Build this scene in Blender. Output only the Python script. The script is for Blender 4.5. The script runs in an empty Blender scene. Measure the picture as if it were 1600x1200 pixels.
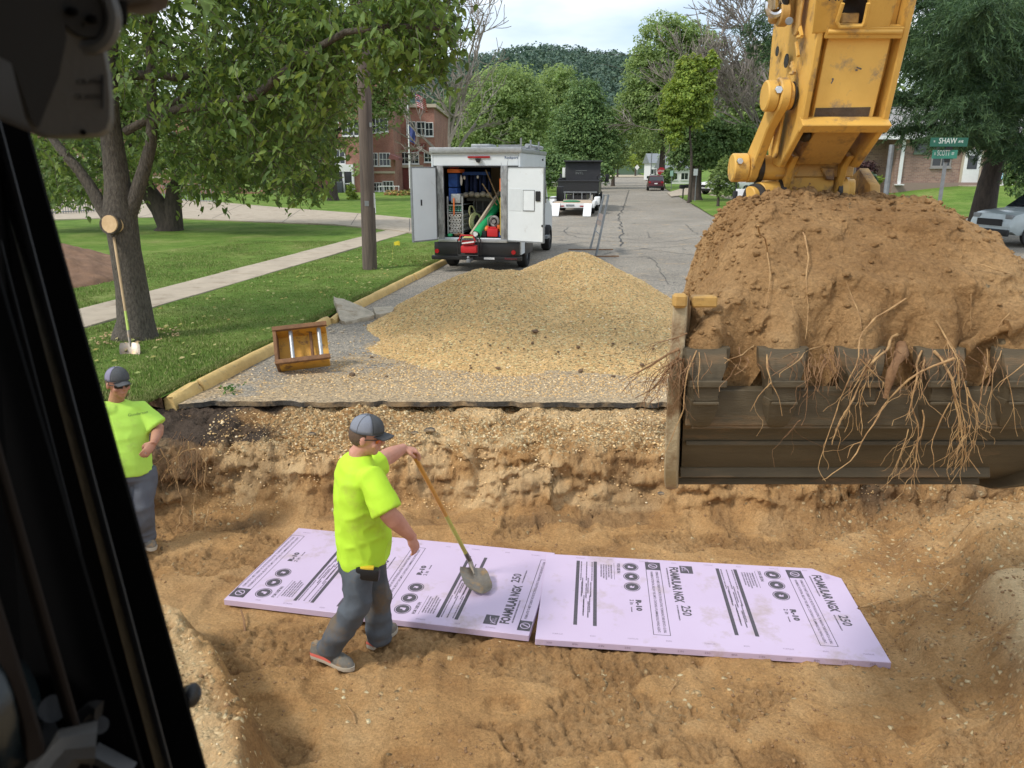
import bpy, bmesh, math, random
import numpy as np
from mathutils import Vector, Matrix
C = bpy.context.scene
COL = C.collection
R = math.radians
random.seed(7)
RNG = np.random.default_rng(11)

# ------------------------------------------------------------------ camera, sky, sun, exposure
CH = 2.5                                  # eye height above the road surface
PITCH = math.atan(338/1202)
cam_d = bpy.data.cameras.new('camera'); cam = bpy.data.objects.new('camera', cam_d); COL.objects.link(cam)
cam.location = (0, 0, CH); cam.rotation_euler = (math.pi/2-PITCH, 0, 0)
cam_d.sensor_width = 36; cam_d.lens = 1202/1600*36
cam_d.clip_start = 0.05; cam_d.clip_end = 4000
cam_d.dof.use_dof = True; cam_d.dof.focus_distance = 7.0; cam_d.dof.aperture_fstop = 11.0
C.camera = cam
w = bpy.data.worlds.new('World'); C.world = w; w.use_nodes = True
nt = w.node_tree; nt.nodes.clear()
def wn(t, **k):
    n = nt.nodes.new(t)
    for a, b in k.items(): setattr(n, a, b)
    return n
SUN_EL, SUN_AZ = R(48), R(238)            # azimuth measured clockwise from +Y: behind and left of the camera
sky = wn('ShaderNodeTexSky', sky_type='NISHITA', sun_disc=False, sun_elevation=SUN_EL, sun_rotation=SUN_AZ, dust_density=1.5)
tc = wn('ShaderNodeTexCoord'); mp = wn('ShaderNodeMapping'); mp.inputs['Scale'].default_value = (1.0, 1.0, 3.2)
mp.inputs['Location'].default_value = (0.35, 0.1, 0.25)
nz = wn('ShaderNodeTexNoise'); nz.inputs['Scale'].default_value = 2.3; nz.inputs['Detail'].default_value = 9; nz.inputs['Roughness'].default_value = 0.52
cr = wn('ShaderNodeValToRGB'); cr.color_ramp.elements[0].position = 0.36; cr.color_ramp.elements[1].position = 0.62
cr.color_ramp.elements[0].color = (0.38, 0.38, 0.38, 1); cr.color_ramp.elements[1].color = (1, 1, 1, 1)
nz2 = wn('ShaderNodeTexNoise'); nz2.inputs['Scale'].default_value = 5.0; nz2.inputs['Detail'].default_value = 6
cr2 = wn('ShaderNodeValToRGB'); cr2.color_ramp.elements[0].color = (5.0, 5.9, 6.9, 1); cr2.color_ramp.elements[1].color = (8.0, 8.3, 8.6, 1)
cr2.color_ramp.elements[0].position = 0.35; cr2.color_ramp.elements[1].position = 0.65
mx = wn('ShaderNodeMix', data_type='RGBA'); bg = wn('ShaderNodeBackground'); out = wn('ShaderNodeOutputWorld')
L = nt.links.new
L(tc.outputs['Generated'], mp.inputs['Vector']); L(mp.outputs['Vector'], nz.inputs['Vector']); L(mp.outputs['Vector'], nz2.inputs['Vector'])
L(nz.outputs['Fac'], cr.inputs['Fac']); L(nz2.outputs['Fac'], cr2.inputs['Fac'])
L(cr.outputs['Color'], mx.inputs['Factor']); L(sky.outputs['Color'], mx.inputs['A']); L(cr2.outputs['Color'], mx.inputs['B'])
L(mx.outputs['Result'], bg.inputs['Color']); bg.inputs['Strength'].default_value = 0.10
L(bg.outputs['Background'], out.inputs['Surface'])
sd = bpy.data.lights.new('sun', 'SUN'); sun = bpy.data.objects.new('sun', sd); COL.objects.link(sun)
sd.energy = 1.5; sd.angle = R(10); sd.color = (1.0, 0.95, 0.87)
sdir = Vector((math.sin(SUN_AZ)*math.cos(SUN_EL), math.cos(SUN_AZ)*math.cos(SUN_EL), math.sin(SUN_EL)))
sun.rotation_euler = sdir.to_track_quat('Z', 'Y').to_euler(); sun.location = (-10, -14, 30)
C.view_settings.view_transform = 'Standard'; C.view_settings.look = 'None'; C.view_settings.gamma = 1
C.view_settings.exposure = 0.80; C.view_settings.use_curve_mapping = False
C.render.engine = 'CYCLES'

# ------------------------------------------------------------------ survey helpers
_s, _c = math.sin(PITCH), math.cos(PITCH)
def ray(x, y):
    X = (x-800)/1202; Y = (y-600)/1202
    return X, _c-Y*_s, -(_s+Y*_c)
def onz(x, y, z=0.0):
    r = ray(x, y); t = (z-CH)/r[2]; return Vector((r[0]*t, r[1]*t, z))
def at(x, y, Y):
    r = ray(x, y); t = Y/r[1]; return Vector((r[0]*t, Y, CH+r[2]*t))
def pxm(Y): return Y*1.0/1202*1.03            # metres per photo pixel at distance Y
RU = Vector((0.146, 0.9893, 0)); RN = Vector((0.9893, -0.146, 0))   # along / across the street
def st(s, t, z=0.0): 
    v = RU*s+RN*t; v.z = z; return v
RANG = -math.atan2(0.146, 0.9893)

# ------------------------------------------------------------------ noise
def _h(i, j, k, seed):
    n = (i.astype(np.int64)*73856093) ^ (j.astype(np.int64)*19349663) ^ (k.astype(np.int64)*83492791) ^ (seed*2654435761 & 0x7fffffff)
    n = (n ^ (n >> 13))*1274126177 & 0x7fffffffffff
    n = n ^ (n >> 16)
    return (n & 0xffff)/65535.0
def vn3(x, y, z, seed=0):
    xi, yi, zi = np.floor(x), np.floor(y), np.floor(z)
    fx, fy, fz = x-xi, y-yi, z-zi
    fx = fx*fx*fx*(fx*(fx*6-15)+10); fy = fy*fy*fy*(fy*(fy*6-15)+10); fz = fz*fz*fz*(fz*(fz*6-15)+10)
    r = 0
    for a in (0, 1):
        for b in (0, 1):
            for c in (0, 1):
                r = r+_h(xi+a, yi+b, zi+c, seed)*(fx if a else 1-fx)*(fy if b else 1-fy)*(fz if c else 1-fz)
    return r*2-1
def vn2(x, y, seed=0):
    xi, yi = np.floor(x), np.floor(y); fx, fy = x-xi, y-yi
    fx = fx*fx*fx*(fx*(fx*6-15)+10); fy = fy*fy*fy*(fy*(fy*6-15)+10)
    z = np.zeros_like(xi); r = 0
    for a in (0, 1):
        for b in (0, 1):
            r = r+_h(xi+a, yi+b, z, seed)*(fx if a else 1-fx)*(fy if b else 1-fy)
    return r*2-1
def fbm2(x, y, sc, octv=5, seed=0, gain=0.5):
    a, r = 1.0, 0
    for o in range(octv):
        r = r+a*vn2(x*sc+17.3*o, y*sc-9.1*o, seed+o); a *= gain; sc *= 2.03
    return r
def rid2(x, y, sc, octv=4, seed=0, gain=0.5):
    a, r = 1.0, 0
    for o in range(octv):
        r = r+a*(1-2*np.abs(vn2(x*sc+7.3*o, y*sc-3.1*o, seed+o))); a *= gain; sc *= 2.1
    return r
def fbm3(p, sc, octv=4, seed=0, gain=0.5):
    a, r = 1.0, 0
    for o in range(octv):
        r = r+a*vn3(p[:, 0]*sc+3.7*o, p[:, 1]*sc+1.3*o, p[:, 2]*sc-5.1*o, seed+o); a *= gain; sc *= 2.03
    return r
def sstep(a, b, x):
    t = np.clip((x-a)/(b-a), 0, 1); return t*t*(3-2*t)

# ------------------------------------------------------------------ mesh helpers
def fast_mesh(name, V, F, smooth=True):
    V = np.asarray(V, dtype=np.float32); F = np.asarray(F, dtype=np.int32)
    me = bpy.data.meshes.new(name); n, k = F.shape
    me.vertices.add(len(V)); me.vertices.foreach_set('co', V.ravel())
    me.loops.add(n*k); me.loops.foreach_set('vertex_index', F.ravel())
    me.polygons.add(n); me.polygons.foreach_set('loop_start', np.arange(0, n*k, k, dtype=np.int32))
    if smooth: me.polygons.foreach_set('use_smooth', np.ones(n, dtype=bool))
    me.update(calc_edges=True); me.validate(); return me
def link(name, me, m=None, parent=None, kind=None):
    o = bpy.data.objects.new(name, me); COL.objects.link(o)
    if m is not None:
        for mm in (m if isinstance(m, (list, tuple)) else [m]): me.materials.append(mm)
    if parent is not None:
        o.parent = parent
        if parent.get('_world'): o.matrix_parent_inverse = Matrix.Translation(-parent.location)
    if kind: o['kind'] = kind
    return o
def tag(o, label=None, cat=None, group=None, kind=None):
    if label: o['label'] = label
    if cat: o['category'] = cat
    if group: o['group'] = group
    if kind: o['kind'] = kind
    return o
def thing(name, label, cat, loc=(0, 0, 0), rz=0, group=None, world=False):
    o = bpy.data.objects.new(name, None); COL.objects.link(o); o.location = loc; o.rotation_euler = (0, 0, rz)
    o.empty_display_size = 0.1
    if world: o['_world'] = 1
    return tag(o, label, cat, group)
def children_of(o): return [c for c in bpy.data.objects if c.parent == o]
def copy_tree(o, parent=None):
    c = o.copy(); COL.objects.link(c)
    if parent is not None: c.parent = parent
    for ch in children_of(o): copy_tree(ch, c)
    return c

class MB:
    def __init__(s): s.v = []; s.f = []; s.mi = []; s.cur = 0
    def add(s, vs, fs):
        n = len(s.v); s.v += [tuple(v) for v in vs]; s.f += [tuple(i+n for i in f) for f in fs]; s.mi += [s.cur]*len(fs); return s
    def box(s, c, d, rot=None, bev=0.0):
        x, y, z = d[0]/2, d[1]/2, d[2]/2; M = rot.to_3x3() if rot is not None else None; c = Vector(c)
        if bev <= 0:
            vs = [Vector((a*x, b*y, e*z)) for a in (-1, 1) for b in (-1, 1) for e in (-1, 1)]
            fs = [(0, 1, 3, 2), (4, 6, 7, 5), (0, 4, 5, 1), (2, 3, 7, 6), (0, 2, 6, 4), (1, 5, 7, 3)]
        else:
            bm = bmesh.new(); bmesh.ops.create_cube(bm, size=1)
            for v in bm.verts: v.co = Vector((v.co.x*2*x, v.co.y*2*y, v.co.z*2*z))
            bmesh.ops.bevel(bm, geom=bm.edges[:], offset=min(bev, x*.9, y*.9, z*.9), segments=2, affect='EDGES', profile=0.6)
            bm.verts.index_update(); vs = [v.co.copy() for v in bm.verts]; fs = [tuple(v.index for v in f.verts) for f in bm.faces]; bm.free()
        if M is not None: vs = [M @ v for v in vs]
        return s.add([v+c for v in vs], fs)
    def bb(s, a, b, bev=0.0):
        return s.box([(a[i]+b[i])/2 for i in range(3)], [abs(b[i]-a[i]) for i in range(3)], None, bev)
    def tube(s, pts, rad, n=8, cap=True, flat=None, up=None):
        pts = [Vector(p) for p in pts]
        if not hasattr(rad, '__len__'): rad = [rad]*len(pts)
        vs = []; fs = []; prev = None
        for i, p in enumerate(pts):
            d = (pts[min(i+1, len(pts)-1)]-pts[max(i-1, 0)])
            if d.length < 1e-9: d = Vector((0, 0, 1))
            d.normalize()
            if prev is None:
                a = Vector(up) if up is not None else (Vector((0, 0, 1)) if abs(d.z) < 0.9 else Vector((1, 0, 0)))
                u = (a-d*a.dot(d)).normalized()
            else: u = (prev-d*prev.dot(d)).normalized()
            prev = u; v = d.cross(u)
            for k in range(n):
                A = 2*math.pi*(k+.5)/n
                vs.append(p+(u*math.cos(A)+v*math.sin(A)*(flat or 1))*rad[i])
        for i in range(len(pts)-1):
            for k in range(n):
                a = i*n+k; b = i*n+(k+1) % n; fs.append((a, b, b+n, a+n))
        if cap:
            fs.append(tuple(range(n-1, -1, -1))); m = (len(pts)-1)*n; fs.append(tuple(range(m, m+n)))
        return s.add(vs, fs)
    def cyl(s, a, b, r, r2=None, n=16): return s.tube([a, b], [r, r if r2 is None else r2], n)
    def ring(s, c, axis, ro, ri, h, n=24):
        axis = Vector(axis).normalized(); u = axis.orthogonal().normalized(); v = axis.cross(u); c = Vector(c)
        vs = []; fs = []
        for k in range(n):
            A = 2*math.pi*k/n; d = u*math.cos(A)+v*math.sin(A)
            vs += [c+d*ro-axis*h/2, c+d*ro+axis*h/2, c+d*ri+axis*h/2, c+d*ri-axis*h/2]
        for k in range(n):
            a = 4*k; b = 4*((k+1) % n)
            for q in range(4): fs.append((a+q, b+q, b+(q+1) % 4, a+(q+1) % 4))
        return s.add(vs, fs)
    def torus(s, c, axis, Rr, r, n=24, m=8):
        axis = Vector(axis).normalized(); u = axis.orthogonal().normalized(); v = axis.cross(u); c = Vector(c); vs = []; fs = []
        for k in range(n):
            d = u*math.cos(2*math.pi*k/n)+v*math.sin(2*math.pi*k/n)
            for j in range(m):
                A = 2*math.pi*j/m; vs.append(c+d*(Rr+r*math.cos(A))+axis*r*math.sin(A))
        for k in range(n):
            for j in range(m):
                fs.append((k*m+j, ((k+1) % n)*m+j, ((k+1) % n)*m+(j+1) % m, k*m+(j+1) % m))
        return s.add(vs, fs)
    def ell(s, c, r, n=14, m=9, rot=None):
        c = Vector(c); vs = []; fs = []; M = rot.to_3x3() if rot is not None else Matrix.Identity(3)
        if not hasattr(r, '__len__'): r = (r, r, r)
        for i in range(m+1):
            ph = math.pi*i/m
            for k in range(n):
                A = 2*math.pi*k/n
                vs.append(c+M @ Vector((r[0]*math.sin(ph)*math.cos(A), r[1]*math.sin(ph)*math.sin(A), r[2]*math.cos(ph))))
        for i in range(m):
            for k in range(n):
                a = i*n+k; b = i*n+(k+1) % n; fs.append((a, a+n, b+n, b))
        return s.add(vs, fs)
    def prism(s, poly, off, origin=(0, 0, 0), U=(1, 0, 0), V=(0, 0, 1)):
        """poly: 2D points in the U,V plane, extruded by the vector off"""
        O = Vector(origin); U = Vector(U); V = Vector(V); off = Vector(off); n = len(poly)
        a = [O+U*p[0]+V*p[1] for p in poly]; vs = a+[p+off for p in a]
        fs = [tuple(range(n)), tuple(range(2*n-1, n-1, -1))]+[(i, i+n, (i+1) % n+n, (i+1) % n) for i in range(n)]
        return s.add(vs, fs)
    def loft(s, rings, closed=True, cap=True):
        n = len(rings[0]); vs = [p for r in rings for p in r]; fs = []
        for i in range(len(rings)-1):
            for k in range(n if closed else n-1):
                a = i*n+k; b = i*n+(k+1) % n; fs.append((a, b, b+n, a+n))
        if cap: fs.append(tuple(range(n-1, -1, -1))); m = (len(rings)-1)*n; fs.append(tuple(range(m, m+n)))
        return s.add(vs, fs)
    def mesh(s, name, smooth=None, bevel=0.0):
        me = bpy.data.meshes.new(name); me.from_pydata(s.v, [], s.f)
        me.polygons.foreach_set('material_index', s.mi)
        bm = bmesh.new(); bm.from_mesh(me); bmesh.ops.recalc_face_normals(bm, faces=bm.faces[:])
        if bevel > 0:
            es = [e for e in bm.edges if len(e.link_faces) == 2 and e.calc_face_angle(0) > 0.5]
            bmesh.ops.bevel(bm, geom=es, offset=bevel, segments=1, affect='EDGES', clamp_overlap=True)
        if smooth:
            for f in bm.faces: f.smooth = True
            lim = R(smooth)
            for e in bm.edges:
                if len(e.link_faces) == 2 and e.calc_face_angle(0) > lim: e.smooth = False
        bm.to_mesh(me); bm.free(); return me
    def build(s, name, m, parent=None, smooth=35, bevel=0.0, kind=None):
        return link(name, s.mesh(name, smooth, bevel), m, parent, kind)

# ------------------------------------------------------------------ materials
MC = {}
def newmat(name):
    m = bpy.data.materials.new(name); m.use_nodes = True; t = m.node_tree; t.nodes.clear()
    return m, t
def NN(t, typ, **k):
    n = t.nodes.new(typ)
    for a, b in k.items():
        if a.startswith('i_'): n.inputs[a[2:].replace('_', ' ')].default_value = b
        else: setattr(n, a, b)
    return n
def ramp(t, pts):
    n = t.nodes.new('ShaderNodeValToRGB'); e = n.color_ramp.elements
    e[0].position, e[0].color = pts[0][0], tuple(pts[0][1])+(1,)
    e[1].position, e[1].color = pts[-1][0], tuple(pts[-1][1])+(1,)
    for p, c in pts[1:-1]:
        q = e.new(p); q.color = tuple(c)+(1,)
    return n
def pm(name, c1, c2=None, scale=6, rough=0.6, bump=0.1, bscale=None, metal=0.0, detail=6, spec=0.5, dirt=None, dirt_amt=0.5, dscale=2.0, coat=0, bdist=0.02, stretch=None):
    """principled material with noise colour, optional dirt patches and bump"""
    if name in MC: return MC[name]
    m, t = newmat(name); l = t.links.new
    co = NN(t, 'ShaderNodeTexCoord'); src = co.outputs['Object']
    if stretch:
        mpn = NN(t, 'ShaderNodeMapping'); mpn.inputs['Scale'].default_value = stretch; l(src, mpn.inputs['Vector']); src = mpn.outputs['Vector']
    n1 = NN(t, 'ShaderNodeTexNoise', i_Scale=scale, i_Detail=detail, i_Roughness=0.6); l(src, n1.inputs['Vector'])
    c2 = c2 or tuple(x*0.8 for x in c1)
    rp = ramp(t, [(0.3, c2), (0.7, c1)]); l(n1.outputs['Fac'], rp.inputs['Fac']); col = rp.outputs['Color']
    if dirt:
        n2 = NN(t, 'ShaderNodeTexNoise', i_Scale=dscale, i_Detail=9, i_Roughness=0.68); l(src, n2.inputs['Vector'])
        a = 0.62-0.25*dirt_amt
        r2 = ramp(t, [(a, (0, 0, 0)), (a+0.14, (1, 1, 1))]); l(n2.outputs['Fac'], r2.inputs['Fac'])
        mx = NN(t, 'ShaderNodeMix', data_type='RGBA'); l(r2.outputs['Color'], mx.inputs['Factor']); l(col, mx.inputs['A'])
        mx.inputs['B'].default_value = tuple(dirt)+(1,); col = mx.outputs['Result']
    b = NN(t, 'ShaderNodeBsdfPrincipled', i_Roughness=rough, i_Metallic=metal); l(col, b.inputs['Base Color'])
    b.inputs['Specular IOR Level'].default_value = spec
    if coat: b.inputs['Coat Weight'].default_value = coat
    if bump > 0:
        n3 = NN(t, 'ShaderNodeTexNoise', i_Scale=bscale or scale*4, i_Detail=8, i_Roughness=0.65); l(src, n3.inputs['Vector'])
        bp = NN(t, 'ShaderNodeBump', i_Strength=bump, i_Distance=bdist); l(n3.outputs['Fac'], bp.inputs['Height']); l(bp.outputs['Normal'], b.inputs['Normal'])
    o = NN(t, 'ShaderNodeOutputMaterial'); l(b.outputs['BSDF'], o.inputs['Surface']); MC[name] = m; return m
def flat(name, c, rough=0.5, metal=0.0, spec=0.5): return pm(name, c, tuple(x*0.92 for x in c), 8, rough, 0.0, metal=metal, spec=spec)
def leafmat(name, c1, c2, c3=None, trans=0.35, rough=0.55):
    if name in MC: return MC[name]
    m, t = newmat(name); l = t.links.new
    g = NN(t, 'ShaderNodeNewGeometry'); c3 = c3 or c1
    rp = ramp(t, [(0.0, c2), (0.55, c1), (1.0, c3)]); l(g.outputs['Random Per Island'], rp.inputs['Fac'])
    n1 = NN(t, 'ShaderNodeTexNoise', i_Scale=0.6, i_Detail=2); co = NN(t, 'ShaderNodeTexCoord'); l(co.outputs['Object'], n1.inputs['Vector'])
    hs = NN(t, 'ShaderNodeHueSaturation'); r2 = ramp(t, [(0.3, (0.75,)*3), (0.7, (1.2,)*3)]); l(n1.outputs['Fac'], r2.inputs['Fac']); l(r2.outputs['Color'], hs.inputs['Value']); l(rp.outputs['Color'], hs.inputs['Color'])
    b = NN(t, 'ShaderNodeBsdfPrincipled', i_Roughness=rough); l(hs.outputs['Color'], b.inputs['Base Color']); b.inputs['Specular IOR Level'].default_value = 0.3
    tr = NN(t, 'ShaderNodeBsdfTranslucent'); h2 = NN(t, 'ShaderNodeHueSaturation', i_Hue=0.48, i_Saturation=1.1, i_Value=1.5); l(hs.outputs['Color'], h2.inputs['Color']); l(h2.outputs['Color'], tr.inputs['Color'])
    ms = NN(t, 'ShaderNodeMixShader'); ms.inputs[0].default_value = trans; l(b.outputs['BSDF'], ms.inputs[1]); l(tr.outputs['BSDF'], ms.inputs[2])
    o = NN(t, 'ShaderNodeOutputMaterial'); l(ms.outputs['Shader'], o.inputs['Surface']); MC[name] = m; return m
def brickmat(name, c1, c2, mortar, sc=1.0, w=0.215, h=0.075):
    if name in MC: return MC[name]
    m, t = newmat(name); l = t.links.new; co = NN(t, 'ShaderNodeTexCoord')
    sep = NN(t, 'ShaderNodeSeparateXYZ'); l(co.outputs['Object'], sep.inputs['Vector'])
    ad = NN(t, 'ShaderNodeMath', operation='ADD'); l(sep.outputs['X'], ad.inputs[0]); l(sep.outputs['Y'], ad.inputs[1])
    cb = NN(t, 'ShaderNodeCombineXYZ'); l(ad.outputs[0], cb.inputs['X']); l(sep.outputs['Z'], cb.inputs['Y'])
    br = NN(t, 'ShaderNodeTexBrick', i_Scale=1.0); br.inputs['Brick Width'].default_value = w*sc; br.inputs['Row Height'].default_value = h*sc
    br.inputs['Mortar Size'].default_value = 0.006*sc; br.inputs['Color1'].default_value = c1+(1,); br.inputs['Color2'].default_value = c2+(1,); br.inputs['Mortar'].default_value = mortar+(1,)
    l(cb.outputs['Vector'], br.inputs['Vector'])
    nzz = NN(t, 'ShaderNodeTexNoise', i_Scale=0.7, i_Detail=8); l(co.outputs['Object'], nzz.inputs['Vector'])
    r2 = ramp(t, [(0.3, (0.75,)*3), (0.7, (1.15,)*3)]); l(nzz.outputs['Fac'], r2.inputs['Fac'])
    hs = NN(t, 'ShaderNodeHueSaturation'); l(br.outputs['Color'], hs.inputs['Color']); l(r2.outputs['Color'], hs.inputs['Value'])
    b = NN(t, 'ShaderNodeBsdfPrincipled', i_Roughness=0.85); l(hs.outputs['Color'], b.inputs['Base Color'])
    bp = NN(t, 'ShaderNodeBump', i_Strength=0.6, i_Distance=0.01); l(br.outputs['Fac'], bp.inputs['Height']); bp.invert = True; l(bp.outputs['Normal'], b.inputs['Normal'])
    o = NN(t, 'ShaderNodeOutputMaterial'); l(b.outputs['BSDF'], o.inputs['Surface']); MC[name] = m; return m
def soilmat(name, base, dark, light, gravel=None, stone=28.0, gsc=1.0, rough=0.95, useattr=True, gdef=0.0, bump=0.9):
    """earth: mottled colours, grain, pebbles; 'gravel' and 'topsoil' attributes say where stone and humus lie"""
    m, t = newmat(name); l = t.links.new; co = NN(t, 'ShaderNodeTexCoord'); P = co.outputs['Object']
    n1 = NN(t, 'ShaderNodeTexNoise', i_Scale=1.6, i_Detail=10, i_Roughness=0.62); l(P, n1.inputs['Vector'])
    rp = ramp(t, [(0.30, dark), (0.5, base), (0.70, light)]); l(n1.outputs['Fac'], rp.inputs['Fac'])
    n2 = NN(t, 'ShaderNodeTexNoise', i_Scale=55, i_Detail=6, i_Roughness=0.75); l(P, n2.inputs['Vector'])
    r2 = ramp(t, [(0.3, (0.66,)*3), (0.68, (1.25,)*3)]); l(n2.outputs['Fac'], r2.inputs['Fac'])
    mu = NN(t, 'ShaderNodeMix', data_type='RGBA', blend_type='MULTIPLY'); mu.inputs['Factor'].default_value = 1; l(rp.outputs['Color'], mu.inputs['A']); l(r2.outputs['Color'], mu.inputs['B'])
    # stones
    vo = NN(t, 'ShaderNodeTexVoronoi', i_Scale=stone, i_Randomness=1.0); l(P, vo.inputs['Vector'])
    sp = NN(t, 'ShaderNodeSeparateColor'); l(vo.outputs['Color'], sp.inputs['Color'])
    g1 = tuple(gravel) if gravel else (0.5, 0.38, 0.22)
    rs = ramp(t, [(0.0, tuple(x*0.42 for x in g1)), (0.35, tuple(x*0.85 for x in g1)), (0.8, g1), (1.0, (min(1, g1[0]*1.45), min(1, g1[1]*1.5), min(1, g1[2]*1.75)))]); l(sp.outputs['Red'], rs.inputs['Fac'])
    rd = ramp(t, [(0.2, (1,)*3), (0.75, (0.35,)*3)]); l(vo.outputs['Distance'], rd.inputs['Fac'])
    ms = NN(t, 'ShaderNodeMix', data_type='RGBA', blend_type='MULTIPLY'); ms.inputs['Factor'].default_value = 0.6; l(rs.outputs['Color'], ms.inputs['A']); l(rd.outputs['Color'], ms.inputs['B'])
    # where the stones lie
    if useattr:
        at1 = NN(t, 'ShaderNodeAttribute', attribute_name='gravel'); at2 = NN(t, 'ShaderNodeAttribute', attribute_name='topsoil')
        fac = at1.outputs['Fac']
    else:
        vv = NN(t, 'ShaderNodeValue'); vv.outputs[0].default_value = gdef; fac = vv.outputs[0]
    gt = NN(t, 'ShaderNodeMath', operation='LESS_THAN'); l(sp.outputs['Green'], gt.inputs[0]); l(fac, gt.inputs[1])
    mg = NN(t, 'ShaderNodeMix', data_type='RGBA'); l(gt.outputs[0], mg.inputs['Factor']); l(mu.outputs['Result'], mg.inputs['A']); l(ms.outputs['Result'], mg.inputs['B'])
    col = mg.outputs['Result']
    if useattr:
        mt = NN(t, 'ShaderNodeMix', data_type='RGBA'); l(at2.outputs['Fac'], mt.inputs['Factor']); l(col, mt.inputs['A'])
        md = NN(t, 'ShaderNodeMix', data_type='RGBA', blend_type='MULTIPLY'); md.inputs['Factor'].default_value = 1; md.inputs['A'].default_value = (0.085, 0.062, 0.046, 1); l(r2.outputs['Color'], md.inputs['B'])
        l(md.outputs['Result'], mt.inputs['B']); at3 = NN(t, 'ShaderNodeAttribute', attribute_name='pale'); mq = NN(t, 'ShaderNodeMix', data_type='RGBA'); l(at3.outputs['Fac'], mq.inputs['Factor']); l(mt.outputs['Result'], mq.inputs['A'])
        mz = NN(t, 'ShaderNodeMix', data_type='RGBA', blend_type='MULTIPLY'); mz.inputs['Factor'].default_value = .7; mz.inputs['A'].default_value = (0.74, 0.54, 0.30, 1); l(r2.outputs['Color'], mz.inputs['B']); l(mz.outputs['Result'], mq.inputs['B']); col = mq.outputs['Result']
    b = NN(t, 'ShaderNodeBsdfPrincipled', i_Roughness=rough); b.inputs['Specular IOR Level'].default_value = 0.15; l(col, b.inputs['Base Color'])
    n4 = NN(t, 'ShaderNodeTexNoise', i_Scale=24, i_Detail=12, i_Roughness=0.72); l(P, n4.inputs['Vector'])
    mb = NN(t, 'ShaderNodeMath', operation='MULTIPLY'); l(vo.outputs['Distance'], mb.inputs[0]); l(gt.outputs[0], mb.inputs[1])
    sb = NN(t, 'ShaderNodeMath', operation='SUBTRACT'); l(n4.outputs['Fac'], sb.inputs[0]); l(mb.outputs[0], sb.inputs[1])
    bp = NN(t, 'ShaderNodeBump', i_Strength=bump, i_Distance=0.045); l(sb.outputs[0], bp.inputs['Height']); l(bp.outputs['Normal'], b.inputs['Normal'])
    o = NN(t, 'ShaderNodeOutputMaterial'); l(b.outputs['BSDF'], o.inputs['Surface']); MC[name] = m; return m

M_soil = soilmat('sandy_soil', (0.475, 0.275, 0.115), (0.31, 0.165, 0.066), (0.57, 0.36, 0.17), gravel=(0.80, 0.56, 0.29), stone=38)
M_load = soilmat('root_soil', (0.47, 0.28, 0.125), (0.31, 0.17, 0.070), (0.58, 0.37, 0.18), useattr=False, gdef=0.002, stone=40, bump=1.0)
M_gravel = soilmat('pit_gravel', (0.78, 0.50, 0.215), (0.62, 0.39, 0.155), (0.84, 0.58, 0.28), gravel=(0.90, 0.61, 0.28), stone=38, useattr=False, gdef=0.62, bump=0.8)
M_darksoil = soilmat('brown_soil', (0.17, 0.10, 0.06), (0.09, 0.055, 0.035), (0.26, 0.16, 0.10), useattr=False, gdef=0.05)
def grassmat():
    m, t = newmat('lawn_grass'); l = t.links.new; co = NN(t, 'ShaderNodeTexCoord'); P = co.outputs['Object']
    n1 = NN(t, 'ShaderNodeTexNoise', i_Scale=0.55, i_Detail=9, i_Roughness=0.6); l(P, n1.inputs['Vector'])
    rp = ramp(t, [(0.28, (0.085, 0.155, 0.028)), (0.48, (0.13, 0.22, 0.04)), (0.62, (0.185, 0.255, 0.062)), (0.78, (0.29, 0.28, 0.12))]); l(n1.outputs['Fac'], rp.inputs['Fac'])
    n2 = NN(t, 'ShaderNodeTexNoise', i_Scale=45, i_Detail=6, i_Roughness=0.8); l(P, n2.inputs['Vector'])
    r2 = ramp(t, [(0.25, (0.45,)*3), (0.7, (1.5,)*3)]); l(n2.outputs['Fac'], r2.inputs['Fac'])
    mu = NN(t, 'ShaderNodeMix', data_type='RGBA', blend_type='MULTIPLY'); mu.inputs['Factor'].default_value = 1; l(rp.outputs['Color'], mu.inputs['A']); l(r2.outputs['Color'], mu.inputs['B'])
    n5 = NN(t, 'ShaderNodeTexNoise', i_Scale=3.2, i_Detail=8, i_Roughness=0.7); l(P, n5.inputs['Vector'])
    r5 = ramp(t, [(0.35, (0.78, 0.8, 0.7)), (0.65, (1.18, 1.12, 1.2))]); l(n5.outputs['Fac'], r5.inputs['Fac'])
    mv = NN(t, 'ShaderNodeMix', data_type='RGBA', blend_type='MULTIPLY'); mv.inputs['Factor'].default_value = 1; l(mu.outputs['Result'], mv.inputs['A']); l(r5.outputs['Color'], mv.inputs['B'])
    b = NN(t, 'ShaderNodeBsdfPrincipled', i_Roughness=0.9); b.inputs['Specular IOR Level'].default_value = 0.1; l(mv.outputs['Result'], b.inputs['Base Color'])
    bp = NN(t, 'ShaderNodeBump', i_Strength=1.0, i_Distance=0.03); l(n2.outputs['Fac'], bp.inputs['Height']); l(bp.outputs['Normal'], b.inputs['Normal'])
    o = NN(t, 'ShaderNodeOutputMaterial'); l(b.outputs['BSDF'], o.inputs['Surface']); return m
M_grass = grassmat()
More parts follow.
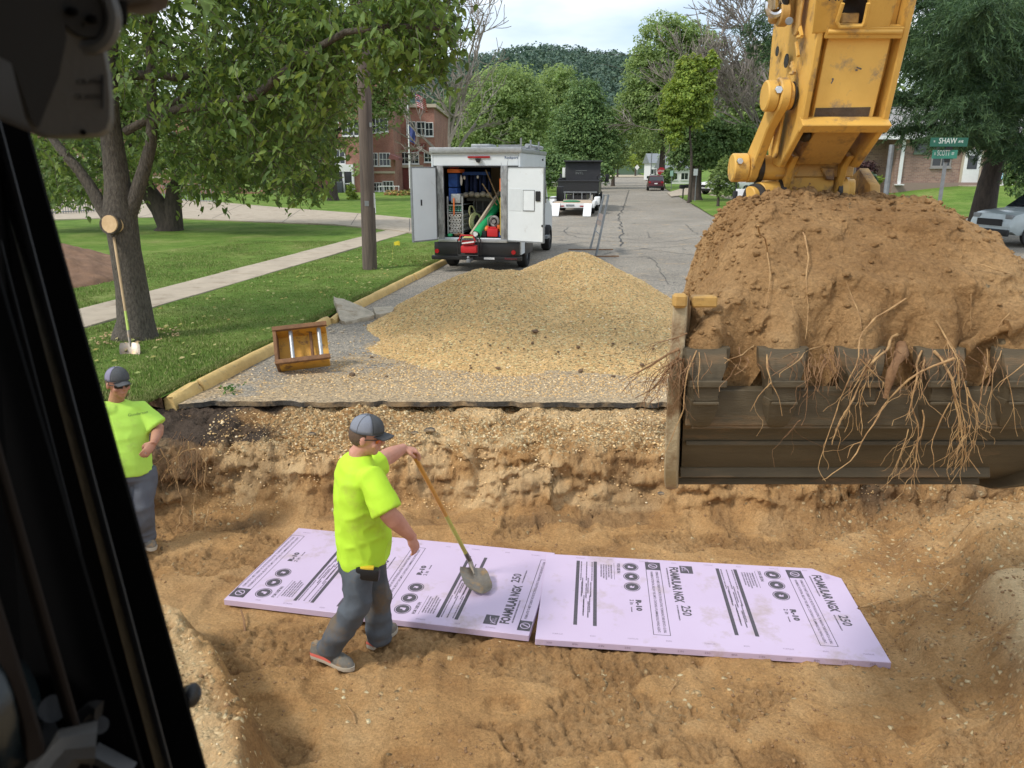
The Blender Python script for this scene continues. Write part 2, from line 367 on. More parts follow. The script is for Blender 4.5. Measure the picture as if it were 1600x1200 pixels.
def asphaltmat():
    m, t = newmat('worn_asphalt'); l = t.links.new; co = NN(t, 'ShaderNodeTexCoord'); P = co.outputs['Object']
    n1 = NN(t, 'ShaderNodeTexNoise', i_Scale=0.35, i_Detail=9, i_Roughness=0.6); l(P, n1.inputs['Vector'])
    rp = ramp(t, [(0.3, (0.225, 0.205, 0.175)), (0.7, (0.315, 0.288, 0.245))]); l(n1.outputs['Fac'], rp.inputs['Fac'])
    vo = NN(t, 'ShaderNodeTexVoronoi', i_Scale=52); l(P, vo.inputs['Vector']); sp = NN(t, 'ShaderNodeSeparateColor'); l(vo.outputs['Color'], sp.inputs['Color'])
    r2 = ramp(t, [(0.0, (0.55,)*3), (0.5, (0.95,)*3), (1.0, (1.6, 1.52, 1.4))]); l(sp.outputs['Red'], r2.inputs['Fac'])
    mu = NN(t, 'ShaderNodeMix', data_type='RGBA', blend_type='MULTIPLY'); mu.inputs['Factor'].default_value = 1; l(rp.outputs['Color'], mu.inputs['A']); l(r2.outputs['Color'], mu.inputs['B'])
    # fine crazing
    nd = NN(t, 'ShaderNodeTexNoise', i_Scale=1.2, i_Detail=6); l(P, nd.inputs['Vector'])
    ma = NN(t, 'ShaderNodeVectorMath', operation='MULTIPLY_ADD'); l(nd.outputs['Color'], ma.inputs[0]); ma.inputs[1].default_value = (1.1, 1.1, 1.1); l(P, ma.inputs[2])
    mpp = NN(t, 'ShaderNodeMapping'); mpp.inputs['Scale'].default_value = (0.35, 0.75, 1); l(ma.outputs[0], mpp.inputs['Vector'])
    vc = NN(t, 'ShaderNodeTexVoronoi', feature='DISTANCE_TO_EDGE', i_Scale=0.9); l(mpp.outputs['Vector'], vc.inputs['Vector'])
    rc = ramp(t, [(0.0, (1, 1, 1)), (0.011, (0, 0, 0))]); l(vc.outputs['Distance'], rc.inputs['Fac'])
    nm = NN(t, 'ShaderNodeTexNoise', i_Scale=0.5, i_Detail=3); l(P, nm.inputs['Vector']); rm = ramp(t, [(0.44, (0, 0, 0)), (0.54, (0.75,)*3)]); l(nm.outputs['Fac'], rm.inputs['Fac'])
    mm = NN(t, 'ShaderNodeMath', operation='MULTIPLY'); l(rc.outputs['Color'], mm.inputs[0]); l(rm.outputs['Color'], mm.inputs[1])
    mc = NN(t, 'ShaderNodeMix', data_type='RGBA'); l(mm.outputs[0], mc.inputs['Factor']); l(mu.outputs['Result'], mc.inputs['A']); mc.inputs['B'].default_value = (0.055, 0.052, 0.05, 1)
    # dust and spilled sand close to the excavation
    ge = NN(t, 'ShaderNodeSeparateXYZ'); l(P, ge.inputs['Vector'])
    mr = NN(t, 'ShaderNodeMapRange'); l(ge.outputs['Y'], mr.inputs['Value']); mr.inputs['From Min'].default_value = 13.5; mr.inputs['From Max'].default_value = 8.5; mr.inputs['To Min'].default_value = -0.28; mr.inputs['To Max'].default_value = 0.17
    n7 = NN(t, 'ShaderNodeTexNoise', i_Scale=1.5, i_Detail=9, i_Roughness=0.7); l(P, n7.inputs['Vector'])
    mrx = NN(t, 'ShaderNodeMapRange'); l(ge.outputs['X'], mrx.inputs['Value']); mrx.inputs['From Min'].default_value = -3.2; mrx.inputs['From Max'].default_value = -0.2; mrx.inputs['To Min'].default_value = -0.06; mrx.inputs['To Max'].default_value = 0.22
    a0 = NN(t, 'ShaderNodeMath', operation='ADD'); l(mrx.outputs[0], a0.inputs[0]); l(mr.outputs[0], a0.inputs[1])
    ad = NN(t, 'ShaderNodeMath', operation='ADD'); l(n7.outputs['Fac'], ad.inputs[0]); l(a0.outputs[0], ad.inputs[1])
    r7 = ramp(t, [(0.50, (0, 0, 0)), (0.62, (0.8,)*3)]); l(ad.outputs[0], r7.inputs['Fac'])
    msd = NN(t, 'ShaderNodeMix', data_type='RGBA', blend_type='MULTIPLY'); msd.inputs['Factor'].default_value = 1; msd.inputs['A'].default_value = (0.40, 0.30, 0.18, 1); l(r2.outputs['Color'], msd.inputs['B'])
    mf = NN(t, 'ShaderNodeMix', data_type='RGBA'); l(r7.outputs['Color'], mf.inputs['Factor']); l(mc.outputs['Result'], mf.inputs['A']); l(msd.outputs['Result'], mf.inputs['B'])
    b = NN(t, 'ShaderNodeBsdfPrincipled', i_Roughness=0.88); b.inputs['Specular IOR Level'].default_value = 0.2; l(mf.outputs['Result'], b.inputs['Base Color'])
    bp = NN(t, 'ShaderNodeBump', i_Strength=0.7, i_Distance=0.008); l(vo.outputs['Distance'], bp.inputs['Height']); l(bp.outputs['Normal'], b.inputs['Normal'])
    o = NN(t, 'ShaderNodeOutputMaterial'); l(b.outputs['BSDF'], o.inputs['Surface']); return m
M_asph = asphaltmat()
M_tar = pm('asphalt_edge', (0.10, 0.092, 0.08), (0.05, 0.046, 0.042), 30, 0.9, 0.8, 60, dirt=(0.42, 0.30, 0.17), dirt_amt=0.62, dscale=2.2)
M_seal = pm('crack_seal', (0.07, 0.068, 0.064), (0.04, 0.04, 0.038), 20, 0.7, 0.2)
M_conc = pm('pale_concrete', (0.46, 0.385, 0.29), (0.36, 0.30, 0.225), 2.5, 0.85, 0.35, 90, dirt=(0.26, 0.20, 0.14), dirt_amt=0.3, bdist=0.004)
M_kerb = pm('yellow_kerb_paint', (0.70, 0.49, 0.19), (0.56, 0.38, 0.14), 6, 0.75, 0.5, 40, dirt=(0.40, 0.30, 0.16), dirt_amt=0.22, dscale=7)
M_rubble = pm('broken_concrete', (0.58, 0.50, 0.38), (0.40, 0.345, 0.265), 9, 0.9, 0.9, 45, dirt=(0.30, 0.22, 0.13), dirt_amt=0.5)
M_yel = pm('excavator_yellow', (0.70, 0.42, 0.095), (0.58, 0.335, 0.075), 4, 0.5, 0.15, 25, dirt=(0.27, 0.17, 0.085), dirt_amt=0.34, dscale=9, spec=0.4)
M_yeldirty = pm('muddy_yellow', (0.58, 0.34, 0.08), (0.40, 0.24, 0.08), 5, 0.6, 0.3, 30, dirt=(0.15, 0.09, 0.05), dirt_amt=0.45, dscale=5)
M_steel = pm('bucket_steel', (0.125, 0.098, 0.060), (0.082, 0.064, 0.040), 4, 0.62, 0.25, 50, dirt=(0.20, 0.125, 0.065), dirt_amt=0.35, dscale=3, metal=0.0, spec=0.25, stretch=(0.5, 1, 3))
M_sideedge = pm('bucket_side_dusty', (0.52, 0.42, 0.26), (0.34, 0.265, 0.155), 7, 0.75, 0.5, 30, dirt=(0.22, 0.13, 0.06), dirt_amt=0.6, dscale=5)
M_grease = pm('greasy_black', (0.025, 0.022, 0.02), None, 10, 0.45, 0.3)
M_chrome = flat('chrome', (0.62, 0.62, 0.62), 0.22, 1.0)
M_black = pm('black_plastic', (0.009, 0.009, 0.010), None, 10, 0.5, 0.15, 80)
M_blackfr = pm('black_frame', (0.0022, 0.0022, 0.0025), None, 10, 0.6, 0.0, spec=0.06)
M_trim = pm('grey_trim', (0.06, 0.058, 0.054), (0.05, 0.048, 0.045), 3, 0.65, 0.3, 300, bdist=0.001)
M_trim2 = pm('grey_trim_dark', (0.022, 0.023, 0.025), None, 3, 0.55, 0.0, spec=.2)
M_root = pm('pale_root', (0.56, 0.36, 0.16), (0.28, 0.15, 0.065), 26, 0.8, 0.4, 60)
M_root2 = pm('brown_root', (0.30, 0.17, 0.08), (0.18, 0.09, 0.04), 14, 0.85, 0.6, 60)
M_bark = pm('grey_bark', (0.17, 0.145, 0.115), (0.06, 0.05, 0.04), 38, 0.95, 1.0, 42, stretch=(1, 1, 0.4), bdist=0.05)
M_barkd = pm('dark_bark', (0.10, 0.078, 0.06), (0.045, 0.035, 0.03), 10, 0.95, 1.0, 18, stretch=(1, 1, 0.3), bdist=0.04)
M_pole = pm('weathered_pole', (0.17, 0.13, 0.105), (0.075, 0.058, 0.05), 16, 0.9, 0.8, 30, stretch=(1, 1, 0.07), bdist=0.02)
M_cut = pm('fresh_cut_wood', (0.70, 0.50, 0.28), (0.55, 0.36, 0.18), 9, 0.8, 0.2)
M_twig = pm('bare_twigs', (0.31, 0.27, 0.235), (0.21, 0.18, 0.16), 3, 0.95, 0)
M_wht = pm('white_paint', (0.72, 0.76, 0.78), (0.66, 0.70, 0.72), 2, 0.35, 0.0, dirt=(0.5, 0.5, 0.48), dirt_amt=0.06, dscale=3)
M_wht2 = flat('clean_white', (0.78, 0.78, 0.77), 0.45)
M_alu = pm('aluminium', (0.50, 0.52, 0.53), (0.36, 0.37, 0.38), 12, 0.42, 0.3, 30, metal=0.65)
M_galv = pm('galvanised', (0.30, 0.32, 0.33), (0.22, 0.23, 0.24), 8, 0.5, 0.1, metal=0.5)
M_blackp = pm('black_paint', (0.018, 0.018, 0.02), None, 6, 0.35, 0.05)
M_tyre = pm('tyre_rubber', (0.02, 0.02, 0.02), None, 10, 0.85, 0.3)
M_glass = flat('dark_glass', (0.02, 0.025, 0.03), 0.08, 0.0, 0.8)
M_redp = flat('red_plastic', (0.55, 0.02, 0.025), 0.4)
M_redlens = flat('red_lens', (0.35, 0.01, 0.015), 0.2)
M_orange = flat('orange_plastic', (0.75, 0.17, 0.03), 0.45)
M_green = flat('green_pipe', (0.015, 0.36, 0.12), 0.4)
M_blue = pm('blue_cloth', (0.02, 0.09, 0.36), (0.01, 0.04, 0.18), 10, 0.7, 0.3)
M_navy = pm('navy_cloth', (0.012, 0.025, 0.09), None, 8, 0.8, 0.3)
M_tanw = flat('tan_panel', (0.30, 0.23, 0.14), 0.7)
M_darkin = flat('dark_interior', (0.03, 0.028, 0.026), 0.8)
M_pvc = flat('white_pvc', (0.75, 0.73, 0.68), 0.4)
M_hose = flat('pale_hose', (0.52, 0.52, 0.26), 0.45)
M_wood = pm('raw_timber', (0.50, 0.36, 0.20), (0.38, 0.26, 0.14), 6, 0.8, 0.2, stretch=(1, 1, 0.2))
M_maroon = pm('maroon_paint', (0.085, 0.008, 0.014), None, 3, 0.25, 0, coat=0.5)
M_silver = pm('silver_blue_paint', (0.50, 0.57, 0.58), None, 3, 0.3, 0, coat=0.5)
# ------------------------------------------------------------------ ground, street, excavation
FLOOR = -0.84
def lipY(x): return 8.17+0.05*vn2(x*2.3, x*0+1, 5)+0.03*vn2(x*9, x*0, 6)+0.55*sstep(-3.3, -4.6, x)*-1
def crumb(x, y):
    w_ = vn2(x*1.1+9, y*1.1, 85)*.6; m = vn2(x*0.9+w_, y*2.2+w_, 86)+0.55*vn2(x*2.6, y*4.2+w_, 87)+0.3*vn2(x*7, y*9, 88)
    return sstep(0.02, 0.16, m)
def Hgt(x, y, fine=True):
    """height of the dug soil"""
    x = np.asarray(x, float); y = np.asarray(y, float)
    face = 6.93+0.14*vn2(x*1.1, y*0, 21)+0.07*vn2(x*3.7, y*0.5, 22)+0.03*vn2(x*11, y*1.3, 25)
    face = face-0.9*sstep(-2.9, -4.6, x)-0.25*sstep(1.8, 4.5, x)
    q = y-face
    steps = sstep(0.25, 0.75, vn2(x*0.9+3, y*0, 23))
    z = FLOOR+0.06*sstep(-0.15, 0.1, q)+(0.54-0.22*steps)*sstep(0.08, 0.34, q)+0.22*steps*sstep(0.34, 0.55, q)+0.15*np.clip((q-0.36)/0.9, 0, 1)
    # left end wall
    lw = -4.05+0.25*vn2(y*0.9, x*0, 31)+0.08*vn2(y*4, x*0, 32)
    z = np.maximum(z, FLOOR+0.9*sstep(0.0, 0.75, lw-x))
    # lump of spoil bottom left
    ml = -1.72-(y-4.1)*0.60+0.12*vn2(y*2.4, x*0, 41)+0.05*vn2(y*8, x*0, 42)
    z = z+(0.42*sstep(-0.05, 0.20, ml-x)+0.16*sstep(0.25, 1.2, ml-x))*sstep(5.05, 4.6, y+0.12*vn2(x*3, y*0, 43))*sstep(-3.6, -2.9, x)
    # right bank
    rb = x-(2.98-(5.3-y)*0.40)+0.10*vn2(y*2.1, x*0, 51)
    gap = sstep(0.0, 0.16, rb)
    z = z+(0.10*gap+0.34*sstep(0.35, 0.75, rb+0.12*vn2(x*3, y*3, 53))+0.28*sstep(1.0, 2.8, rb))*sstep(7.4, 6.2, y)
    z = np.maximum(z, FLOOR+0.80*sstep(1.2, 3.6, rb))
    # near side climbs back to street level under the machine
    z = np.maximum(z, FLOOR+0.80*sstep(3.1, 2.1, y))
    z = np.minimum(z, -0.085+0.10*sstep(-4.3, -4.75, x)*(y > 3)*0.7)
    if fine:
        wall = sstep(0.0, 0.2, q)*sstep(0.7, 0.3, q)+0.6*sstep(0.0, 0.3, rb)
        flat_ = 1-np.clip(wall, 0, 1)
        # tracks and boot scuffs
        tr = rid2(x+0.35*vn2(x*1.3, y*1.3, 61), y*0.55+0.3*vn2(x*0.9, y*0.9, 62), 1.9, 3, 63, 0.5)
        z = z+0.020*np.clip(tr, -0.6, 1.0)*flat_
        ft = vn2(x*3.1, y*4.3, 64); z = z-0.035*sstep(0.42, 0.7, ft)*flat_+0.012*rid2(x, y, 4.6, 3, 75)*flat_
        cm = crumb(x, y); z = z+0.011*fbm2(x, y, 2.6, 3, 65, 0.5)+0.003*fbm2(x, y, 26, 3, 66, 0.6)-0.035*cm*flat_+cm*(0.020*rid2(x, y, 11, 3, 77, .6)+0.015*fbm2(x, y, 30, 3, 78, .7))
        lump = np.clip(fbm2(x, y, 9, 3, 67), 0, 2); z = z+0.028*lump*lump*sstep(-0.1, 0.5, fbm2(x, y, 0.8, 2, 68)+wall*0.6)
        # broken, scraped faces
        z = z+wall*(0.05*rid2(x, y*1.2, 1.7, 5, 69, 0.55)+0.018*vn2(x*14, y*2, 70)+0.022*fbm2(x, y, 13, 4, 71, .6))
        # shelf of loose gravel
        sh = sstep(0.35, 0.6, q); z = z+sh*0.012*fbm2(x, y, 18, 3, 72)+sh*0.02*fbm2(x, y, 3, 3, 73)
        # long blade lines in the lower middle
        z = z-0.03*np.exp(-((np.abs(np.sin((x*0.98+y*0.2)*4.5+vn2(x*2, y*2, 76)*.3)))/0.10)**2)*sstep(0.0, 0.5, vn2(x*0.7+2, y*0.9, 74))*flat_*sstep(4.9, 4.3, y)
        # straight track edge right of the panels
        z = z-0.06*np.exp(-((x-2.86-(5.0-y)*-0.06)/0.05)**2)*sstep(6.2, 5.6, y)*sstep(3.6, 4.1, y)
    a_ = 0.095; u_ = (x-0.28)*math.cos(a_)-(y-5.68)*math.sin(a_); v_ = (x-0.28)*math.sin(a_)+(y-5.68)*math.cos(a_)
    pm_ = sstep(2.72, 2.58, np.abs(u_))*sstep(0.90, 0.76, np.abs(v_)); z = z*(1-pm_)+np.minimum(z, -0.848+0.12*(z+0.84))*pm_
    return z
def lin(*seg):
    o = []
    for a, b, n in seg: o.append(np.linspace(a, b, n, endpoint=False))
    return np.concatenate(o+[[seg[-1][1]]])
gx = lin((-14, -5, 40), (-5, -4.4, 20), (-4.4, 4.6, 640), (4.6, 6, 40), (6, 14, 40))
gy = lin((-8, 2.2, 30), (2.2, 3.3, 40), (3.3, 6.4, 250), (6.4, 8.4, 210), (8.4, 9.6, 20))
X, Y = np.meshgrid(gx, gy); Z = Hgt(X, Y)
nx, ny = len(gx), len(gy)
ii = np.arange(nx-1)[None, :]+np.arange(ny-1)[:, None]*nx
F = np.stack([ii, ii+1, ii+1+nx, ii+nx], -1).reshape(-1, 4)
# undercuts: push steep faces outward so the wall is not a pure heightfield
Vt = np.stack([X, Y, Z], -1).reshape(-1, 3)
ov = fbm3(Vt*np.array([1, 1, 2.2]), 4.5, 3, 80)
wallm = (sstep(-0.82, -0.55, Vt[:, 2])*sstep(-0.12, -0.3, Vt[:, 2]))*(Vt[:, 1] > 6)
scr = np.clip(np.sin(Vt[:, 0]*21+vn2(Vt[:, 0]*3, Vt[:, 0]*0, 83)*2)*2.5, -1, 1)*sstep(.1, .5, vn2(Vt[:, 0]*1.3+5, Vt[:, 2]*2.5, 84)+.45*((Vt[:, 0] > -.1) & (Vt[:, 0] < 1.7)))
Vt[:, 1] += wallm*(0.070*ov+0.03*fbm3(Vt, 14, 3, 82)+0.020*scr); Vt[:, 2] += wallm*0.025*fbm3(Vt, 11, 3, 81)
me = fast_mesh('excavated_soil', Vt, F)
q = Y-6.93
grav = np.clip(0.004+0.6*sstep(-0.30, -0.17, Z)*(Y > 6.8)*sstep(-3.2, -2.2, X+0.5*vn2(Y*2, X, 91))+0.05*sstep(0.2, 0.8, vn2(X*1.1, Y*1.4, 92))+0.45*sstep(4.9, 4.2, Y)*sstep(-1.7, -2.1, X+(Y-4.1)*0.62)
        +0.10*sstep(2.6, 3.4, X), 0, 0.8)
tops = np.clip(sstep(-2.6, -3.5, X+0.5*fbm2(X, Y, 1.7, 3, 93))*sstep(6.7, 7.1, Y)*sstep(-0.75, -0.45, Z)*0.85+0.9*sstep(-2.3, -3.0, X+.4*vn2(Y*3, X, 95))*sstep(7.35, 7.5, Y)+0.20*crumb(X, Y)*(Z < -.5)+0.35*sstep(.25, .7, fbm2(X, Y*1.5, .9, 4, 96))*(Y > 6.8)*sstep(-.15, -.3, Z)+0.3*sstep(0.42, 0.72, fbm2(X, Y, 1.9, 4, 94))*(Y > 6.7)*sstep(-0.8, -0.6, Z), 0, 1)
rbA = X-(2.98-(5.3-Y)*0.40); pale = np.clip(.85*sstep(.55, .8, rbA+.1*vn2(X*4, Y*4, 98))*(Y < 5.2)+.6*sstep(4.9, 4.6, Y)*sstep(-1.80, -2.0, X+(Y-4.1)*0.60)+.55*sstep(-.25, .5, fbm2(X*.8, Y*2.2, 1.3, 4, 99))*sstep(6.95, 7.05, Y)*(1-crumb(X*1.3, Y))+.16*sstep(.1, .5, fbm2(X, Y, .7, 4, 89))*(1-crumb(X, Y)), 0, .9)*(1-tops)
for nme, arr in (('gravel', grav), ('topsoil', tops), ('pale', pale)):
    a = me.attributes.new(nme, 'FLOAT', 'POINT'); a.data.foreach_set('value', arr.ravel().astype(np.float32))
link('excavation', me, M_soil, kind='structure')
# clods and stones lying in the dig
def ico(sub=1):
    bm = bmesh.new(); bmesh.ops.create_icosphere(bm, subdivisions=sub, radius=1); v = np.array([x.co[:] for x in bm.verts]); f = np.array([[y.index for y in x.verts] for x in bm.faces]); bm.free(); return v, f
def stones(name, P, S, m, seed=1, kind='stuff', parent=None, sub=1, sink=0.3, rough=0.35):
    v, f = ico(sub); r = np.random.default_rng(seed); n = len(P); k = len(v)
    jit = 1+rough*(r.random((n, k, 1))-0.5)*2*0.6
    ax = np.stack([1+0.4*r.random(n), 0.8+0.4*r.random(n), 0.55+0.35*r.random(n)], -1)[:, None, :]
    a = r.random(n)*6.283; ca, sa = np.cos(a)[:, None], np.sin(a)[:, None]
    q = v[None]*jit*ax*S[:, None, None]
    qx = q[..., 0]*ca-q[..., 1]*sa; qy = q[..., 0]*sa+q[..., 1]*ca
    q = np.stack([qx, qy, q[..., 2]], -1)+P[:, None, :]; q[..., 2] += (S*sink)[:, None]
    ff = (f[None]+(np.arange(n)*k)[:, None, None]).reshape(-1, 3)
    o = link(name, fast_mesh(name, q.reshape(-1, 3), ff, False), m, parent, kind); return o
M_clod = pm('soil_clods', (0.38, 0.23, 0.105), (0.22, 0.125, 0.06), 9, 0.95, 0.5, 60)
def islmat(name, pts, rough=0.9):
    m, t = newmat(name); l = t.links.new; g = NN(t, 'ShaderNodeNewGeometry'); rp = ramp(t, pts); l(g.outputs['Random Per Island'], rp.inputs['Fac'])
    b = NN(t, 'ShaderNodeBsdfPrincipled', i_Roughness=rough); b.inputs['Specular IOR Level'].default_value = 0.2; l(rp.outputs['Color'], b.inputs['Base Color'])
    o = NN(t, 'ShaderNodeOutputMaterial'); l(b.outputs['BSDF'], o.inputs['Surface']); return m
M_peb = islmat('limestone_pebbles', [(0, (0.40, 0.25, 0.11)), (0.25, (0.62, 0.41, 0.19)), (0.8, (0.80, 0.56, 0.28)), (1, (0.86, 0.74, 0.52))])
r = np.random.default_rng(5)
n = 26000; px_, py_ = r.uniform(-4.2, 4.4, n), r.uniform(3.2, 8.1, n)
keep = fbm2(px_, py_, 1.2, 3, 97)+0.5*(px_ > 2.6)+r.normal(0, 0.35, n) > 0.25
px_, py_ = px_[keep], py_[keep]
stones('soil_clod', np.stack([px_, py_, Hgt(px_, py_)], -1), 0.003+0.011*r.random(len(px_))**5, M_clod, 6, sink=0.1)
n = 9000; px_, py_ = r.uniform(-3.2, 5.5, n), r.uniform(7.05, 8.12, n)
m2 = 3500; px2, py2 = r.uniform(-4.2, 4.4, m2), r.uniform(3.2, 7, m2)
k2 = (fbm2(px2, py2, 1.0, 3, 98) > 1.1) | ((px2 < -1.6-(py2-4.1)*0.62) & (py2 < 4.8)); px_ = np.concatenate([px_, px2[k2]]); py_ = np.concatenate([py_, py2[k2]])
stones('loose_pebbles', np.stack([px_, py_, Hgt(px_, py_)], -1), 0.004+0.011*r.random(len(px_))**3, M_peb, 7, sink=0.05)

# street slab with a broken front edge
def grid_sheet(name, svals_fn, tv, ns, zfn, m, kind='structure', power=2.2, send=700, skirt=0.0, mats=None):
    tv = np.asarray(tv, float); k = np.linspace(0, 1, ns)**power
    s0 = svals_fn(tv); S = s0[None, :]+(send-s0[None, :])*k[:, None]; T = np.repeat(tv[None, :], ns, 0)
    Xw = RU.x*S+RN.x*T; Yw = RU.y*S+RN.y*T; Zw = zfn(S, T, Xw, Yw)
    if skirt:
        Xw = np.vstack([Xw[:1], Xw]); Yw = np.vstack([Yw[:1]+0.012, Yw]); Zw = np.vstack([Zw[:1]-skirt, Zw])
    a, b = Xw.shape; ii = np.arange(b-1)[None, :]+np.arange(a-1)[:, None]*b
    F = np.stack([ii, ii+1, ii+1+b, ii+b], -1).reshape(-1, 4)
    me = fast_mesh(name, np.stack([Xw, Yw, Zw], -1).reshape(-1, 3), F, True)
    o = link(name, me, m, kind=kind)
    if skirt and len(me.materials) > 1:
        mi = np.zeros(len(F), dtype=np.int32); mi[:b-1] = 1; me.polygons.foreach_set('material_index', mi)
        sm = np.ones(len(F), dtype=bool); sm[:b-1] = False; me.polygons.foreach_set('use_smooth', sm)
    return o
def s_of_lip(tv):
    s = np.full_like(tv, 8.2)
    for _ in range(6):
        x = RU.x*s+RN.x*tv; s = (lipY(x)-RN.y*tv)/RU.y
    return s
def zRoad(S, T, Xw, Yw):
    crown = 0.0*S
    return crown+0.42*sstep(9, 26, T)+0.006*fbm2(Xw, Yw, 0.6, 2, 101)*sstep(3, 12, S)
grid_sheet('road', s_of_lip, np.concatenate([np.linspace(-4.80, 4.4, 260), np.linspace(4.6, 9, 20), np.linspace(10, 26, 30), np.linspace(30, 140, 12)]), 130, zRoad, [M_asph, M_tar], power=2.6, send=300, skirt=0.06)
def zLeft(S, T, Xw, Yw):
    return 0.105+0.018*fbm2(Xw, Yw, 0.35, 3, 111)+0.006*fbm2(Xw, Yw, 3, 2, 112)-0.04*sstep(-5.2, -4.94, T)*0.3
def s_left(tv):
    s = 7.35+0.12*vn2(tv*2.1, tv*0, 113)+0.05*vn2(tv*8, tv*0, 114)-0.5*sstep(-5.5, -7.5, tv); return s-RN.y*tv*0
tl = np.concatenate([-np.geomspace(0.001, 600, 150)[::-1]-4.94])
grid_sheet('lawn', s_left, tl, 230, zLeft, [M_grass, M_darksoil], power=2.4, send=900, skirt=0.12)
def gR(S, T): return 0.06+0.40*sstep(9, 26, T)+0.95*sstep(42, 54, S)*sstep(9, 22, T)
def zRight(S, T, Xw, Yw): return gR(S, T)+0.02*fbm2(Xw, Yw, 0.3, 3, 121)
def s_right(tv): return 40.6+2.2*sstep(6.0, 4.4, tv)+0.35*vn2(tv*0.9, tv*0, 122)
tr_ = np.concatenate([4.42+np.geomspace(0.001, 600, 150)])
grid_sheet('grass_verge', s_right, tr_, 150, zRight, [M_grass, M_darksoil], power=2.4, send=900, skirt=0.12)
# ground under everything, out to the horizon
me = fast_mesh('ground', [(-1500, -300, -1.4), (1500, -300, -1.4), (1500, 1800, -1.4), (-1500, 1800, -1.4)], [(0, 1, 2, 3)]); link('ground', me, M_darksoil, kind='structure')
b = MB(); b.bb((-60, -60, -0.25), (60, -7.9, -0.09)); b.bb((-60, -7.9, -0.25), (-13.9, 7.2, 0.08)); b.bb((13.9, -7.9, -0.25), (60, 9.5, -0.05)); b.build('yard', M_soil, kind='structure')

def sheet(name, pts, z, m, th=0.0, kind='structure', parent=None):
    b = MB(); b.prism([(p.x, p.y) for p in pts], (0, 0, -max(th, 0.03)), (0, 0, z), (1, 0, 0), (0, 1, 0)); return b.build(name, m, parent, kind=kind)
# sidewalk, slab by slab
walk = thing('sidewalk', None, None, (0, 0, 0)); walk['kind'] = 'structure'
s = 6.2; rr = random.Random(3)
while s < 46:
    ln = 1.52
    b = MB(); a0, a1 = s+0.012, s+ln-0.012
    t0, t1 = -9.42, -8.26
    pts = [st(a0, t0), st(a0, t1), st(a1, t1), st(a1, t0)]
    b.prism([(p.x, p.y) for p in pts], (0, 0, -0.10), (0, 0, 0.128+rr.uniform(-0.003, 0.004)), (1, 0, 0), (0, 1, 0)); b.build('paving_slab', M_conc, walk, bevel=0.006)
    s += ln
walk2 = sheet('paved_path', [onz(x, y, 0.15) for x, y in [(20, 296), (200, 305), (345, 316), (450, 325), (560, 333), (668, 343), (730, 352), (730, 372), (668, 367), (612, 359), (520, 350), (400, 346), (250, 339), (60, 343), (-200, 343)]], 0.15, M_conc, 0.06)
b = MB()
for p, q_ in [((470, 327), (440, 348)), ((560, 333), (548, 352)), ((380, 319), (330, 342)), ((640, 341), (640, 362)), ((310, 313), (215, 340))]:
    a, c = onz(*p, 0.15), onz(*q_, 0.15); d = (c-a).normalized(); a, c = a+d*0.3, c-d*0.3; nrm = Vector((-d.y, d.x, 0))*0.012
    b.prism([((a-nrm).x, (a-nrm).y), ((a+nrm).x, (a+nrm).y), ((c+nrm).x, (c+nrm).y), ((c-nrm).x, (c-nrm).y)], (0, 0, -0.003), (0, 0, 0.1545), (1, 0, 0), (0, 1, 0))
b.build('joint', M_seal, walk2)
# soil from the dig spilt over the walk
# kerb stones
kerb = thing('kerb', None, None, (0, 0, 0)); kerb['kind'] = 'structure'
def vnj(a, j): return float(vn2(np.array([a]), np.array([j*1.7]), 131)[0])
def kerb_piece(s0, s1, m, t=-4.87, tilt=0.0, rough=0.0, dz=0.0, name='kerb_stone'):
    prof = [(-0.065, -0.12), (-0.065, 0.085), (-0.055, 0.112), (-0.032, 0.128), (0.0, 0.134), (0.032, 0.124), (0.06, 0.095), (0.078, 0.03), (0.085, -0.12)]
    n = max(3, int((s1-s0)/0.07)); rings = []
    for i in range(n+1):
        k = i/n; s = s0+(s1-s0)*k
        e = 1 if 0 < i < n else 0.93
        rings.append([st(s+(rough*vnj(s*9, j)), t+p[0]*e+tilt*(1-k)+0.006*vnj(s*3, j), p[1]*e+dz*(1-k)+0.012*vnj(s*3.1, j+20)*(0.4+rough*8)) for j, p in enumerate(prof)])
    b = MB(); b.loft(rings); return b.build(name, m, kerb, smooth=50)
kerb_piece(7.45, 7.95, M_kerb, rough=0.05, tilt=-0.03, dz=-0.05); kerb_piece(7.98, 11.05, M_kerb, tilt=0.01, dz=0.0)
kerb_piece(11.1, 12.0, M_kerb, rough=0.03, dz=-0.02); kerb_piece(12.05, 12.9, M_kerb, rough=0.05, tilt=0.06, dz=-0.04)
kerb_piece(12.95, 17.25, M_kerb); kerb_piece(17.30, 20.6, M_kerb, tilt=0.02)
s = 20.65
while s < 75: kerb_piece(s, s+3.6, M_conc if s > 24 else M_kerb, name='kerb_stone'); s += 3.65

# right hand drive and walks, far cross road
sheet('driveway', [onz(x, y, 0.09) for x, y in [(1043, 301), (1049, 307), (1085, 303), (1150, 297), (1230, 292), (1230, 286), (1150, 288), (1090, 291), (1063, 295)]], 0.10, M_conc, 0.06)
sheet('driveway', [onz(x, y, 0.09) for x, y in [(1108, 304.5), (1150, 312), (1230, 322), (1300, 330), (1300, 325), (1230, 316), (1150, 307), (1118, 303.5)]], 0.105, M_conc, 0.06)
sheet('cross_road', [st(215, -60), st(215, 60), st(262, 70), st(262, -70)], 0.12, pm('pale_road', (0.50, 0.42, 0.29), None, 1, 0.9, 0), 0.04)

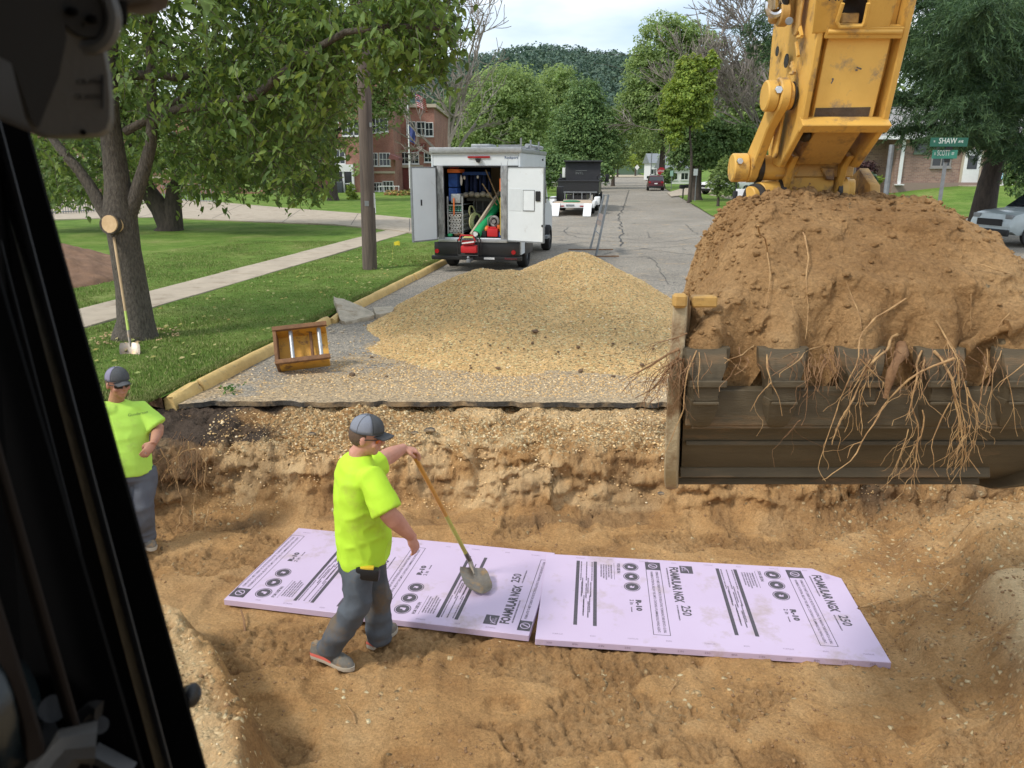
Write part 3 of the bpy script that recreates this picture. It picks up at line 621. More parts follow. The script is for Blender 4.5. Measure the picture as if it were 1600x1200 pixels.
# sealed cracks drawn over the street
def strip(b, pts, wd, z):
    pts = [Vector(p) for p in pts]; L_, R_ = [], []
    for i, p in enumerate(pts):
        d = (pts[min(i+1, len(pts)-1)]-pts[max(i-1, 0)]); d.z = 0; d.normalize(); nn = Vector((-d.y, d.x, 0))*wd*(0.7+0.5*random.random())
        L_.append(Vector((p.x, p.y, z))+nn); R_.append(Vector((p.x, p.y, z))-nn)
    b.loft([[a, c] for a, c in zip(L_, R_)], closed=False, cap=False)
def crackline(pix, wd, z=0.0):
    w_ = [onz(x, y) for x, y in pix]; out = []
    for a, c in zip(w_[:-1], w_[1:]):
        n = max(2, int((c-a).length/0.5))
        for i in range(n):
            p = a.lerp(c, i/n); p += Vector((random.gauss(0, 0.05), random.gauss(0, 0.05), 0)); out.append(p)
    out.append(w_[-1]); return out
b = MB()
for pix, wd in [([(983, 297), (978, 312), (974, 325), (966, 337), (969, 350), (973, 362), (971, 375), (969, 385)], 0.05),
                ([(868, 385), (900, 380), (950, 377), (1000, 380), (1060, 377), (1110, 368)], 0.035), ([(868, 361), (905, 365), (960, 372), (1020, 377)], 0.03),
                ([(888, 355), (880, 363), (900, 371), (960, 378)], 0.03), ([(1000, 388), (1060, 396), (1110, 404), (1170, 408)], 0.03), ([(1070, 351), (1090, 367)], 0.02),
                ([(940, 398), (975, 392), (1060, 385), (1120, 384)], 0.03), ([(1012, 362), (1016, 372)], 0.02), ([(955, 345), (1010, 347), (1090, 346)], 0.02),
                ([(1000, 430), (1040, 436), (1100, 440)], 0.02), ([(1010, 400), (1030, 420), (1045, 445)], 0.015)]:
    strip(b, crackline(pix, wd), wd*0.55, 0.012)
b.build('crack_seal', M_seal, kind='structure')

# ------------------------------------------------------------------ gravel heap
def Pile(x, y, fine=True):
    def cone(cx, cy, h, rx, ry, e=1.15, an=0.0):
        dx, dy = x-cx, y-cy; ca, sa = math.cos(an), math.sin(an); u, v = dx*ca+dy*sa, -dx*sa+dy*ca
        th = np.arctan2(v, u); rr = np.sqrt((u/rx)**2+(v/ry)**2)*(1+0.07*np.sin(3*th+1)+0.05*np.sin(5*th))
        k = np.sqrt(rr*rr+0.018)-0.06
        return h*np.clip(1-k, -1, 1)**1.0
    a = cone(-0.55, 13.1, 1.05, 1.85, 3.3, an=0.18); a2 = cone(0.0, 13.3, 1.01, 1.9, 3.2); b_ = cone(1.22, 14.4, 1.23, 2.05, 4.8, an=0.12); c = cone(-0.7, 11.2, 0.42, 1.7, 1.9); d = cone(1.5, 10.9, 0.33, 2.4, 2.2); e = cone(0.75, 9.9, 0.12, 3.3, 1.75)
    st_ = np.stack([a, a2, b_, c, d, e]); k = 11.0; z = np.log(np.sum(np.exp(k*st_), 0)/3.0)/k-0.035
    if fine: z = z+0.018*fbm2(x, y, 1.6, 4, 141)+0.006*fbm2(x, y, 18, 2, 142)+0.012*vn2(x*4, y*0.7, 143)*sstep(0.1, 0.4, z)
    return z
px1, py1 = np.linspace(-3.6, 4.9, 330), np.linspace(8.3, 19.4, 400); X, Y = np.meshgrid(px1, py1); Z = Pile(X, Y)-0.02
mask = Z > -0.012; nx = len(px1); ii = np.arange(nx-1)[None, :]+np.arange(len(py1)-1)[:, None]*nx
F = np.stack([ii, ii+1, ii+1+nx, ii+nx], -1).reshape(-1, 4); mk = mask.ravel(); F = F[mk[F].all(1)]
used = np.unique(F); re = np.zeros(nx*len(py1), int); re[used] = np.arange(len(used)); Vp = np.stack([X, Y, Z], -1).reshape(-1, 3)[used]
heap = link('gravel_pile', fast_mesh('gravel_pile', Vp, re[F]), M_gravel)
tag(heap, 'big two-humped heap of tan gravel dumped on the street behind the dig', 'gravel pile')
n = 15000; x_, y_ = r.uniform(-3.2, 3.8, n), 8.5+r.random(n)**1.4*8.0; z_ = Pile(x_, y_); kp = (z_ > 0.0); x_, y_, z_ = x_[kp], y_[kp], z_[kp]
stones('pebbles', np.stack([x_, y_, z_-0.02], -1), 0.006+0.012*r.random(len(x_))**3, M_peb, 8, parent=heap, sink=0.1)
n = 9000; x_ = r.normal(0.5, 1.9, n); y_ = np.where(r.random(n) < 0.75, r.normal(9.1, 0.65, n), r.uniform(8.3, 12.5, n)); kp = (Pile(x_, y_, False) < 0.02) & (x_ > -4.4) & (y_ > 8.3); x_, y_ = x_[kp], y_[kp]
stones('spilled_gravel', np.stack([x_, y_, 0*x_+0.003], -1), 0.005+0.009*r.random(len(x_))**2, M_peb, 9, sink=0.2)
x_, y_ = r.uniform(-2.2, 3.0, 46), r.uniform(9.1, 10.9, 46); 
M_dclod = pm('dark_clods', (0.22, 0.14, 0.08), (0.10, 0.065, 0.04), 15, 0.95, 0.5)
stones('earth_clod', np.stack([x_, y_, np.maximum(Pile(x_, y_), 0)-0.0], -1), 0.012+0.034*r.random(46)**3.5, M_dclod, 10, sink=0.2, sub=2)

# ------------------------------------------------------------------ brown spoil heap on the lawn, left
def blob_heap(name, label, c, rx, ry, h, m, seed, nseg=70, cat='soil pile'):
    a = np.linspace(-1, 1, nseg); X, Y = np.meshgrid(a, a); rr = np.sqrt(X*X+Y*Y); z = h*np.clip(1-rr, 0, 1)**0.9
    Xw, Yw = c[0]+X*rx, c[1]+Y*ry; z = z+0.05*h*fbm2(Xw, Yw, 2.0, 4, seed)*(rr < 1)+0.02*fbm2(Xw, Yw, 9, 3, seed+3)*(rr < 1.0)
    ii = np.arange(nseg-1)[None, :]+np.arange(nseg-1)[:, None]*nseg; F = np.stack([ii, ii+1, ii+1+nseg, ii+nseg], -1).reshape(-1, 4)
    ok = (rr.ravel() < 1.0)[F].all(1); V = np.stack([Xw, Yw, z+c[2]], -1).reshape(-1, 3); V[:, 2] = np.where(rr.ravel() > 0.96, c[2]-0.03, V[:, 2]); F = F[ok]
    u = np.unique(F); re = np.zeros(len(V), int); re[u] = np.arange(len(u))
    return tag(link(name, fast_mesh(name, V[u], re[F]), m), label, cat)
blob_heap('soil_pile', 'reddish brown heap of dug soil on the lawn behind the near tree', (-11.3, 17.3, 0.10), 2.6, 3.3, 1.05, pm('red_brown_soil', (0.27, 0.155, 0.09), (0.16, 0.09, 0.055), 5, 0.95, 1.0, 25), 151)
# ------------------------------------------------------------------ grass blades near the camera
def blades(name, x, y, z, h, seed, m, wd=0.006):
    r = np.random.default_rng(seed); n = len(x); a = r.random(n)*6.28; l = r.normal(0, 0.35, (n, 2))*h[:, None]
    dx, dy = np.cos(a)*wd, np.sin(a)*wd
    v = np.stack([np.stack([x-dx, y-dy, z], -1), np.stack([x+dx, y+dy, z], -1), np.stack([x+l[:, 0], y+l[:, 1], z+h], -1)], 1)
    return link(name, fast_mesh(name, v.reshape(-1, 3), np.arange(3*n).reshape(-1, 3), False), m, kind='stuff')
M_blade = islmat('grass_blades', [(0, (0.09, 0.14, 0.025)), (0.45, (0.16, 0.225, 0.05)), (0.75, (0.23, 0.27, 0.085)), (1, (0.44, 0.39, 0.19))])
n = 200000; S = 7.1+18*r.random(n)**1.5; T = -5.0-8.5*r.random(n); T = np.where(r.random(n) < 0.2, -4.98-0.12*r.random(n), T)
kp = ~((T < -8.2) & (T > -9.46)); S, T = S[kp], T[kp]
X_ = RU.x*S+RN.x*T; Y_ = RU.y*S+RN.y*T; kp = Y_ > 7.3; S, T, X_, Y_ = S[kp], T[kp], X_[kp], Y_[kp]
hh = (0.02+0.032*r.random(len(S)))*(0.55+0.6*sstep(-0.4, 0.5, fbm2(X_, Y_, 0.8, 3, 161)))
blades('grass', X_, Y_, zLeft(S, T, X_, Y_)-0.004, hh, 12, M_blade)
x_, y_ = None, None
# fallen leaves on the lawn
n = 260; S = r.uniform(8, 22, n); T = r.uniform(-8, -5.1, n); X_ = RU.x*S+RN.x*T; Y_ = RU.y*S+RN.y*T
a = r.random(n)*6.28; q_ = 0.035
Vl = []; 
for i in range(n):
    c_, s_ = math.cos(a[i]), math.sin(a[i]); z0 = 0.145
    for dx, dy, dz in ((-1.2, 0, 0), (0, .6, .02), (1.2, 0, 0.01), (0, -.6, 0)): Vl.append((X_[i]+q_*(dx*c_-dy*s_), Y_[i]+q_*(dx*s_+dy*c_), z0+dz))
link('fallen_leaves', fast_mesh('fallen_leaves', Vl, np.arange(4*n).reshape(-1, 4), False), islmat('dry_leaves', [(0, (0.30, 0.24, 0.07)), (0.6, (0.25, 0.30, 0.10)), (1, (0.45, 0.36, 0.18))]), kind='stuff')
# ------------------------------------------------------------------ lettering
def textpoly(s, h, bold=0.0, sx=1.0, spacing=1.0):
    cu = bpy.data.curves.new('lettering', 'FONT'); cu.body = s; cu.size = h*1.35; cu.offset = bold; cu.resolution_u = 2; cu.space_character = spacing; cu.align_x = 'LEFT'; cu.align_y = 'BOTTOM'
    o = bpy.data.objects.new('lettering', cu); COL.objects.link(o); dg = bpy.context.evaluated_depsgraph_get()
    me = bpy.data.meshes.new_from_object(o.evaluated_get(dg)); v = [(p.co.x*sx, p.co.y) for p in me.vertices]; f = [tuple(p.vertices) for p in me.polygons]
    bpy.data.objects.remove(o); bpy.data.curves.remove(cu); bpy.data.meshes.remove(me); return v, f
def put_text(b, s, h, O, U, V, bold=0.0, sx=1.0, maxw=None):
    v, f = textpoly(s, h, bold, sx)
    if not v: return 0
    x0 = min(p[0] for p in v); wd = max(p[0] for p in v)-x0; k = 1.0
    if maxw and wd > 0: k = maxw/wd
    O, U, V = Vector(O), Vector(U), Vector(V); b.add([O+U*((p[0]-x0)*k)+V*p[1] for p in v], f); return wd*k

# ------------------------------------------------------------------ foam insulation panels
M_foam = pm('pink_foam', (0.59, 0.475, 0.625), (0.55, 0.435, 0.58), 1.3, 0.55, 0.12, 200, dirt=(0.46, 0.36, 0.38), dirt_amt=0.30, dscale=3.2, bdist=0.001)
M_ink = pm('grey_ink', (0.06, 0.052, 0.062), (0.095, 0.083, 0.097), 40, 0.6, 0.0)
M_ink2 = pm('faint_ink', (0.30, 0.22, 0.30), None, 40, 0.6, 0.0)
def panel_print(phase, LEN=2.44, WID=1.22):
    """print lies in the sheet's own frame: x along the sheet, y across it (far edge = +WID/2), read towards -y"""
    b = MB(); z = 0.0512; hl, hw = LEN/2, WID/2
    U = Vector((0, -1, 0)); V = Vector((1, 0, 0))
    def P(u, v): return Vector((u-hl, hw-v, z))
    def rect(u0, u1, v0, v1):
        u0, u1 = max(u0, .003), min(u1, LEN-.003)
        if u1 < u0+.002: return
        b.add([P(u0, v0), P(u1, v0), P(u1, v1), P(u0, v1)], [(0, 1, 2, 3)])
    def txt(s, h, u, v, bold=.0008, sx=1, maxw=None):
        if u < 0.01 or u+h > LEN-0.01: return
        put_text(b, s, h, P(u, v), U, V, bold, sx, maxw)
    def disc(u, v, ro):
        if u-ro < 0.005 or u+ro > LEN-0.005: return
        n = 28; vs = []; fs = []
        for k in range(n):
            A = 2*math.pi*k/n; vs += [P(u+ro*math.cos(A), v+ro*math.sin(A)), P(u+ro*.9*math.cos(A), v+ro*.9*math.sin(A))]
        for k in range(n): a = 2*k; c = 2*((k+1) % n); fs.append((a, c, c+1, a+1))
        b.add(vs, fs)
        b.add([P(u+ro*.82*math.cos(2*math.pi*k/n), v+ro*.82*math.sin(2*math.pi*k/n)) for k in range(n)], [tuple(range(n))])
    white = MB()
    def wdisc(u, v, ro, kind):
        if u-ro < 0.005 or u+ro > LEN-0.005: return
        zz = Vector((0, 0, 0.0006))
        pts = {0: [(-.45, -.3), (-.1, -.3), (0, .0), (.45, 0), (.45, .35), (-.45, .35)], 1: [(-.4, .1), (-.1, -.35), (.35, -.3), (.15, 0), (.4, .3), (-.2, .35)], 2: [(-.4, -.05), (-.1, -.3), (.1, 0), (.4, -.35), (.3, .3), (-.3, .3)]}[kind]
        white.add([P(u+ro*p[0], v+ro*p[1])+zz for p in pts], [tuple(range(len(pts)))])
    lines = ['CAN BE USED IN FOUNDATION WALLS', 'EXTERIOR WALL SHEATHING', 'UNDER SLAB INSULATION', 'CAVITY WALL AND CRAWL SPACE', 'PERIMETER INSULATION']
    for k in (-1, 0, 1, 2):
        o = phase+1.165*k
        rect(o, o+0.028, 0.09, 1.02); rect(o+0.145, o+0.173, 0.09, 1.02)
        for q in range(7): txt(('MEETS OR EXCEEDS ASTM C578 TYPE IV  CLOSED CELL RIGID FOAM', 'KEEP AWAY FROM IGNITION SOURCES  SEE SAFETY INSTRUCTIONS')[q % 2], 0.0085, o+0.036+0.015*q, (0.10, 0.36, 0.62, 0.10, 0.36, 0.62, 0.10)[q], maxw=0.23 if q % 3 else 0.3)
        for q in range(5): txt('COMPLIES WITH BUILDING CODE REQUIREMENTS', 0.0095, o+0.045+0.018*q, (0.42, 0.68, 0.44, 0.70, 0.42)[q], maxw=0.22)
        for q, s_ in enumerate(lines): txt(s_, 0.0115, o+0.20+0.021*q, 0.13, maxw=0.20+0.02*(q % 3))
        txt('FOR USE IN:', 0.026, o+0.335, 0.10, 0.0015, maxw=0.16)
        rect(o+0.315, o+0.318, 0.10, 0.36)
        for q in range(3):
            disc(o+0.455, 0.145+0.155*q, 0.066); wdisc(o+0.455, 0.145+0.155*q, 0.05, q)
        txt('R-10', 0.042, o+0.465, 0.64, 0.0035, maxw=0.15); txt('2 in', 0.032, o+0.42, 0.64, 0.001, maxw=0.07); txt('THICKNESS', 0.008, o+0.432, 0.74, maxw=0.07)
        # boxed warning
        a, c = o+0.58, o+0.705
        if c > 0.03 and a < LEN-0.03:
            rect(a, a+0.005, 0.06, 1.08); rect(c-0.005, c, 0.06, 1.08); rect(a, c, 1.075, 1.08); rect(a, c, 0.05, 0.175)
            txt('FORMULATED TO MEET CURRENT HFC PROTECTIVE REGULATIONS. THE MANUFACTURER REPORTS A GLOBAL', 0.021, a+0.073, 0.20, 0.0005, maxw=0.85)
            txt('WARMING POTENTIAL BELOW THE LIMITS. CONTAINS A FLAMMABLE BLOWING AGENT.', 0.021, a+0.030, 0.20, 0.0005, maxw=0.85)
            if a < 0.01 or c > LEN-.01: continue_ = True
            zz = Vector((0, 0, 0.0006)); m_ = max((a+c)/2, .05); n = 20; vs = []; fs = []
            for q in range(n):
                A = 2*math.pi*q/n
                for ro in (0.038, 0.031): vs.append(P(m_+ro*math.cos(A), 0.112+ro*math.sin(A))+zz)
            for q in range(n): e = 2*q; g = 2*((q+1) % n); fs.append((e, g, g+1, e+1))
            white.add(vs, fs); white.add([P(m_-.02, .10)+zz, P(m_-.028, .106)+zz, P(m_+.018, .13)+zz, P(m_+.026, .124)+zz], [(0, 1, 2, 3)])
        txt('FOAMULAR NGX', 0.072, o+0.762, 0.11, 0.0045, maxw=0.53); txt('HIGH PERFORMANCE XPS RIGID FOAM INSULATION', 0.011, o+0.748, 0.13, maxw=0.30)
        txt('250', 0.072, o+0.80, 0.68, 0.0022, maxw=0.135); txt('25 PSI COMPRESSIVE STRENGTH', 0.010, o+0.782, 0.68, maxw=0.20)
        # logo block: dark square, arc shapes and words knocked out
        a = o+0.865; 
        if a > 0.01 and a+0.13 < LEN-0.01:
            rect(a, a+0.105, 0.08, 0.20); zz = Vector((0, 0, 0.0006)); n = 14; vs = []
            for ro in (0.060, 0.054):
                for q in range(n+1): A = math.pi*(0.0+0.5*q/n); vs.append(P(a+0.012+ro*math.sin(A), 0.185-ro*math.cos(A)*1.5)+zz)
            white.add(vs, [(q, q+1, q+n+2, q+n+1) for q in range(n)])
            put_text(white, 'OWENS', 0.018, P(a+0.030, 0.095)+zz, U, V, 0, 1, 0.06); put_text(white, 'CORNING', 0.018, P(a+0.008, 0.095)+zz, U, V, 0, 1, 0.075)
    faint = MB()
    for k in range(9):
        for vv, off in ((1.155, 0.0), (0.055, 0.14)):
            u = 0.12+0.27*k+off
            if u < LEN-0.15: put_text(faint, ('FOAMULAR', '8250')[k % 2], 0.016, P(u, vv)+Vector((0, 0, 0.0001)), V, -U, 0, 1, 0.075 if k % 2 == 0 else 0.04)
    for k in range(13): put_text(faint, ('250', '8MA', '2 IN')[k % 3], 0.016, (0.08+0.185*k-hl, -hw-0.0012, 0.017), (1, 0, 0), (0, 0, 1), 0, 1, 0.04)
    return b, white, faint
def foam_panel(label, phase, corner_broken, loc, rz, tilt=(0, 0)):
    t = thing('foam_insulation_panel', label, 'foam panel', loc, rz, 'pink foam insulation panels laid in the dig')
    hl, hw = 1.22, 0.61; b = MB()
    pts = [(-hl, -hw), (-0.4, -hw-0.002), (0.35, -hw), (hl, -hw), (hl-0.003, -0.15), (hl-0.012, -0.13), (hl-0.006, -0.09), (hl, 0), (hl, hw), (-hl, hw)]
    if corner_broken: pts = [(-hl, -hw), (0, -hw), (hl, -hw), (hl, 0.02), (hl-0.018, 0.035), (hl-0.002, 0.06), (hl, 0.475), (hl-0.05, 0.505), (hl-0.09, 0.53), (hl-0.14, 0.555), (hl-0.185, 0.60), (hl-0.20, hw), (0, hw), (-hl, hw)]
    b.prism(pts, (0, 0, 0.0508), (0, 0, 0), (1, 0, 0), (0, 1, 0)); b.build('foam_sheet', M_foam, t, bevel=0.003)
    A, Wt, Fa = panel_print(phase); 
    if corner_broken:   # drop print that would hang over the missing corner
        for B_ in (A, Wt, Fa):
            bad = {i for i, v in enumerate(B_.v) if v[0] > 0.97 and v[1] > 0.585-(v[0]-0.98)*0.42-0.02*0}
            kp = [i for i, f in enumerate(B_.f) if not any(j in bad for j in f)]; B_.f = [B_.f[i] for i in kp]; B_.mi = [B_.mi[i] for i in kp]
    A.build('printed_text', M_ink, t, smooth=None); Wt.build('logo_detail', M_foam, t, smooth=None); Fa.build('faint_marking', M_ink2, t, smooth=None, kind='stuff')
    return t
def place_panel(p_tl, p_tr, p_br, p_bl):
    c = (p_tl+p_tr+p_br+p_bl)/4; d = ((p_tr-p_tl)+(p_br-p_bl)); return c, math.atan2(d.y, d.x)
BZ = -0.785
c_, a_ = place_panel(onz(457, 822, BZ), onz(860, 862, BZ), onz(835, 996, BZ), onz(356, 940, BZ))
c_.z = BZ-0.051; c_.x += .005
p1 = foam_panel('lavender printed foam panel under the worker, the left one of the two', 0.56, False, c_, a_+math.pi)
c_, a_ = place_panel(onz(865, 868, BZ), onz(1310, 889, BZ), onz(1383, 1036, BZ), onz(835, 998, BZ)); c_.z = BZ-0.047; c_.x += 0.012
p2 = foam_panel('lavender printed foam panel with a broken corner, under the raised bucket', 0.265, True, c_, a_); p2.rotation_euler = (0.0, 0.004, a_); p1.scale = (1.005, 1.05, 1); p2.scale = (1.01, 1.05, 1); p2.location.x -= .02
# thin stick poked beneath the panel
b = MB(); q0 = onz(376, 952, -0.80); q1 = onz(383, 990, -0.835); b.tube([q0, (q0+q1)/2+Vector((0.01, 0, 0.01)), q1], [0.006, 0.008, 0.009], 6); tag(b.build('twig', M_root2), 'short brown twig leaning on the left edge of the foam panel', 'twig')

# ------------------------------------------------------------------ spade builder
def blade_mesh(b, O, D, W, N, ln, wd, pointed=True, curve=0.035):
    """O = top centre of blade, D = down the blade, W = across, N = face normal"""
    n, m = 9, 10; vs = []; fs = []
    for side in (0, 1):
        for i in range(n+1):
            k = i/n; half = wd/2*(1.0 if k < 0.55 else math.sqrt(max(0, 1-((k-0.55)/0.45)**2*(0.93 if pointed else 0.3))))
            half *= 0.86+0.14*min(1, k/0.15)
            for j in range(m+1):
                u = -1+2*j/m; dish = curve*(u*u)*(0.6+0.4*k)+0.03*k*k
                vs.append(O+D*(ln*k)+W*(half*u)+N*(dish-side*0.003))
    w_ = m+1; off = (n+1)*w_
    for i in range(n):
        for j in range(m):
            a = i*w_+j; fs.append((a, a+1, a+w_+1, a+w_)); fs.append((a+off, a+w_+off, a+w_+1+off, a+1+off))
    for i in range(n):
        a = i*w_; fs.append((a, a+w_, a+w_+off, a+off)); a = i*w_+m; fs.append((a, a+off, a+w_+off, a+w_))
    for j in range(m):
        fs.append((j, j+off, j+1+off, j+1)); a = n*w_+j; fs.append((a, a+1, a+1+off, a+off))
    return b.add(vs, fs)
def spade(label, top, neck, D, W, N, ln, wd, mh, mlow, low_len, name='shovel', mblade=None):
    t = thing(name, label, 'shovel', neck, world=True); d = (top-neck).normalized()
    b = MB(); m_ = neck+d*low_len; b.tube([m_, (m_+top)/2, top-d*0.01, top], [0.0165, 0.018, 0.0185, 0.013], 12); b.build('handle', mh, t)
    b = MB(); b.tube([neck+d*0.04, m_+d*0.001], [0.0175, 0.0168], 12); b.build('painted_grip', mlow, t)
    mblade = mblade or pm('worn_blade', (0.26, 0.23, 0.19), (0.15, 0.125, 0.10), 9, 0.38, 0.1, metal=0.55, dirt=(0.33, 0.21, 0.10), dirt_amt=0.55, dscale=7)
    b = MB(); blade_mesh(b, neck-d*0.03+D*0.05, D, W, N, ln, wd); b.tube([neck+d*0.10, neck, neck+D*0.06, neck+D*0.14], [0.019, 0.021, 0.019, 0.006], 10); b.build('blade', mblade, t)
    return t
M_ash = pm('orange_handle', (0.62, 0.30, 0.055), (0.50, 0.22, 0.035), 10, 0.45, 0.1, stretch=(1, 1, .2))
M_ygrip = pm('yellow_green_paint', (0.50, 0.50, 0.08), (0.42, 0.32, 0.08), 22, 0.5, 0.1)
# shovel leaning on the near tree
nk = at(202, 527, 10.15); tp = at(178, 371, 10.86)
sh1 = spade('shovel with a pale wooden handle leaning against the trunk of the near tree', tp, nk, (at(206, 558, 9.97)-nk).normalized(), Vector((1, 0.05, 0)), Vector((0, -1, 0.15)), 0.26, 0.27, M_wood, pm('lime_grip', (0.42, 0.55, 0.10), None, 8, 0.5, 0), 0.38)

# ------------------------------------------------------------------ yellow quick coupler lying by the kerb
co = thing('quick_coupler', 'rusty yellow steel coupler with two shiny pins lying by the kerb', 'steel coupler', onz(478, 585), world=False)
Oc = onz(476, 574); co.location = (Oc.x, Oc.y, 0.20); co.rotation_euler = (R(52), R(-4), R(13))
M_rust = pm('rusty_yellow', (0.66, 0.36, 0.05), (0.55, 0.27, 0.04), 6, 0.6, 0.3, dirt=(0.20, 0.10, 0.045), dirt_amt=0.30, dscale=7)
M_rustb = pm('rust_brown', (0.25, 0.125, 0.055), (0.14, 0.07, 0.035), 10, 0.85, 0.5)
Lx, Wy = 0.64, 0.46
for yy, nm in ((-Wy/2, 1), (Wy/2, 1)):
    b = MB(); b.prism([(-Lx/2, 0), (Lx/2, 0), (Lx/2, 0.20), (Lx/2-0.07, 0.27), (-Lx/2+0.05, 0.27), (-Lx/2, 0.21)], (0, 0.032, 0), (0, yy-0.016, 0.02), (1, 0, 0), (0, 0, 1)); b.build('side_plate', [M_rust], co, bevel=0.005)
    b = MB(); b.bb((-Lx/2-0.015, yy-0.028, 0.265), (Lx/2+0.02, yy+0.028, 0.315), 0.004); b.build('flange', M_rustb, co)
b = MB(); b.bb((-Lx/2-0.012, -Wy/2-0.02, 0.0), (-Lx/2+0.028, Wy/2+0.02, 0.30), 0.004); b.build('end_plate', M_rustb, co)
b = MB(); b.bb((-Lx/2+0.03, -Wy/2+0.018, 0.03), (Lx/2, Wy/2-0.018, 0.06)); b.build('floor_plate', M_rust, co)
for xx in (-0.12, 0.23):
    b = MB(); b.cyl((xx, -Wy/2+0.017, 0.215), (xx, Wy/2-0.017, 0.215), 0.026, n=20); b.build('pin', M_alu, co)
b = MB(); b.cyl((0.12, -Wy/2+0.02, 0.13), (0.12, Wy/2-0.02, 0.13), 0.02); b.build('cross_tube', M_rustb, co)

# ------------------------------------------------------------------ broken concrete
def rubble(name, label, pts_top, th, m, cat, base_z):
    b = MB(); n = len(pts_top); V = [Vector(p) for p in pts_top]
    lo = [Vector((p.x+random.uniform(-.02, .02), p.y+random.uniform(-.02, .02), max(base_z, p.z-th))) for p in V]
    b.add(V+lo, [tuple(range(n))]+[(i, i+n, (i+1) % n+n, (i+1) % n) for i in range(n)]+[tuple(range(2*n-1, n-1, -1))])
    me = b.mesh(name, None); bm = bmesh.new(); bm.from_mesh(me); bmesh.ops.triangulate(bm, faces=bm.faces[:]); bmesh.ops.subdivide_edges(bm, edges=bm.edges[:], cuts=5, use_grid_fill=True); bmesh.ops.triangulate(bm, faces=bm.faces[:])
    vv = np.array([v.co[:] for v in bm.verts]); d = fbm3(vv, 9, 4, 171)*0.012
    for i, v in enumerate(bm.verts): v.co += Vector((d[i], -d[i]*0.7, d[i]))
    bm.to_mesh(me); bm.free(); o = link(name, me, m); return tag(o, label, cat, 'broken concrete slabs at the kerb')
P = lambda x, y, z: onz(x, y, z)
rubble('concrete_slab', 'large wedge shaped slab of broken concrete tipped up on the yellow kerb', [at(521, 463, 13.6), at(546, 470, 13.5), at(583, 487, 13.2), at(585, 492, 13.0), at(540, 503, 12.5), at(532, 499, 12.6)], 0.13, M_rubble, 'concrete slab', -0.01)
rubble('concrete_slab', 'small flat block of broken concrete lying beside the tipped slab', [at(583, 480, 13.7), at(612, 478, 13.9), at(616, 483, 13.5), at(612, 487, 13.2), at(587, 492, 13.1)], 0.12, M_rubble, 'concrete slab', -0.01)
b = MB()
for i in range(26):
    p = onz(random.uniform(505, 545), random.uniform(500, 520)); s_ = random.uniform(0.01, 0.035); b.ell((p.x, p.y, s_*0.4), (s_, s_*0.8, s_*0.6), 5, 4)
b.build('concrete_crumbs', M_rubble, smooth=None, kind='stuff')
# asphalt chunks on the gravel shelf
for i, (x, y, s_, lb) in enumerate([(487, 678, .035, 'black lump of old asphalt on the gravel shelf left of the worker'), (648, 676, .03, 'small black asphalt lump right of the capped head of the worker'), (672, 672, .05, 'flat grey asphalt flake on the gravel shelf right of the worker'), (1033, 771, .028, 'black plastic scrap below the left corner of the bucket')]):
    zz = float(Hgt(*onz(x, y, -0.17)[:2])) if y < 700 else -0.45
    p = onz(x, y, zz+0.02); b = MB(); b.ell((0, 0, 0), (s_*1.3, s_, s_*0.55), 8, 5)
    b.v = [(v[0]*(1+random.uniform(-.2, .2)), v[1]*(1+random.uniform(-.2, .2)), v[2]*(1+random.uniform(-.3, .3))) for v in b.v]
    o = b.build('asphalt_chunk', M_tar, smooth=None); o.location = p; tag(o, lb, 'asphalt chunk')
# small green weeds on the street edge
M_weed = leafmat('weed_leaves', (0.07, 0.18, 0.03), (0.04, 0.11, 0.02), (0.12, 0.24, 0.05))
def leafcloud(C0, Nn, size, r, asp=0.5, up=0.4, fold=0.0, outward=None):
    """C0 (n,3) centres, Nn (n,3) normals"""
    n = len(C0); nr = Nn/np.maximum(np.linalg.norm(Nn, axis=1, keepdims=True), 1e-6)
    a = r.normal(size=(n, 3)); u = np.cross(nr, a); u /= np.maximum(np.linalg.norm(u, axis=1, keepdims=True), 1e-6); v = np.cross(nr, u)
    s_ = np.asarray(size).reshape(-1, 1)*np.ones((n, 1))
    A = C0-u*s_; B = C0+v*s_*asp+nr*s_*fold; D = C0-v*s_*asp+nr*s_*fold; Cc = C0+u*s_
    V = np.stack([A, B, Cc, D], 1).reshape(-1, 3); return V, np.arange(4*n).reshape(-1, 4)
p = onz(362, 611, 0.02); rr_ = np.random.default_rng(4); n = 46
C0 = np.stack([p.x+rr_.normal(0, 0.07, n), p.y+rr_.normal(0, 0.07, n), 0.02+0.07*rr_.random(n)], -1); V, F = leafcloud(C0, rr_.normal(size=(n, 3))+np.array([0, -.3, 1.2]), 0.024, rr_, 0.6)
tag(link('weed', fast_mesh('weed', V, F, False), M_weed), 'torn green leaves lying on the street edge near the kerb end', 'leafy sprig')

# ------------------------------------------------------------------ utility flag and pole
t = thing('marker_flag', 'small yellow utility flag on a thin wire beside the wooden pole', 'marker flag', onz(619, 402, 0.1), world=True)
p = onz(613, 408, 0.12); q_ = Vector((p.x+0.06, p.y, 0.62)); b = MB(); b.tube([p, (p+q_)/2+Vector((-.01, 0, 0)), q_], 0.005, 5); b.build('wire', flat('yellow_wire', (0.5, 0.5, 0.1)), t)
b = MB(); b.loft([[q_+Vector((0.01, 0, 0)), q_+Vector((0.12, 0.03, 0.03)), q_+Vector((0.16, 0.0, 0.0))], [q_+Vector((0.01, 0, -0.09)), q_+Vector((0.1, -0.02, -0.08)), q_+Vector((0.15, 0.02, -0.10))]], closed=False, cap=False); b.build('flag', flat('yellow_vinyl', (0.75, 0.62, 0.03)), t)
pb = onz(578, 421, 0.1); t = thing('utility_pole', 'weathered grey wooden utility pole rising through the leaves left of the white truck', 'utility pole', pb, world=True)
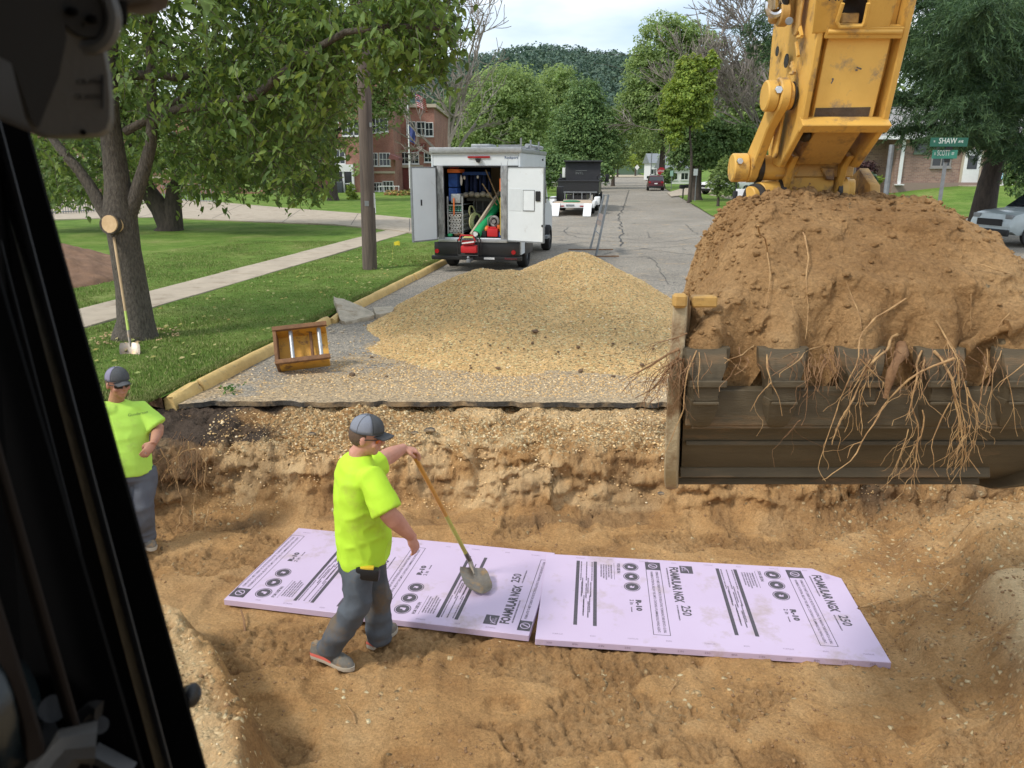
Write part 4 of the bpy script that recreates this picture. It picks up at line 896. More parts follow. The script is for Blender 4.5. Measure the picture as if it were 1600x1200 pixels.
pt = at(560, -160, pb.y); b = MB(); n = 26; b.tube([pb.lerp(pt, i/n)+Vector((0, 0, -0.1 if i == 0 else 0)) for i in range(n+1)], [0.178-0.045*i/n for i in range(n+1)], 20); b.build('pole', M_pole, t)
for (x, y, w_, h_, m_) in ((584, 313, .07, .34, M_wht2), (579, 195, .05, .10, M_galv), (573, 318, .10, .12, M_galv)):
    q = at(x, y, pb.y-0.165 if x < 583 else pb.y-0.06); b = MB(); b.box(q, (w_, 0.012, h_)); b.build('metal_tag', m_, t)
t = thing('hose_bib_post', 'thin grey steel post carrying a small white tag right behind the wooden pole', 'post', at(583, 330, 24), world=True)
q = at(584, 322, 24.5); b = MB(); b.box((q.x, q.y, 0.6), (0.05, 0.05, 1.1)); b.build('post', M_galv, t); b = MB(); b.box((q.x, q.y-0.03, q.z), (0.13, 0.01, 0.42)); b.build('tag', M_wht2, t)

# ------------------------------------------------------------------ white service truck with open doors
def wheel(b_t, b_r, c, axis, r, w_):
    c = Vector(c); ax = Vector(axis).normalized(); prof = [(0.62, -.5), (0.90, -.5), (1.0, -.36), (1.0, .36), (0.90, .5), (0.62, .5)]
    u = ax.orthogonal().normalized(); v = ax.cross(u); n = 28; rings = []
    for k in range(n):
        A = 2*math.pi*k/n; d = u*math.cos(A)+v*math.sin(A); rings.append([c+d*r*p[0]+ax*w_*p[1] for p in prof])
    m = len(prof); vs = [p for q in rings for p in q]; fs = [(k*m+j, ((k+1) % n)*m+j, ((k+1) % n)*m+(j+1) % m, k*m+(j+1) % m) for k in range(n) for j in range(m)]
    b_t.add(vs, fs); b_r.cyl(c-ax*w_*.32, c+ax*w_*.32, r*.62, n=24); b_r.cyl(c-ax*w_*.45, c+ax*w_*.45, r*.2, n=12)
    for k in range(6):
        A = math.pi/3*k; d = u*math.cos(A)+v*math.sin(A); b_r.cyl(c+d*r*.38-ax*w_*.36, c+d*r*.38+ax*w_*.36, r*.05, n=8)
VT = thing('service_truck', 'white box service truck with both rear doors open showing pipes and tools', 'truck', st(18.9, -3.68), RANG-0.035)
# local frame: +y forward (away), x right, z up; rear face at y=0
W2 = 1.10; ZB, ZT = 0.78, 2.84; LEN = 4.3
b = MB(); b.bb((-W2, 0, ZB), (-W2+0.05, LEN, ZT)); b.bb((W2-0.05, 0, ZB), (W2, LEN, ZT)); b.bb((-W2+0.05, LEN-0.05, ZB), (W2-0.05, LEN, ZT)); b.bb((-W2+0.05, 0.02, ZB), (W2-0.05, LEN-0.05, ZB+0.05)); b.bb((-W2+0.05, 0.0, ZT-0.05), (W2-0.05, LEN-0.05, ZT)); b.bb((-W2+0.052, 0.004, ZT-0.30), (W2-0.052, 0.06, ZT-0.052))
b.build('box_body', M_wht, VT, bevel=0.012)
b = MB(); b.bb((-W2-0.03, -0.06, ZT+0.002), (W2+0.03, 0.10, ZT+0.13), 0.01); b.bb((-W2-0.03, 0.102, ZT+0.01), (-W2+0.07, LEN, ZT+0.10), 0.01); b.bb((W2-0.07, 0.102, ZT+0.01), (W2+0.03, LEN, ZT+0.10), 0.01); b.build('roof_rail', M_alu, VT)
b = MB(); b.bb((-0.16, 0.25, ZT+0.12), (0.30, 1.1, ZT+0.21), 0.02); b.build('roof_vent', M_alu, VT)
for yy in (0.05, 1.5, 2.9):
    b = MB(); b.bb((W2-0.02, yy, ZT+0.10), (W2+0.02, yy+0.04, ZT+0.34)); b.build('rack_upright', M_galv, VT)
    b = MB(); b.bb((W2-0.55, yy+0.045, ZT+0.12), (W2-0.02, yy+0.09, ZT+0.19)); b.build('rack_bar', M_galv, VT)
b = MB(); b.cyl((W2-.1, 1.5, ZT+.2), (W2-.1, 4.2, ZT+.2), .05); b.build('rack_tube', M_alu, VT)
# door frame posts and sill
xL, xR = -0.80, 0.62
b = MB(); b.bb((xL-0.16, -0.03, ZB+0.03), (xL, 0.05, ZT-0.30), 0.008); b.build('door_post', pm('scuffed_alu', (0.46, 0.47, 0.47), (0.16, 0.16, 0.16), 5, 0.5, 0.2, metal=0.4, stretch=(3, 3, 1)), VT)
b = MB(); b.bb((xR, -0.03, ZB+0.03), (xR+0.16, 0.05, ZT-0.30), 0.008); b.build('door_post', MC['scuffed_alu'], VT)
b = MB(); b.bb((xL-0.16, -0.05, ZB-0.05), (xR+0.16, 0.10, ZB+0.028), 0.008); b.build('door_sill', M_alu, VT)
b = MB(); b.bb((xL-0.0, -0.045, ZT-0.33), (xR, 0.0, ZT-0.302)); b.build('door_seal', M_black, VT)
b = MB(); b.bb((-0.18, -0.03, ZT-0.115), (0.36, -0.001, ZT-0.075)); b.build('brake_light', M_redlens, VT)
b = MB(); b.prism([(-.07, .04), (.07, .04), (.03, -.05), (-.03, -.05)], (0, -0.08, 0), (0.08, -0.001, ZT-0.17), (1, 0, 0), (0, 0, 1)); b.build('rear_camera', M_black, VT)
b = MB(); put_text(b, 'Rockport', 0.06, (0.72, -0.004, ZT-0.15), (1, 0, 0), (0, 0, 1), 0.001, 1, 0.32); b.build('lettering', flat('blue_lettering', (0.05, 0.10, 0.22)), VT, smooth=None)
# doors
def door(hx, ang, wd, side, nm):
    b = MB(); d = Vector((math.cos(ang)*side, -math.sin(ang), 0)); nrm = Vector((math.sin(ang)*side, math.cos(ang), 0)); O = Vector((hx, -0.06, 0)); z0, z1 = ZB+0.0, ZT-0.33
    b.prism([(0, z0), (wd, z0), (wd, z1), (0, z1)], nrm*0.05, O, d, (0, 0, 1)); o = b.build(nm, M_wht, VT, bevel=0.012)
    f = MB()
    for a0, a1, c0, c1 in ((0, wd, z0-0.012, z0+0.02), (0, wd, z1-0.02, z1+0.012), (-0.005, 0.02, z0, z1), (wd-0.02, wd+0.005, z0, z1)): f.prism([(a0, c0), (a1, c0), (a1, c1), (a0, c1)], nrm*0.06, O-nrm*0.005, d, (0, 0, 1))
    f.build('door_trim', M_galv, o); return o, O, d, nrm
def on_door(o, O, d, nrm, x0, x1, z0, z1, m, nm, th=0.015, bev=0.004):
    b = MB(); b.prism([(x0, z0), (x1, z0), (x1, z1), (x0, z1)], -nrm*th, O-nrm*0.0005, d, (0, 0, 1)); return b.build(nm, m, o, bevel=bev)
o, O, d, nrm = door(xR+0.17, R(22), 1.02, 1, 'right_rear_door')
on_door(o, O, d, nrm, 0.05, 0.40, 1.50, 2.02, flat('door_plate', (0.66, 0.70, 0.72)), 'door_panel', 0.006); on_door(o, O, d, nrm, 0.46, 0.76, 1.52, 1.98, flat('door_plate2', (0.74, 0.78, 0.80)), 'door_panel', 0.012)
for args in ((0.45, 0.77, 1.98, 1.995), (0.45, 0.77, 1.505, 1.52), (0.45, 0.46, 1.52, 1.98), (0.76, 0.77, 1.52, 1.98)): on_door(o, O, d, nrm, *args, M_galv, 'panel_frame', 0.014, 0)
on_door(o, O, d, nrm, 0.80, 0.93, 1.74, 1.97, M_black, 'handle', 0.03, 0.01); on_door(o, O, d, nrm, 0.97, 1.0, 2.65, 2.70, M_black, 'hinge', 0.02, 0); on_door(o, O, d, nrm, 0.97, 1.0, 1.15, 1.20, M_black, 'hinge', 0.02, 0)
o, O, d, nrm = door(xL-0.17, R(60), 0.80, -1, 'left_rear_door')
on_door(o, O, d, nrm, 0.50, 0.53, 1.62, 1.76, M_black, 'latch', 0.02, 0)
# rear skirt, bumper, lights, step
b = MB(); b.bb((-W2+0.03, -0.02, 0.40), (W2-0.02, 0.05, ZB-0.055), 0.01); b.build('rear_skirt', M_blackp, VT)
b = MB(); b.bb((-W2-0.02, -0.12, 0.30), (W2+0.05, 0.03, 0.395), 0.012); b.build('bumper', M_black, VT)
for xx in (-W2+0.10, W2-0.16):
    b = MB(); b.cyl((xx, -0.05, 0.50), (xx, -0.021, 0.50), 0.055, n=20); b.build('tail_light', M_redlens, VT)
b = MB(); b.bb((0.22, -0.135, 0.325), (0.48, -0.121, 0.375)); b.build('licence_plate', M_wht2, VT)
b = MB(); put_text(b, 'Rockport', 0.05, (W2-0.36, -0.1235, 0.32), (1, 0, 0), (0, 0, 1), 0.001, 1, 0.3); b.build('bumper_lettering', flat('dark_red_lettering', (0.18, 0.02, 0.03)), VT, smooth=None)
b = MB(); b.prism([(0.0, 0.42), (0.55, 0.42), (0.75, 0.8), (0.0, 0.8)], (0.03, 0, 0), (W2-0.03, 0.15, 0.0), (0, 1, 0), (0, 0, 1)); b.build('side_skirt', M_wht, VT)
for xx in (-0.93, 0.97):
    for yy in (1.25, 5.6):
        if xx < 0 and yy > 3: xx2 = -0.95
        bt, br_ = MB(), MB(); wheel(bt, br_, (xx, yy, 0.39), (1, 0, 0), 0.39, 0.26); wo = bt.build('wheel', M_tyre, VT); br_.build('rim', M_galv, wo)
b = MB(); b.bb((-0.4, 0.2, 0.35), (0.4, 6.2, 0.55)); b.bb((-0.95, 1.1, 0.33), (0.95, 1.4, 0.45)); b.build('chassis', M_blackp, VT)
b = MB(); b.bb((W2-0.04, 0.7, 0.35), (W2+0.02, 1.9, 0.77), 0.03); b.build('wheel_arch', M_blackp, VT)
# cab
b = MB()
prof = [(4.35, 0.45), (4.35, 2.2), (4.6, 2.32), (5.3, 2.3), (6.0, 1.62), (6.9, 1.35), (7.1, 1.1), (7.1, 0.45)]
b.prism(prof, (1.9, 0, 0), (-0.95, 0, 0), (0, 1, 0), (0, 0, 1)); b.build('cab', M_wht, VT, bevel=0.06)
b = MB(); b.bb((0.952, 4.7, 1.45), (0.965, 5.5, 2.1)); b.bb((-0.965, 4.7, 1.45), (-0.952, 5.5, 2.1)); b.build('cab_window', M_glass, VT)
b = MB(); b.bb((1.28, 5.45, 1.50), (1.50, 5.56, 1.95), 0.04); b.build('mirror', M_black, VT); b = MB(); b.cyl((0.95, 5.5, 1.6), (1.30, 5.5, 1.6), 0.02); b.build('mirror_arm', M_black, VT)
b = MB(); b.bb((1.0, 4.75, 0.42), (1.12, 5.3, 0.50)); b.build('step', M_galv, VT)
# contents
def vp(nm, m, fn, bevel=0.0, kind=None, smooth=35):
    b = MB(); fn(b); return b.build(nm, m, VT, bevel=bevel, smooth=smooth, kind=kind)
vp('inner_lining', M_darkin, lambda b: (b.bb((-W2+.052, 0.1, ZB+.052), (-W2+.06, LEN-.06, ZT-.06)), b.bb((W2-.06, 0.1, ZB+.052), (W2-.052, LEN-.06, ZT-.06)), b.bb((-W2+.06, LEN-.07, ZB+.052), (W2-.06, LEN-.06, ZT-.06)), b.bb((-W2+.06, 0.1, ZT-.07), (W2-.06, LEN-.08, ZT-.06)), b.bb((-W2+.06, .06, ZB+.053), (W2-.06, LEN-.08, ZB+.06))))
vp('tan_cabinet', M_tanw, lambda b: (b.bb((0.05, 1.6, 1.7), (0.75, 1.64, 2.50)), b.bb((0.25, 1.5, 1.75), (0.72, 1.598, 2.45))))
vp('shelf_upright', M_alu, lambda b: [b.bb((x, y, ZB+.06), (x+.035, y+.035, 1.82)) for x in (-0.76, -0.39) for y in (0.12, 1.4)])
vp('shelf_board', M_alu, lambda b: [b.bb((-0.72, 0.12, z), (-0.39, 1.4, z+.02)) for z in (0.92, 1.42, 1.60)])
vp('orange_case', M_orange, lambda b: b.bb((-0.77, 0.25, 2.38), (-0.46, 0.8, 2.47), .01)); vp('red_bag', M_redp, lambda b: b.ell((-0.66, 0.5, 2.51), (.13, .2, .05)))
vp('blue_bin', M_blue, lambda b: [b.bb((-0.76, 0.3, z), (-0.54, .7, z+.32), .02) for z in (1.70, 2.04)])
vp('hanging_coat', M_navy, lambda b: [b.ell((-0.42+0.115*i, 0.8+.1*(i % 2), 2.10), (.055, .10, .30)) for i in range(6)])
vp('blue_rail', M_blue, lambda b: b.bb((-0.50, 0.70, 2.32), (0.2, 0.74, 2.40)))
vp('glove', M_pvc, lambda b: (b.ell((-0.47, 0.45, 2.2), (.035, .03, .13)), b.ell((-0.40, .5, 2.26), (.03, .03, .05)), b.ell((-0.06, .5, 2.28), (.03, .03, .04))))
vp('sack', pm('sack_cloth', (0.42, 0.38, 0.30), (0.28, 0.25, 0.2), 10, 0.9, 0.5), lambda b: [b.ell((-0.42+0.15*i, .7, 1.84+.02*(i % 2)), (.085, .12, .07)) for i in range(5)])
vp('shelf_rack', flat('dark_grey_rack', (0.10, 0.10, 0.095)), lambda b: (b.bb((-0.45, .9, 1.68), (0.25, 1.3, 1.78)), [b.bb((-0.2+.17*i, .88, 1.2), (-0.18+.17*i, .9, 1.75)) for i in range(3)], b.bb((-0.3, .9, 1.40), (0.22, 1.2, 1.43)), b.bb((-0.3, 1.25, .9), (0.25, 1.3, 1.8))))
vp('bottle_crate', flat('mint_bottles', (0.20, 0.42, 0.33), 0.4), lambda b: [b.ell((-0.70+.07*i, .2+.03*(j % 2), 1.48+.055*j), (.034, .05, .024)) for i in range(5) for j in range(3)])
vp('grey_box', M_alu, lambda b: b.bb((-0.66, 0.14, 1.66), (-0.42, .5, 1.88), .01)); vp('orange_tool', M_orange, lambda b: b.bb((-0.60, 0.10, 1.36), (-0.565, .13, 1.78), .005))
pp = VT
for j in range(7):
    for i in range(4):
        b = MB(); cx_, cz_ = -0.675+0.078*i+0.039*(j % 2), 0.985+0.063*j
        if cx_ > -0.41: continue
        b.ring((cx_, 0.7, cz_), (0, 1, 0), 0.034, 0.024, 1.2, 14); b.build('pvc_pipe', M_pvc, VT)
def coil(b):
    for i in range(4): b.torus((-0.12+0.015*i, .42+.03*i, 1.18), (1, -.45, 0.1), .23-.012*i, .017, 30, 6)
    for i in range(3): b.torus((-0.22, .5+.03*i, 1.42), (1, -.2, .2), .16, .016, 24, 6)
vp('hose_coil', M_hose, coil)
gp0, gp1 = Vector((0.0, 0.03, 0.92)), Vector((0.68, 1.5, 2.15))
vp('green_pipe', M_green, lambda b: b.ring((gp0+gp1)/2, gp1-gp0, 0.115, 0.105, (gp1-gp0).length, 24))
vp('tan_board', flat('tan_stick', (0.47, 0.40, 0.30)), lambda b: b.tube([Vector((-0.12, -0.02, 0.92)), Vector((0.56, 0.9, 2.12))], 0.045, 4))
vp('timber', M_wood, lambda b: (b.tube([(0.10, .7, 2.45), (0.50, .55, 1.62)], .016, 6), b.tube([(0.03, .6, 2.12), (0.40, .6, 1.60)], .016, 6)))
vp('reel', flat('grey_reel', (0.25, 0.24, 0.23)), lambda b: (b.torus((0.40, .3, 1.22), (0.3, 1, 0), .11, .035, 20, 8), b.cyl((.40, .2, 1.22), (.40, .4, 1.22), .05), b.tube([(.25, .25, 1.05), (.24, .25, 1.3), (.34, .25, 1.36)], .012, 6)))
vp('orange_tank', M_orange, lambda b: (b.ell((.22, .25, 1.02), (.10, .12, .10)), b.bb((.48, .2, .98), (.56, .4, 1.14), .03), b.cyl((.605, .08, 1.95), (.605, .08, 2.25), .03)))
vp('yellow_level', flat('yellow_level', (.6, .45, .03)), lambda b: b.bb((.585, .06, .9), (.61, .1, 1.8)))
vp('fuel_can', M_redp, lambda b: (b.bb((.26, .04, .862), (.53, .24, 1.06), .025), b.bb((.32, .1, 1.06), (.48, .16, 1.10), .01), b.cyl((.29, .14, 1.05), (.29, .14, 1.10), .025)))
vp('black_box', M_black, lambda b: b.bb((.06, .05, .862), (.24, .25, 1.0), .01)); vp('blue_can', M_blue, lambda b: b.cyl((.58, .1, .862), (.58, .1, .98), .035))
vp('white_lid', M_wht2, lambda b: b.cyl((-0.02, -.01, .93), (-0.02, .0, .93), .062, n=24)); vp('yellow_cloth', flat('pale_yellow_cloth', (.75, .70, .25), .8), lambda b: b.box((-.20, .02, .845), (.26, .14, .03), None, .01))
vp('cord_bundle', flat('brown_cord', (.30, .18, .10), .8), lambda b: [b.torus((-.52+.08*i, .12, .89+.02*(i % 2)), (.2*i, .4, 1), .06, .014, 16, 6) for i in range(3)])
vp('green_jug', M_green, lambda b: b.ell((-.70, .12, .88), (.07, .08, .05)))
vp('side_hose', M_alu, lambda b: b.tube([(xR+.02, -.05, 2.62), (xR+.06, -.07, 2.4), (xR+.16, -.09, 2.42), (xR+.2, -.1, 2.7)], .008, 6))
# red machine hung on the hitch
RM = thing('red_pump', 'red pump in a black tube frame hung on the rear bumper of the truck', 'pump', st(18.9, -3.68), RANG-0.035)
def rp_(nm, m, fn, bevel=0):
    b = MB(); fn(b); b.v = [(v[0], v[1], v[2]) for v in b.v]; return b.build(nm, m, RM, bevel=bevel)
rp_('housing', M_redp, lambda b: (b.bb((-.30, -.42, .50), (.10, -.16, .68), .04), b.bb((-.28, -.40, .70), (.02, -.2, .80), .03)))
rp_('frame', M_black, lambda b: [b.tube([(x, y, .42), (x, y, .82), (x*.6-.04, y, .9)], .014, 6) for x in (-.36, .14) for y in (-.44, -.15)]+[b.tube([(-.36, y, z), (.14, y, z)], .013, 6) for y in (-.44, -.15) for z in (.45, .82)])
rp_('handle', M_redp, lambda b: b.tube([(-.33, -.45, .8), (-.28, -.46, .93), (.02, -.46, .93), (.08, -.45, .8)], .018, 8))
rp_('name_plate', M_wht2, lambda b: b.tube([(-.25, -.455, .74), (.05, -.455, .78)], .022, 4))
rp_('hitch', M_galv, lambda b: (b.bb((-.14, -.5, .28), (-.06, -.1, .36), .01), b.ell((-.10, -.46, .40), (.035, .035, .035)), b.cyl((-.10, -.46, .28), (-.10, -.46, .38), .02)))

# ------------------------------------------------------------------ sign stand, black dump truck, trailer
SS = thing('sign_stand', 'grey metal two-legged stand with T feet standing in the street beside the gravel', 'sign stand', onz(931, 398), world=True)
q0, q1 = onz(922, 390), onz(931, 401); t0, t1 = at(944, 303, q0.y+0.15), at(951, 303, q1.y+.15)
for (q, tt, a, c) in ((q0, t0, onz(888, 391), onz(958, 391)), (q1, t1, onz(914, 402), onz(967, 401.5))):
    b = MB(); b.box((q+tt)/2, (0.045, 0.05, (tt-q).length-.04), (tt-q).to_track_quat('Z', 'Y').to_matrix()); b.build('upright', M_galv, SS)
    b = MB(); d = c-a; b.box((a+c)/2+Vector((0, 0, .025)), (d.length, .035, .03), Matrix.Rotation(math.atan2(d.y, d.x), 3, 'Z')); b.build('foot', M_rustb, SS)
for k in (0.55, 0.35, 0.98):
    b = MB(); b.tube([q0.lerp(t0, k), q1.lerp(t1, k)], .015, 6); b.build('cross_bar', M_galv, SS)
b = MB(); A_, B_, C_, D_ = q0.lerp(t0, .47), q1.lerp(t1, .47), q1.lerp(t1, .66), q0.lerp(t0, .66); b.add([A_, B_, C_, D_, A_+Vector((.01, 0, 0)), B_+Vector((.01, 0, 0)), C_+Vector((.01, 0, 0)), D_+Vector((.01, 0, 0))], [(0, 1, 2, 3), (4, 5, 6, 7), (0, 1, 5, 4), (2, 3, 7, 6)]); b.build('sign_plate', pm('dusty_red_plate', (.38, .30, .27), None, 5, .5), SS)

TR = thing('flatbed_trailer', 'white tilt trailer with lowered ramps parked behind the black dump truck', 'trailer', st(42.5, -3.0), RANG)
b = MB(); b.bb((-1.05, 0, .55), (1.05, 4.6, .68)); b.build('deck', flat('trailer_deck', (.50, .38, .27), .8), TR)
b = MB(); b.bb((-1.2, -.06, .42), (1.2, .0, .66), .01); b.bb((-1.22, 0, .5), (-1.06, 4.6, .75)); b.bb((1.06, 0, .5), (1.22, 4.6, .75)); b.build('frame', M_wht2, TR)
for sx in (-1, 1):
    b = MB(); b.prism([(0, .52), (-.95, .02), (-.95, .07), (0, .66)], (.42, 0, 0), (sx*.85-.21, -.07, 0), (0, 1, 0), (0, 0, 1)); b.build('ramp', M_wht2, TR)
    b = MB(); b.bb((sx*.55-.13, -.075, .48), (sx*.55+.13, -.061, .54)); b.build('tail_light', M_redlens, TR)
    bt, br_ = MB(), MB(); wheel(bt, br_, (sx*1.0, 2.3, .36), (1, 0, 0), .36, .2); wo = bt.build('wheel', M_tyre, TR); br_.build('rim', M_galv, wo)
    b = MB(); b.bb((sx*1.25-.15, 1.6, .5), (sx*1.25+.15, 3.0, .92), .04); b.build('fender', M_wht2, TR)
b = MB(); b.ell((-.1, .9, .72), (.5, .3, .07)); b.build('tarp', flat('green_tarp', (.05, .22, .10), .8), TR)
b = MB(); b.bb((-.32, -.08, .50), (.12, -.062, .60)); b.build('licence_plate', M_galv, TR)

DT = thing('dump_truck', 'black dump truck with a high headboard parked beyond the white truck', 'dump truck', st(46.6, -2.95), RANG)
b = MB(); b.bb((-1.2, 0, 1.15), (1.2, .08, 1.72)); b.bb((-1.2, .08, 1.0), (-1.12, 4.2, 1.9)); b.bb((1.12, .08, 1.0), (1.2, 4.2, 1.9)); b.bb((-1.12, .08, 1.0), (1.12, 4.2, 1.08)); b.bb((-1.25, -.06, 1.70), (1.25, -.001, 1.80)); b.build('dump_body', M_blackp, DT, bevel=.02)
b = MB(); b.bb((-1.12, 4.2, 1.0), (1.12, 4.28, 2.9)); b.bb((-1.2, 3.9, 2.85), (1.2, 4.9, 2.95)); b.build('headboard', pm('black_board', (.02, .02, .022), (.03, .03, .034), 2, .6), DT, bevel=.02)
for i in range(9):
    b = MB(); b.bb((-1.05+.25*i, -.03, .72), (-1.0+.25*i, .0, 1.14)); b.build('tailgate_slat', M_galv if i % 2 else M_blackp, DT)
b = MB(); b.bb((-1.1, -.05, .62), (1.1, .02, .70)); b.bb((-1.1, -.05, 1.1), (1.1, .02, 1.15)); b.build('rear_bar', M_galv, DT)
b = MB(); b.bb((-.45, 4.17, 2.30), (.25, 4.199, 2.33)); put_text(b, 'INTL', .16, (-.45, 4.185, 2.05), (1, 0, 0), (0, 0, 1), 0.003, 1.1); b.build('badge', flat('grey_badge', (.16, .17, .16)), DT)
b = MB(); b.bb((-.45, .1, .6), (.45, 6.5, .95)); b.build('chassis', M_blackp, DT)
b = MB(); b.prism([(4.9, .8), (4.9, 2.5), (6.2, 2.5), (6.6, 1.75), (8.0, 1.6), (8.1, .8)], (2.1, 0, 0), (-1.05, 0, 0), (0, 1, 0), (0, 0, 1)); b.build('cab', M_wht2, DT, bevel=.06)
b = MB(); b.bb((-1.32, 4.4, 1.9), (-1.08, 4.5, 2.5), .02); b.build('white_box', M_wht2, DT)
for sx in (-1, 1):
    for yy in (1.2, 6.9):
        bt, br_ = MB(), MB(); wheel(bt, br_, (sx*1.0, yy, .5), (1, 0, 0), .5, .35); wo = bt.build('wheel', M_tyre, DT); br_.build('rim', M_wht2, wo)
    b = MB(); b.bb((sx*1.5-.12, 5.9, 1.6), (sx*1.5+.12, 6.0, 2.1), .03); b.build('mirror', M_black, DT)
b = MB(); b.torus((1.28, .5, 1.95), (0, 1, .2), .2, .03, 16, 6); b.build('hose_loop', M_black, DT)

# ------------------------------------------------------------------ cars
def car(name, label, cat, loc, rz, m, L_=4.6, Wd=1.85, Hh=1.68, kind='suv', scale=1.0):
    """local +x is the nose"""
    t = thing(name, label, cat, loc, rz); h = Hh; wl = Wd/2
    if kind == 'suv': top = [(-.50, .42), (-.495, .60), (-.44, .98), (-.36, 1.0), (.02, .995), (.09, .96), (.24, .66), (.38, .63), (.47, .56), (.50, .42)]
    elif kind == 'pickup': top = [(-.50, .42), (-.495, .60), (-.10, .61), (-.09, .96), (-.05, 1.0), (.12, 1.0), (.25, .66), (.38, .63), (.47, .58), (.50, .42)]
    else: top = [(-.50, .45), (-.49, .62), (-.40, .70), (-.28, .98), (.0, 1.0), (.12, .95), (.26, .68), (.40, .62), (.48, .52), (.50, .42)]
    belt = .62*h; N_ = 12; xs = sorted(set([p[0] for p in top]+[i/16-.5 for i in range(17)]))
    def zt(x):
        for (a, za), (c, zc) in zip(top[:-1], top[1:]):
            if a <= x <= c: return (za+(zc-za)*((x-a)/(c-a) if c > a else 0))*h
        return top[-1][1]*h
    b = MB(); rings = []
    for x in xs:
        z = zt(x); zb = .20*h if abs(x) < .46 else .26*h; tuck = 1-.10*max(0, (abs(x)-.36)/.14)**2
        w0 = wl*tuck; bz = min(z, belt); rnd = .86 if z <= belt*1.02 else None
        wt = w0*(.93 if rnd else 1); pr = [(-w0*.93, zb), (-w0, zb+.08*h), (-w0, bz*.80), (-w0*.97, bz)]
        if z > belt*1.02: k = (z-belt)/(h-belt); pr += [(-w0*(.97-.17*k), z-.015*h-.02*h*k), (-w0*(.88-.17*k), z)]
        else: pr += [(-w0*.94, bz+.001), (-w0*.85, bz+.002)]
        pr += [(0, pr[-1][1]+.012*h)]; full = pr+[(-p[0], p[1]) for p in pr[-2::-1]]
        rings.append([Vector((x*L_, p[0], p[1])) for p in full])
    b.loft(rings); b.build('body', m, t, smooth=40)
    # glass
    def quadp(nm, pts, mm=M_glass):
        g = MB(); n_ = len(pts); g.add([Vector(p) for p in pts], [tuple(range(n_))]); me_ = g.build(nm, mm, t, smooth=None); return me_
    def side_w(x0, x1):
        for sy in (-1, 1):
            def pt(x, k): z = belt*1.03+(zt(x)-.03*h-belt*1.03)*k; kk = (z-belt)/(h-belt); return (x*L_, sy*(wl*(.97-.17*kk)+.006), z)
            n_ = 5; g = MB(); g.loft([[Vector(pt(x0+(x1-x0)*i/n_, 0.06)), Vector(pt(x0+(x1-x0)*i/n_, .86))] for i in range(n_+1)], closed=False, cap=False); g.build('side_window', M_glass, t)
    if kind == 'suv': ww = [(-.40, -.26), (-.245, -.07), (-.055, .10)]; ws = (.095, .235); rw = (-.488, -.452)
    elif kind == 'pickup': ww = [(-.07, .0), (.015, .14)]; ws = (.135, .24); rw = (-.098, -.093)
    else: ww = [(-.28, -.14), (-.125, .0), (.015, .13)]; ws = (.13, .25); rw = (-.39, -.30)
    for a, c in ww: side_w(a, c)
    def cross(x0, x1, nm, sgn):
        pts = []
        for x, k in ((x0, .80), (x1, .86)):
            z = zt(x)+.012*h; kk = max(0, (z-belt)/(h-belt)); hw_ = wl*(.86-.14*kk); pts.append([(x*L_+.012*sgn, -hw_, z+.004), (x*L_+.016*sgn, 0, z+.014), (x*L_+.012*sgn, hw_, z+.004)])
        g = MB(); g.loft([[Vector(p) for p in pts[0]], [Vector(p) for p in pts[1]]], closed=False, cap=False); g.build(nm, M_glass, t)
    cross(ws[0], ws[1], 'windscreen', 1); cross(rw[0], rw[1], 'rear_window', -1)
    wr = .21*h
    for x in (-.31, .32):
        for sy in (-1, 1):
            bt, br_ = MB(), MB(); wheel(bt, br_, (x*L_, sy*(wl-.10), wr), (0, 1, 0), wr, .22); wo = bt.build('wheel', M_tyre, t); br_.build('rim', M_galv, wo)
            g = MB(); g.ring((x*L_, sy*(wl-.005), wr), (0, 1, 0), wr*1.18, wr*.96, .03, 24); g.build('wheel_arch', M_black, t)
    for sy in (-1, 1):
        g = MB(); g.box((-.492*L_, sy*wl*.74, .55*h), (.06, wl*.28, .10*h), None, .02); g.build('tail_light', M_redlens, t)
        g = MB(); g.box((.478*L_, sy*wl*.72, .53*h), (.10, wl*.30, .08*h), None, .02); g.build('headlight', M_galv, t)
        g = MB(); g.box((.13*L_, sy*(wl+.09), .66*h), (.12, .16, .10), None, .03); g.build('mirror', m, t)
    g = MB(); g.box((-.505*L_, 0, .26*h), (.08, wl*1.8, .12*h), None, .02); g.box((.505*L_, 0, .24*h), (.08, wl*1.8, .12*h), None, .02); g.build('bumper', M_black, t)
    g = MB(); g.box((-.512*L_, 0, .47*h), (.02, .34, .11)); g.build('licence_plate', M_wht2, t)
    g = MB(); g.box((.503*L_, 0, .42*h), (.03, wl*1.1, .12*h)); g.build('grille', M_black, t)
    if kind == 'suv':
        for sy in (-1, 1): g = MB(); g.tube([(-.34*L_, sy*wl*.70, h*1.01), (-.30*L_, sy*wl*.70, h*1.04), (0, sy*wl*.70, h*1.04), (.03*L_, sy*wl*.70, h*1.01)], .018, 6); g.build('roof_rail', M_black, t)
    for sy in (-.35, .25):
        g = MB(); x0, x1 = ws[1]*L_+.02, (ws[1]-.05)*L_; g.tube([(x0, sy*wl, zt(ws[1])+.035), (x0-.12, (sy+.35)*wl, zt(ws[1]-.03)+.045)], .012, 5); g.build('wiper', M_black, t)
    t.scale = (scale,)*3; return t
car('parked_car', 'dark red SUV parked at the right edge of the street seen from behind', 'car', st(92.5, 2.95), RANG+math.pi/2, M_maroon)
car('parked_car', 'white pickup parked in the driveway behind the leafy young tree', 'pickup', Vector((20.5, 76, .08)), R(205), M_wht2, 5.2, 1.95, 1.8, 'pickup')
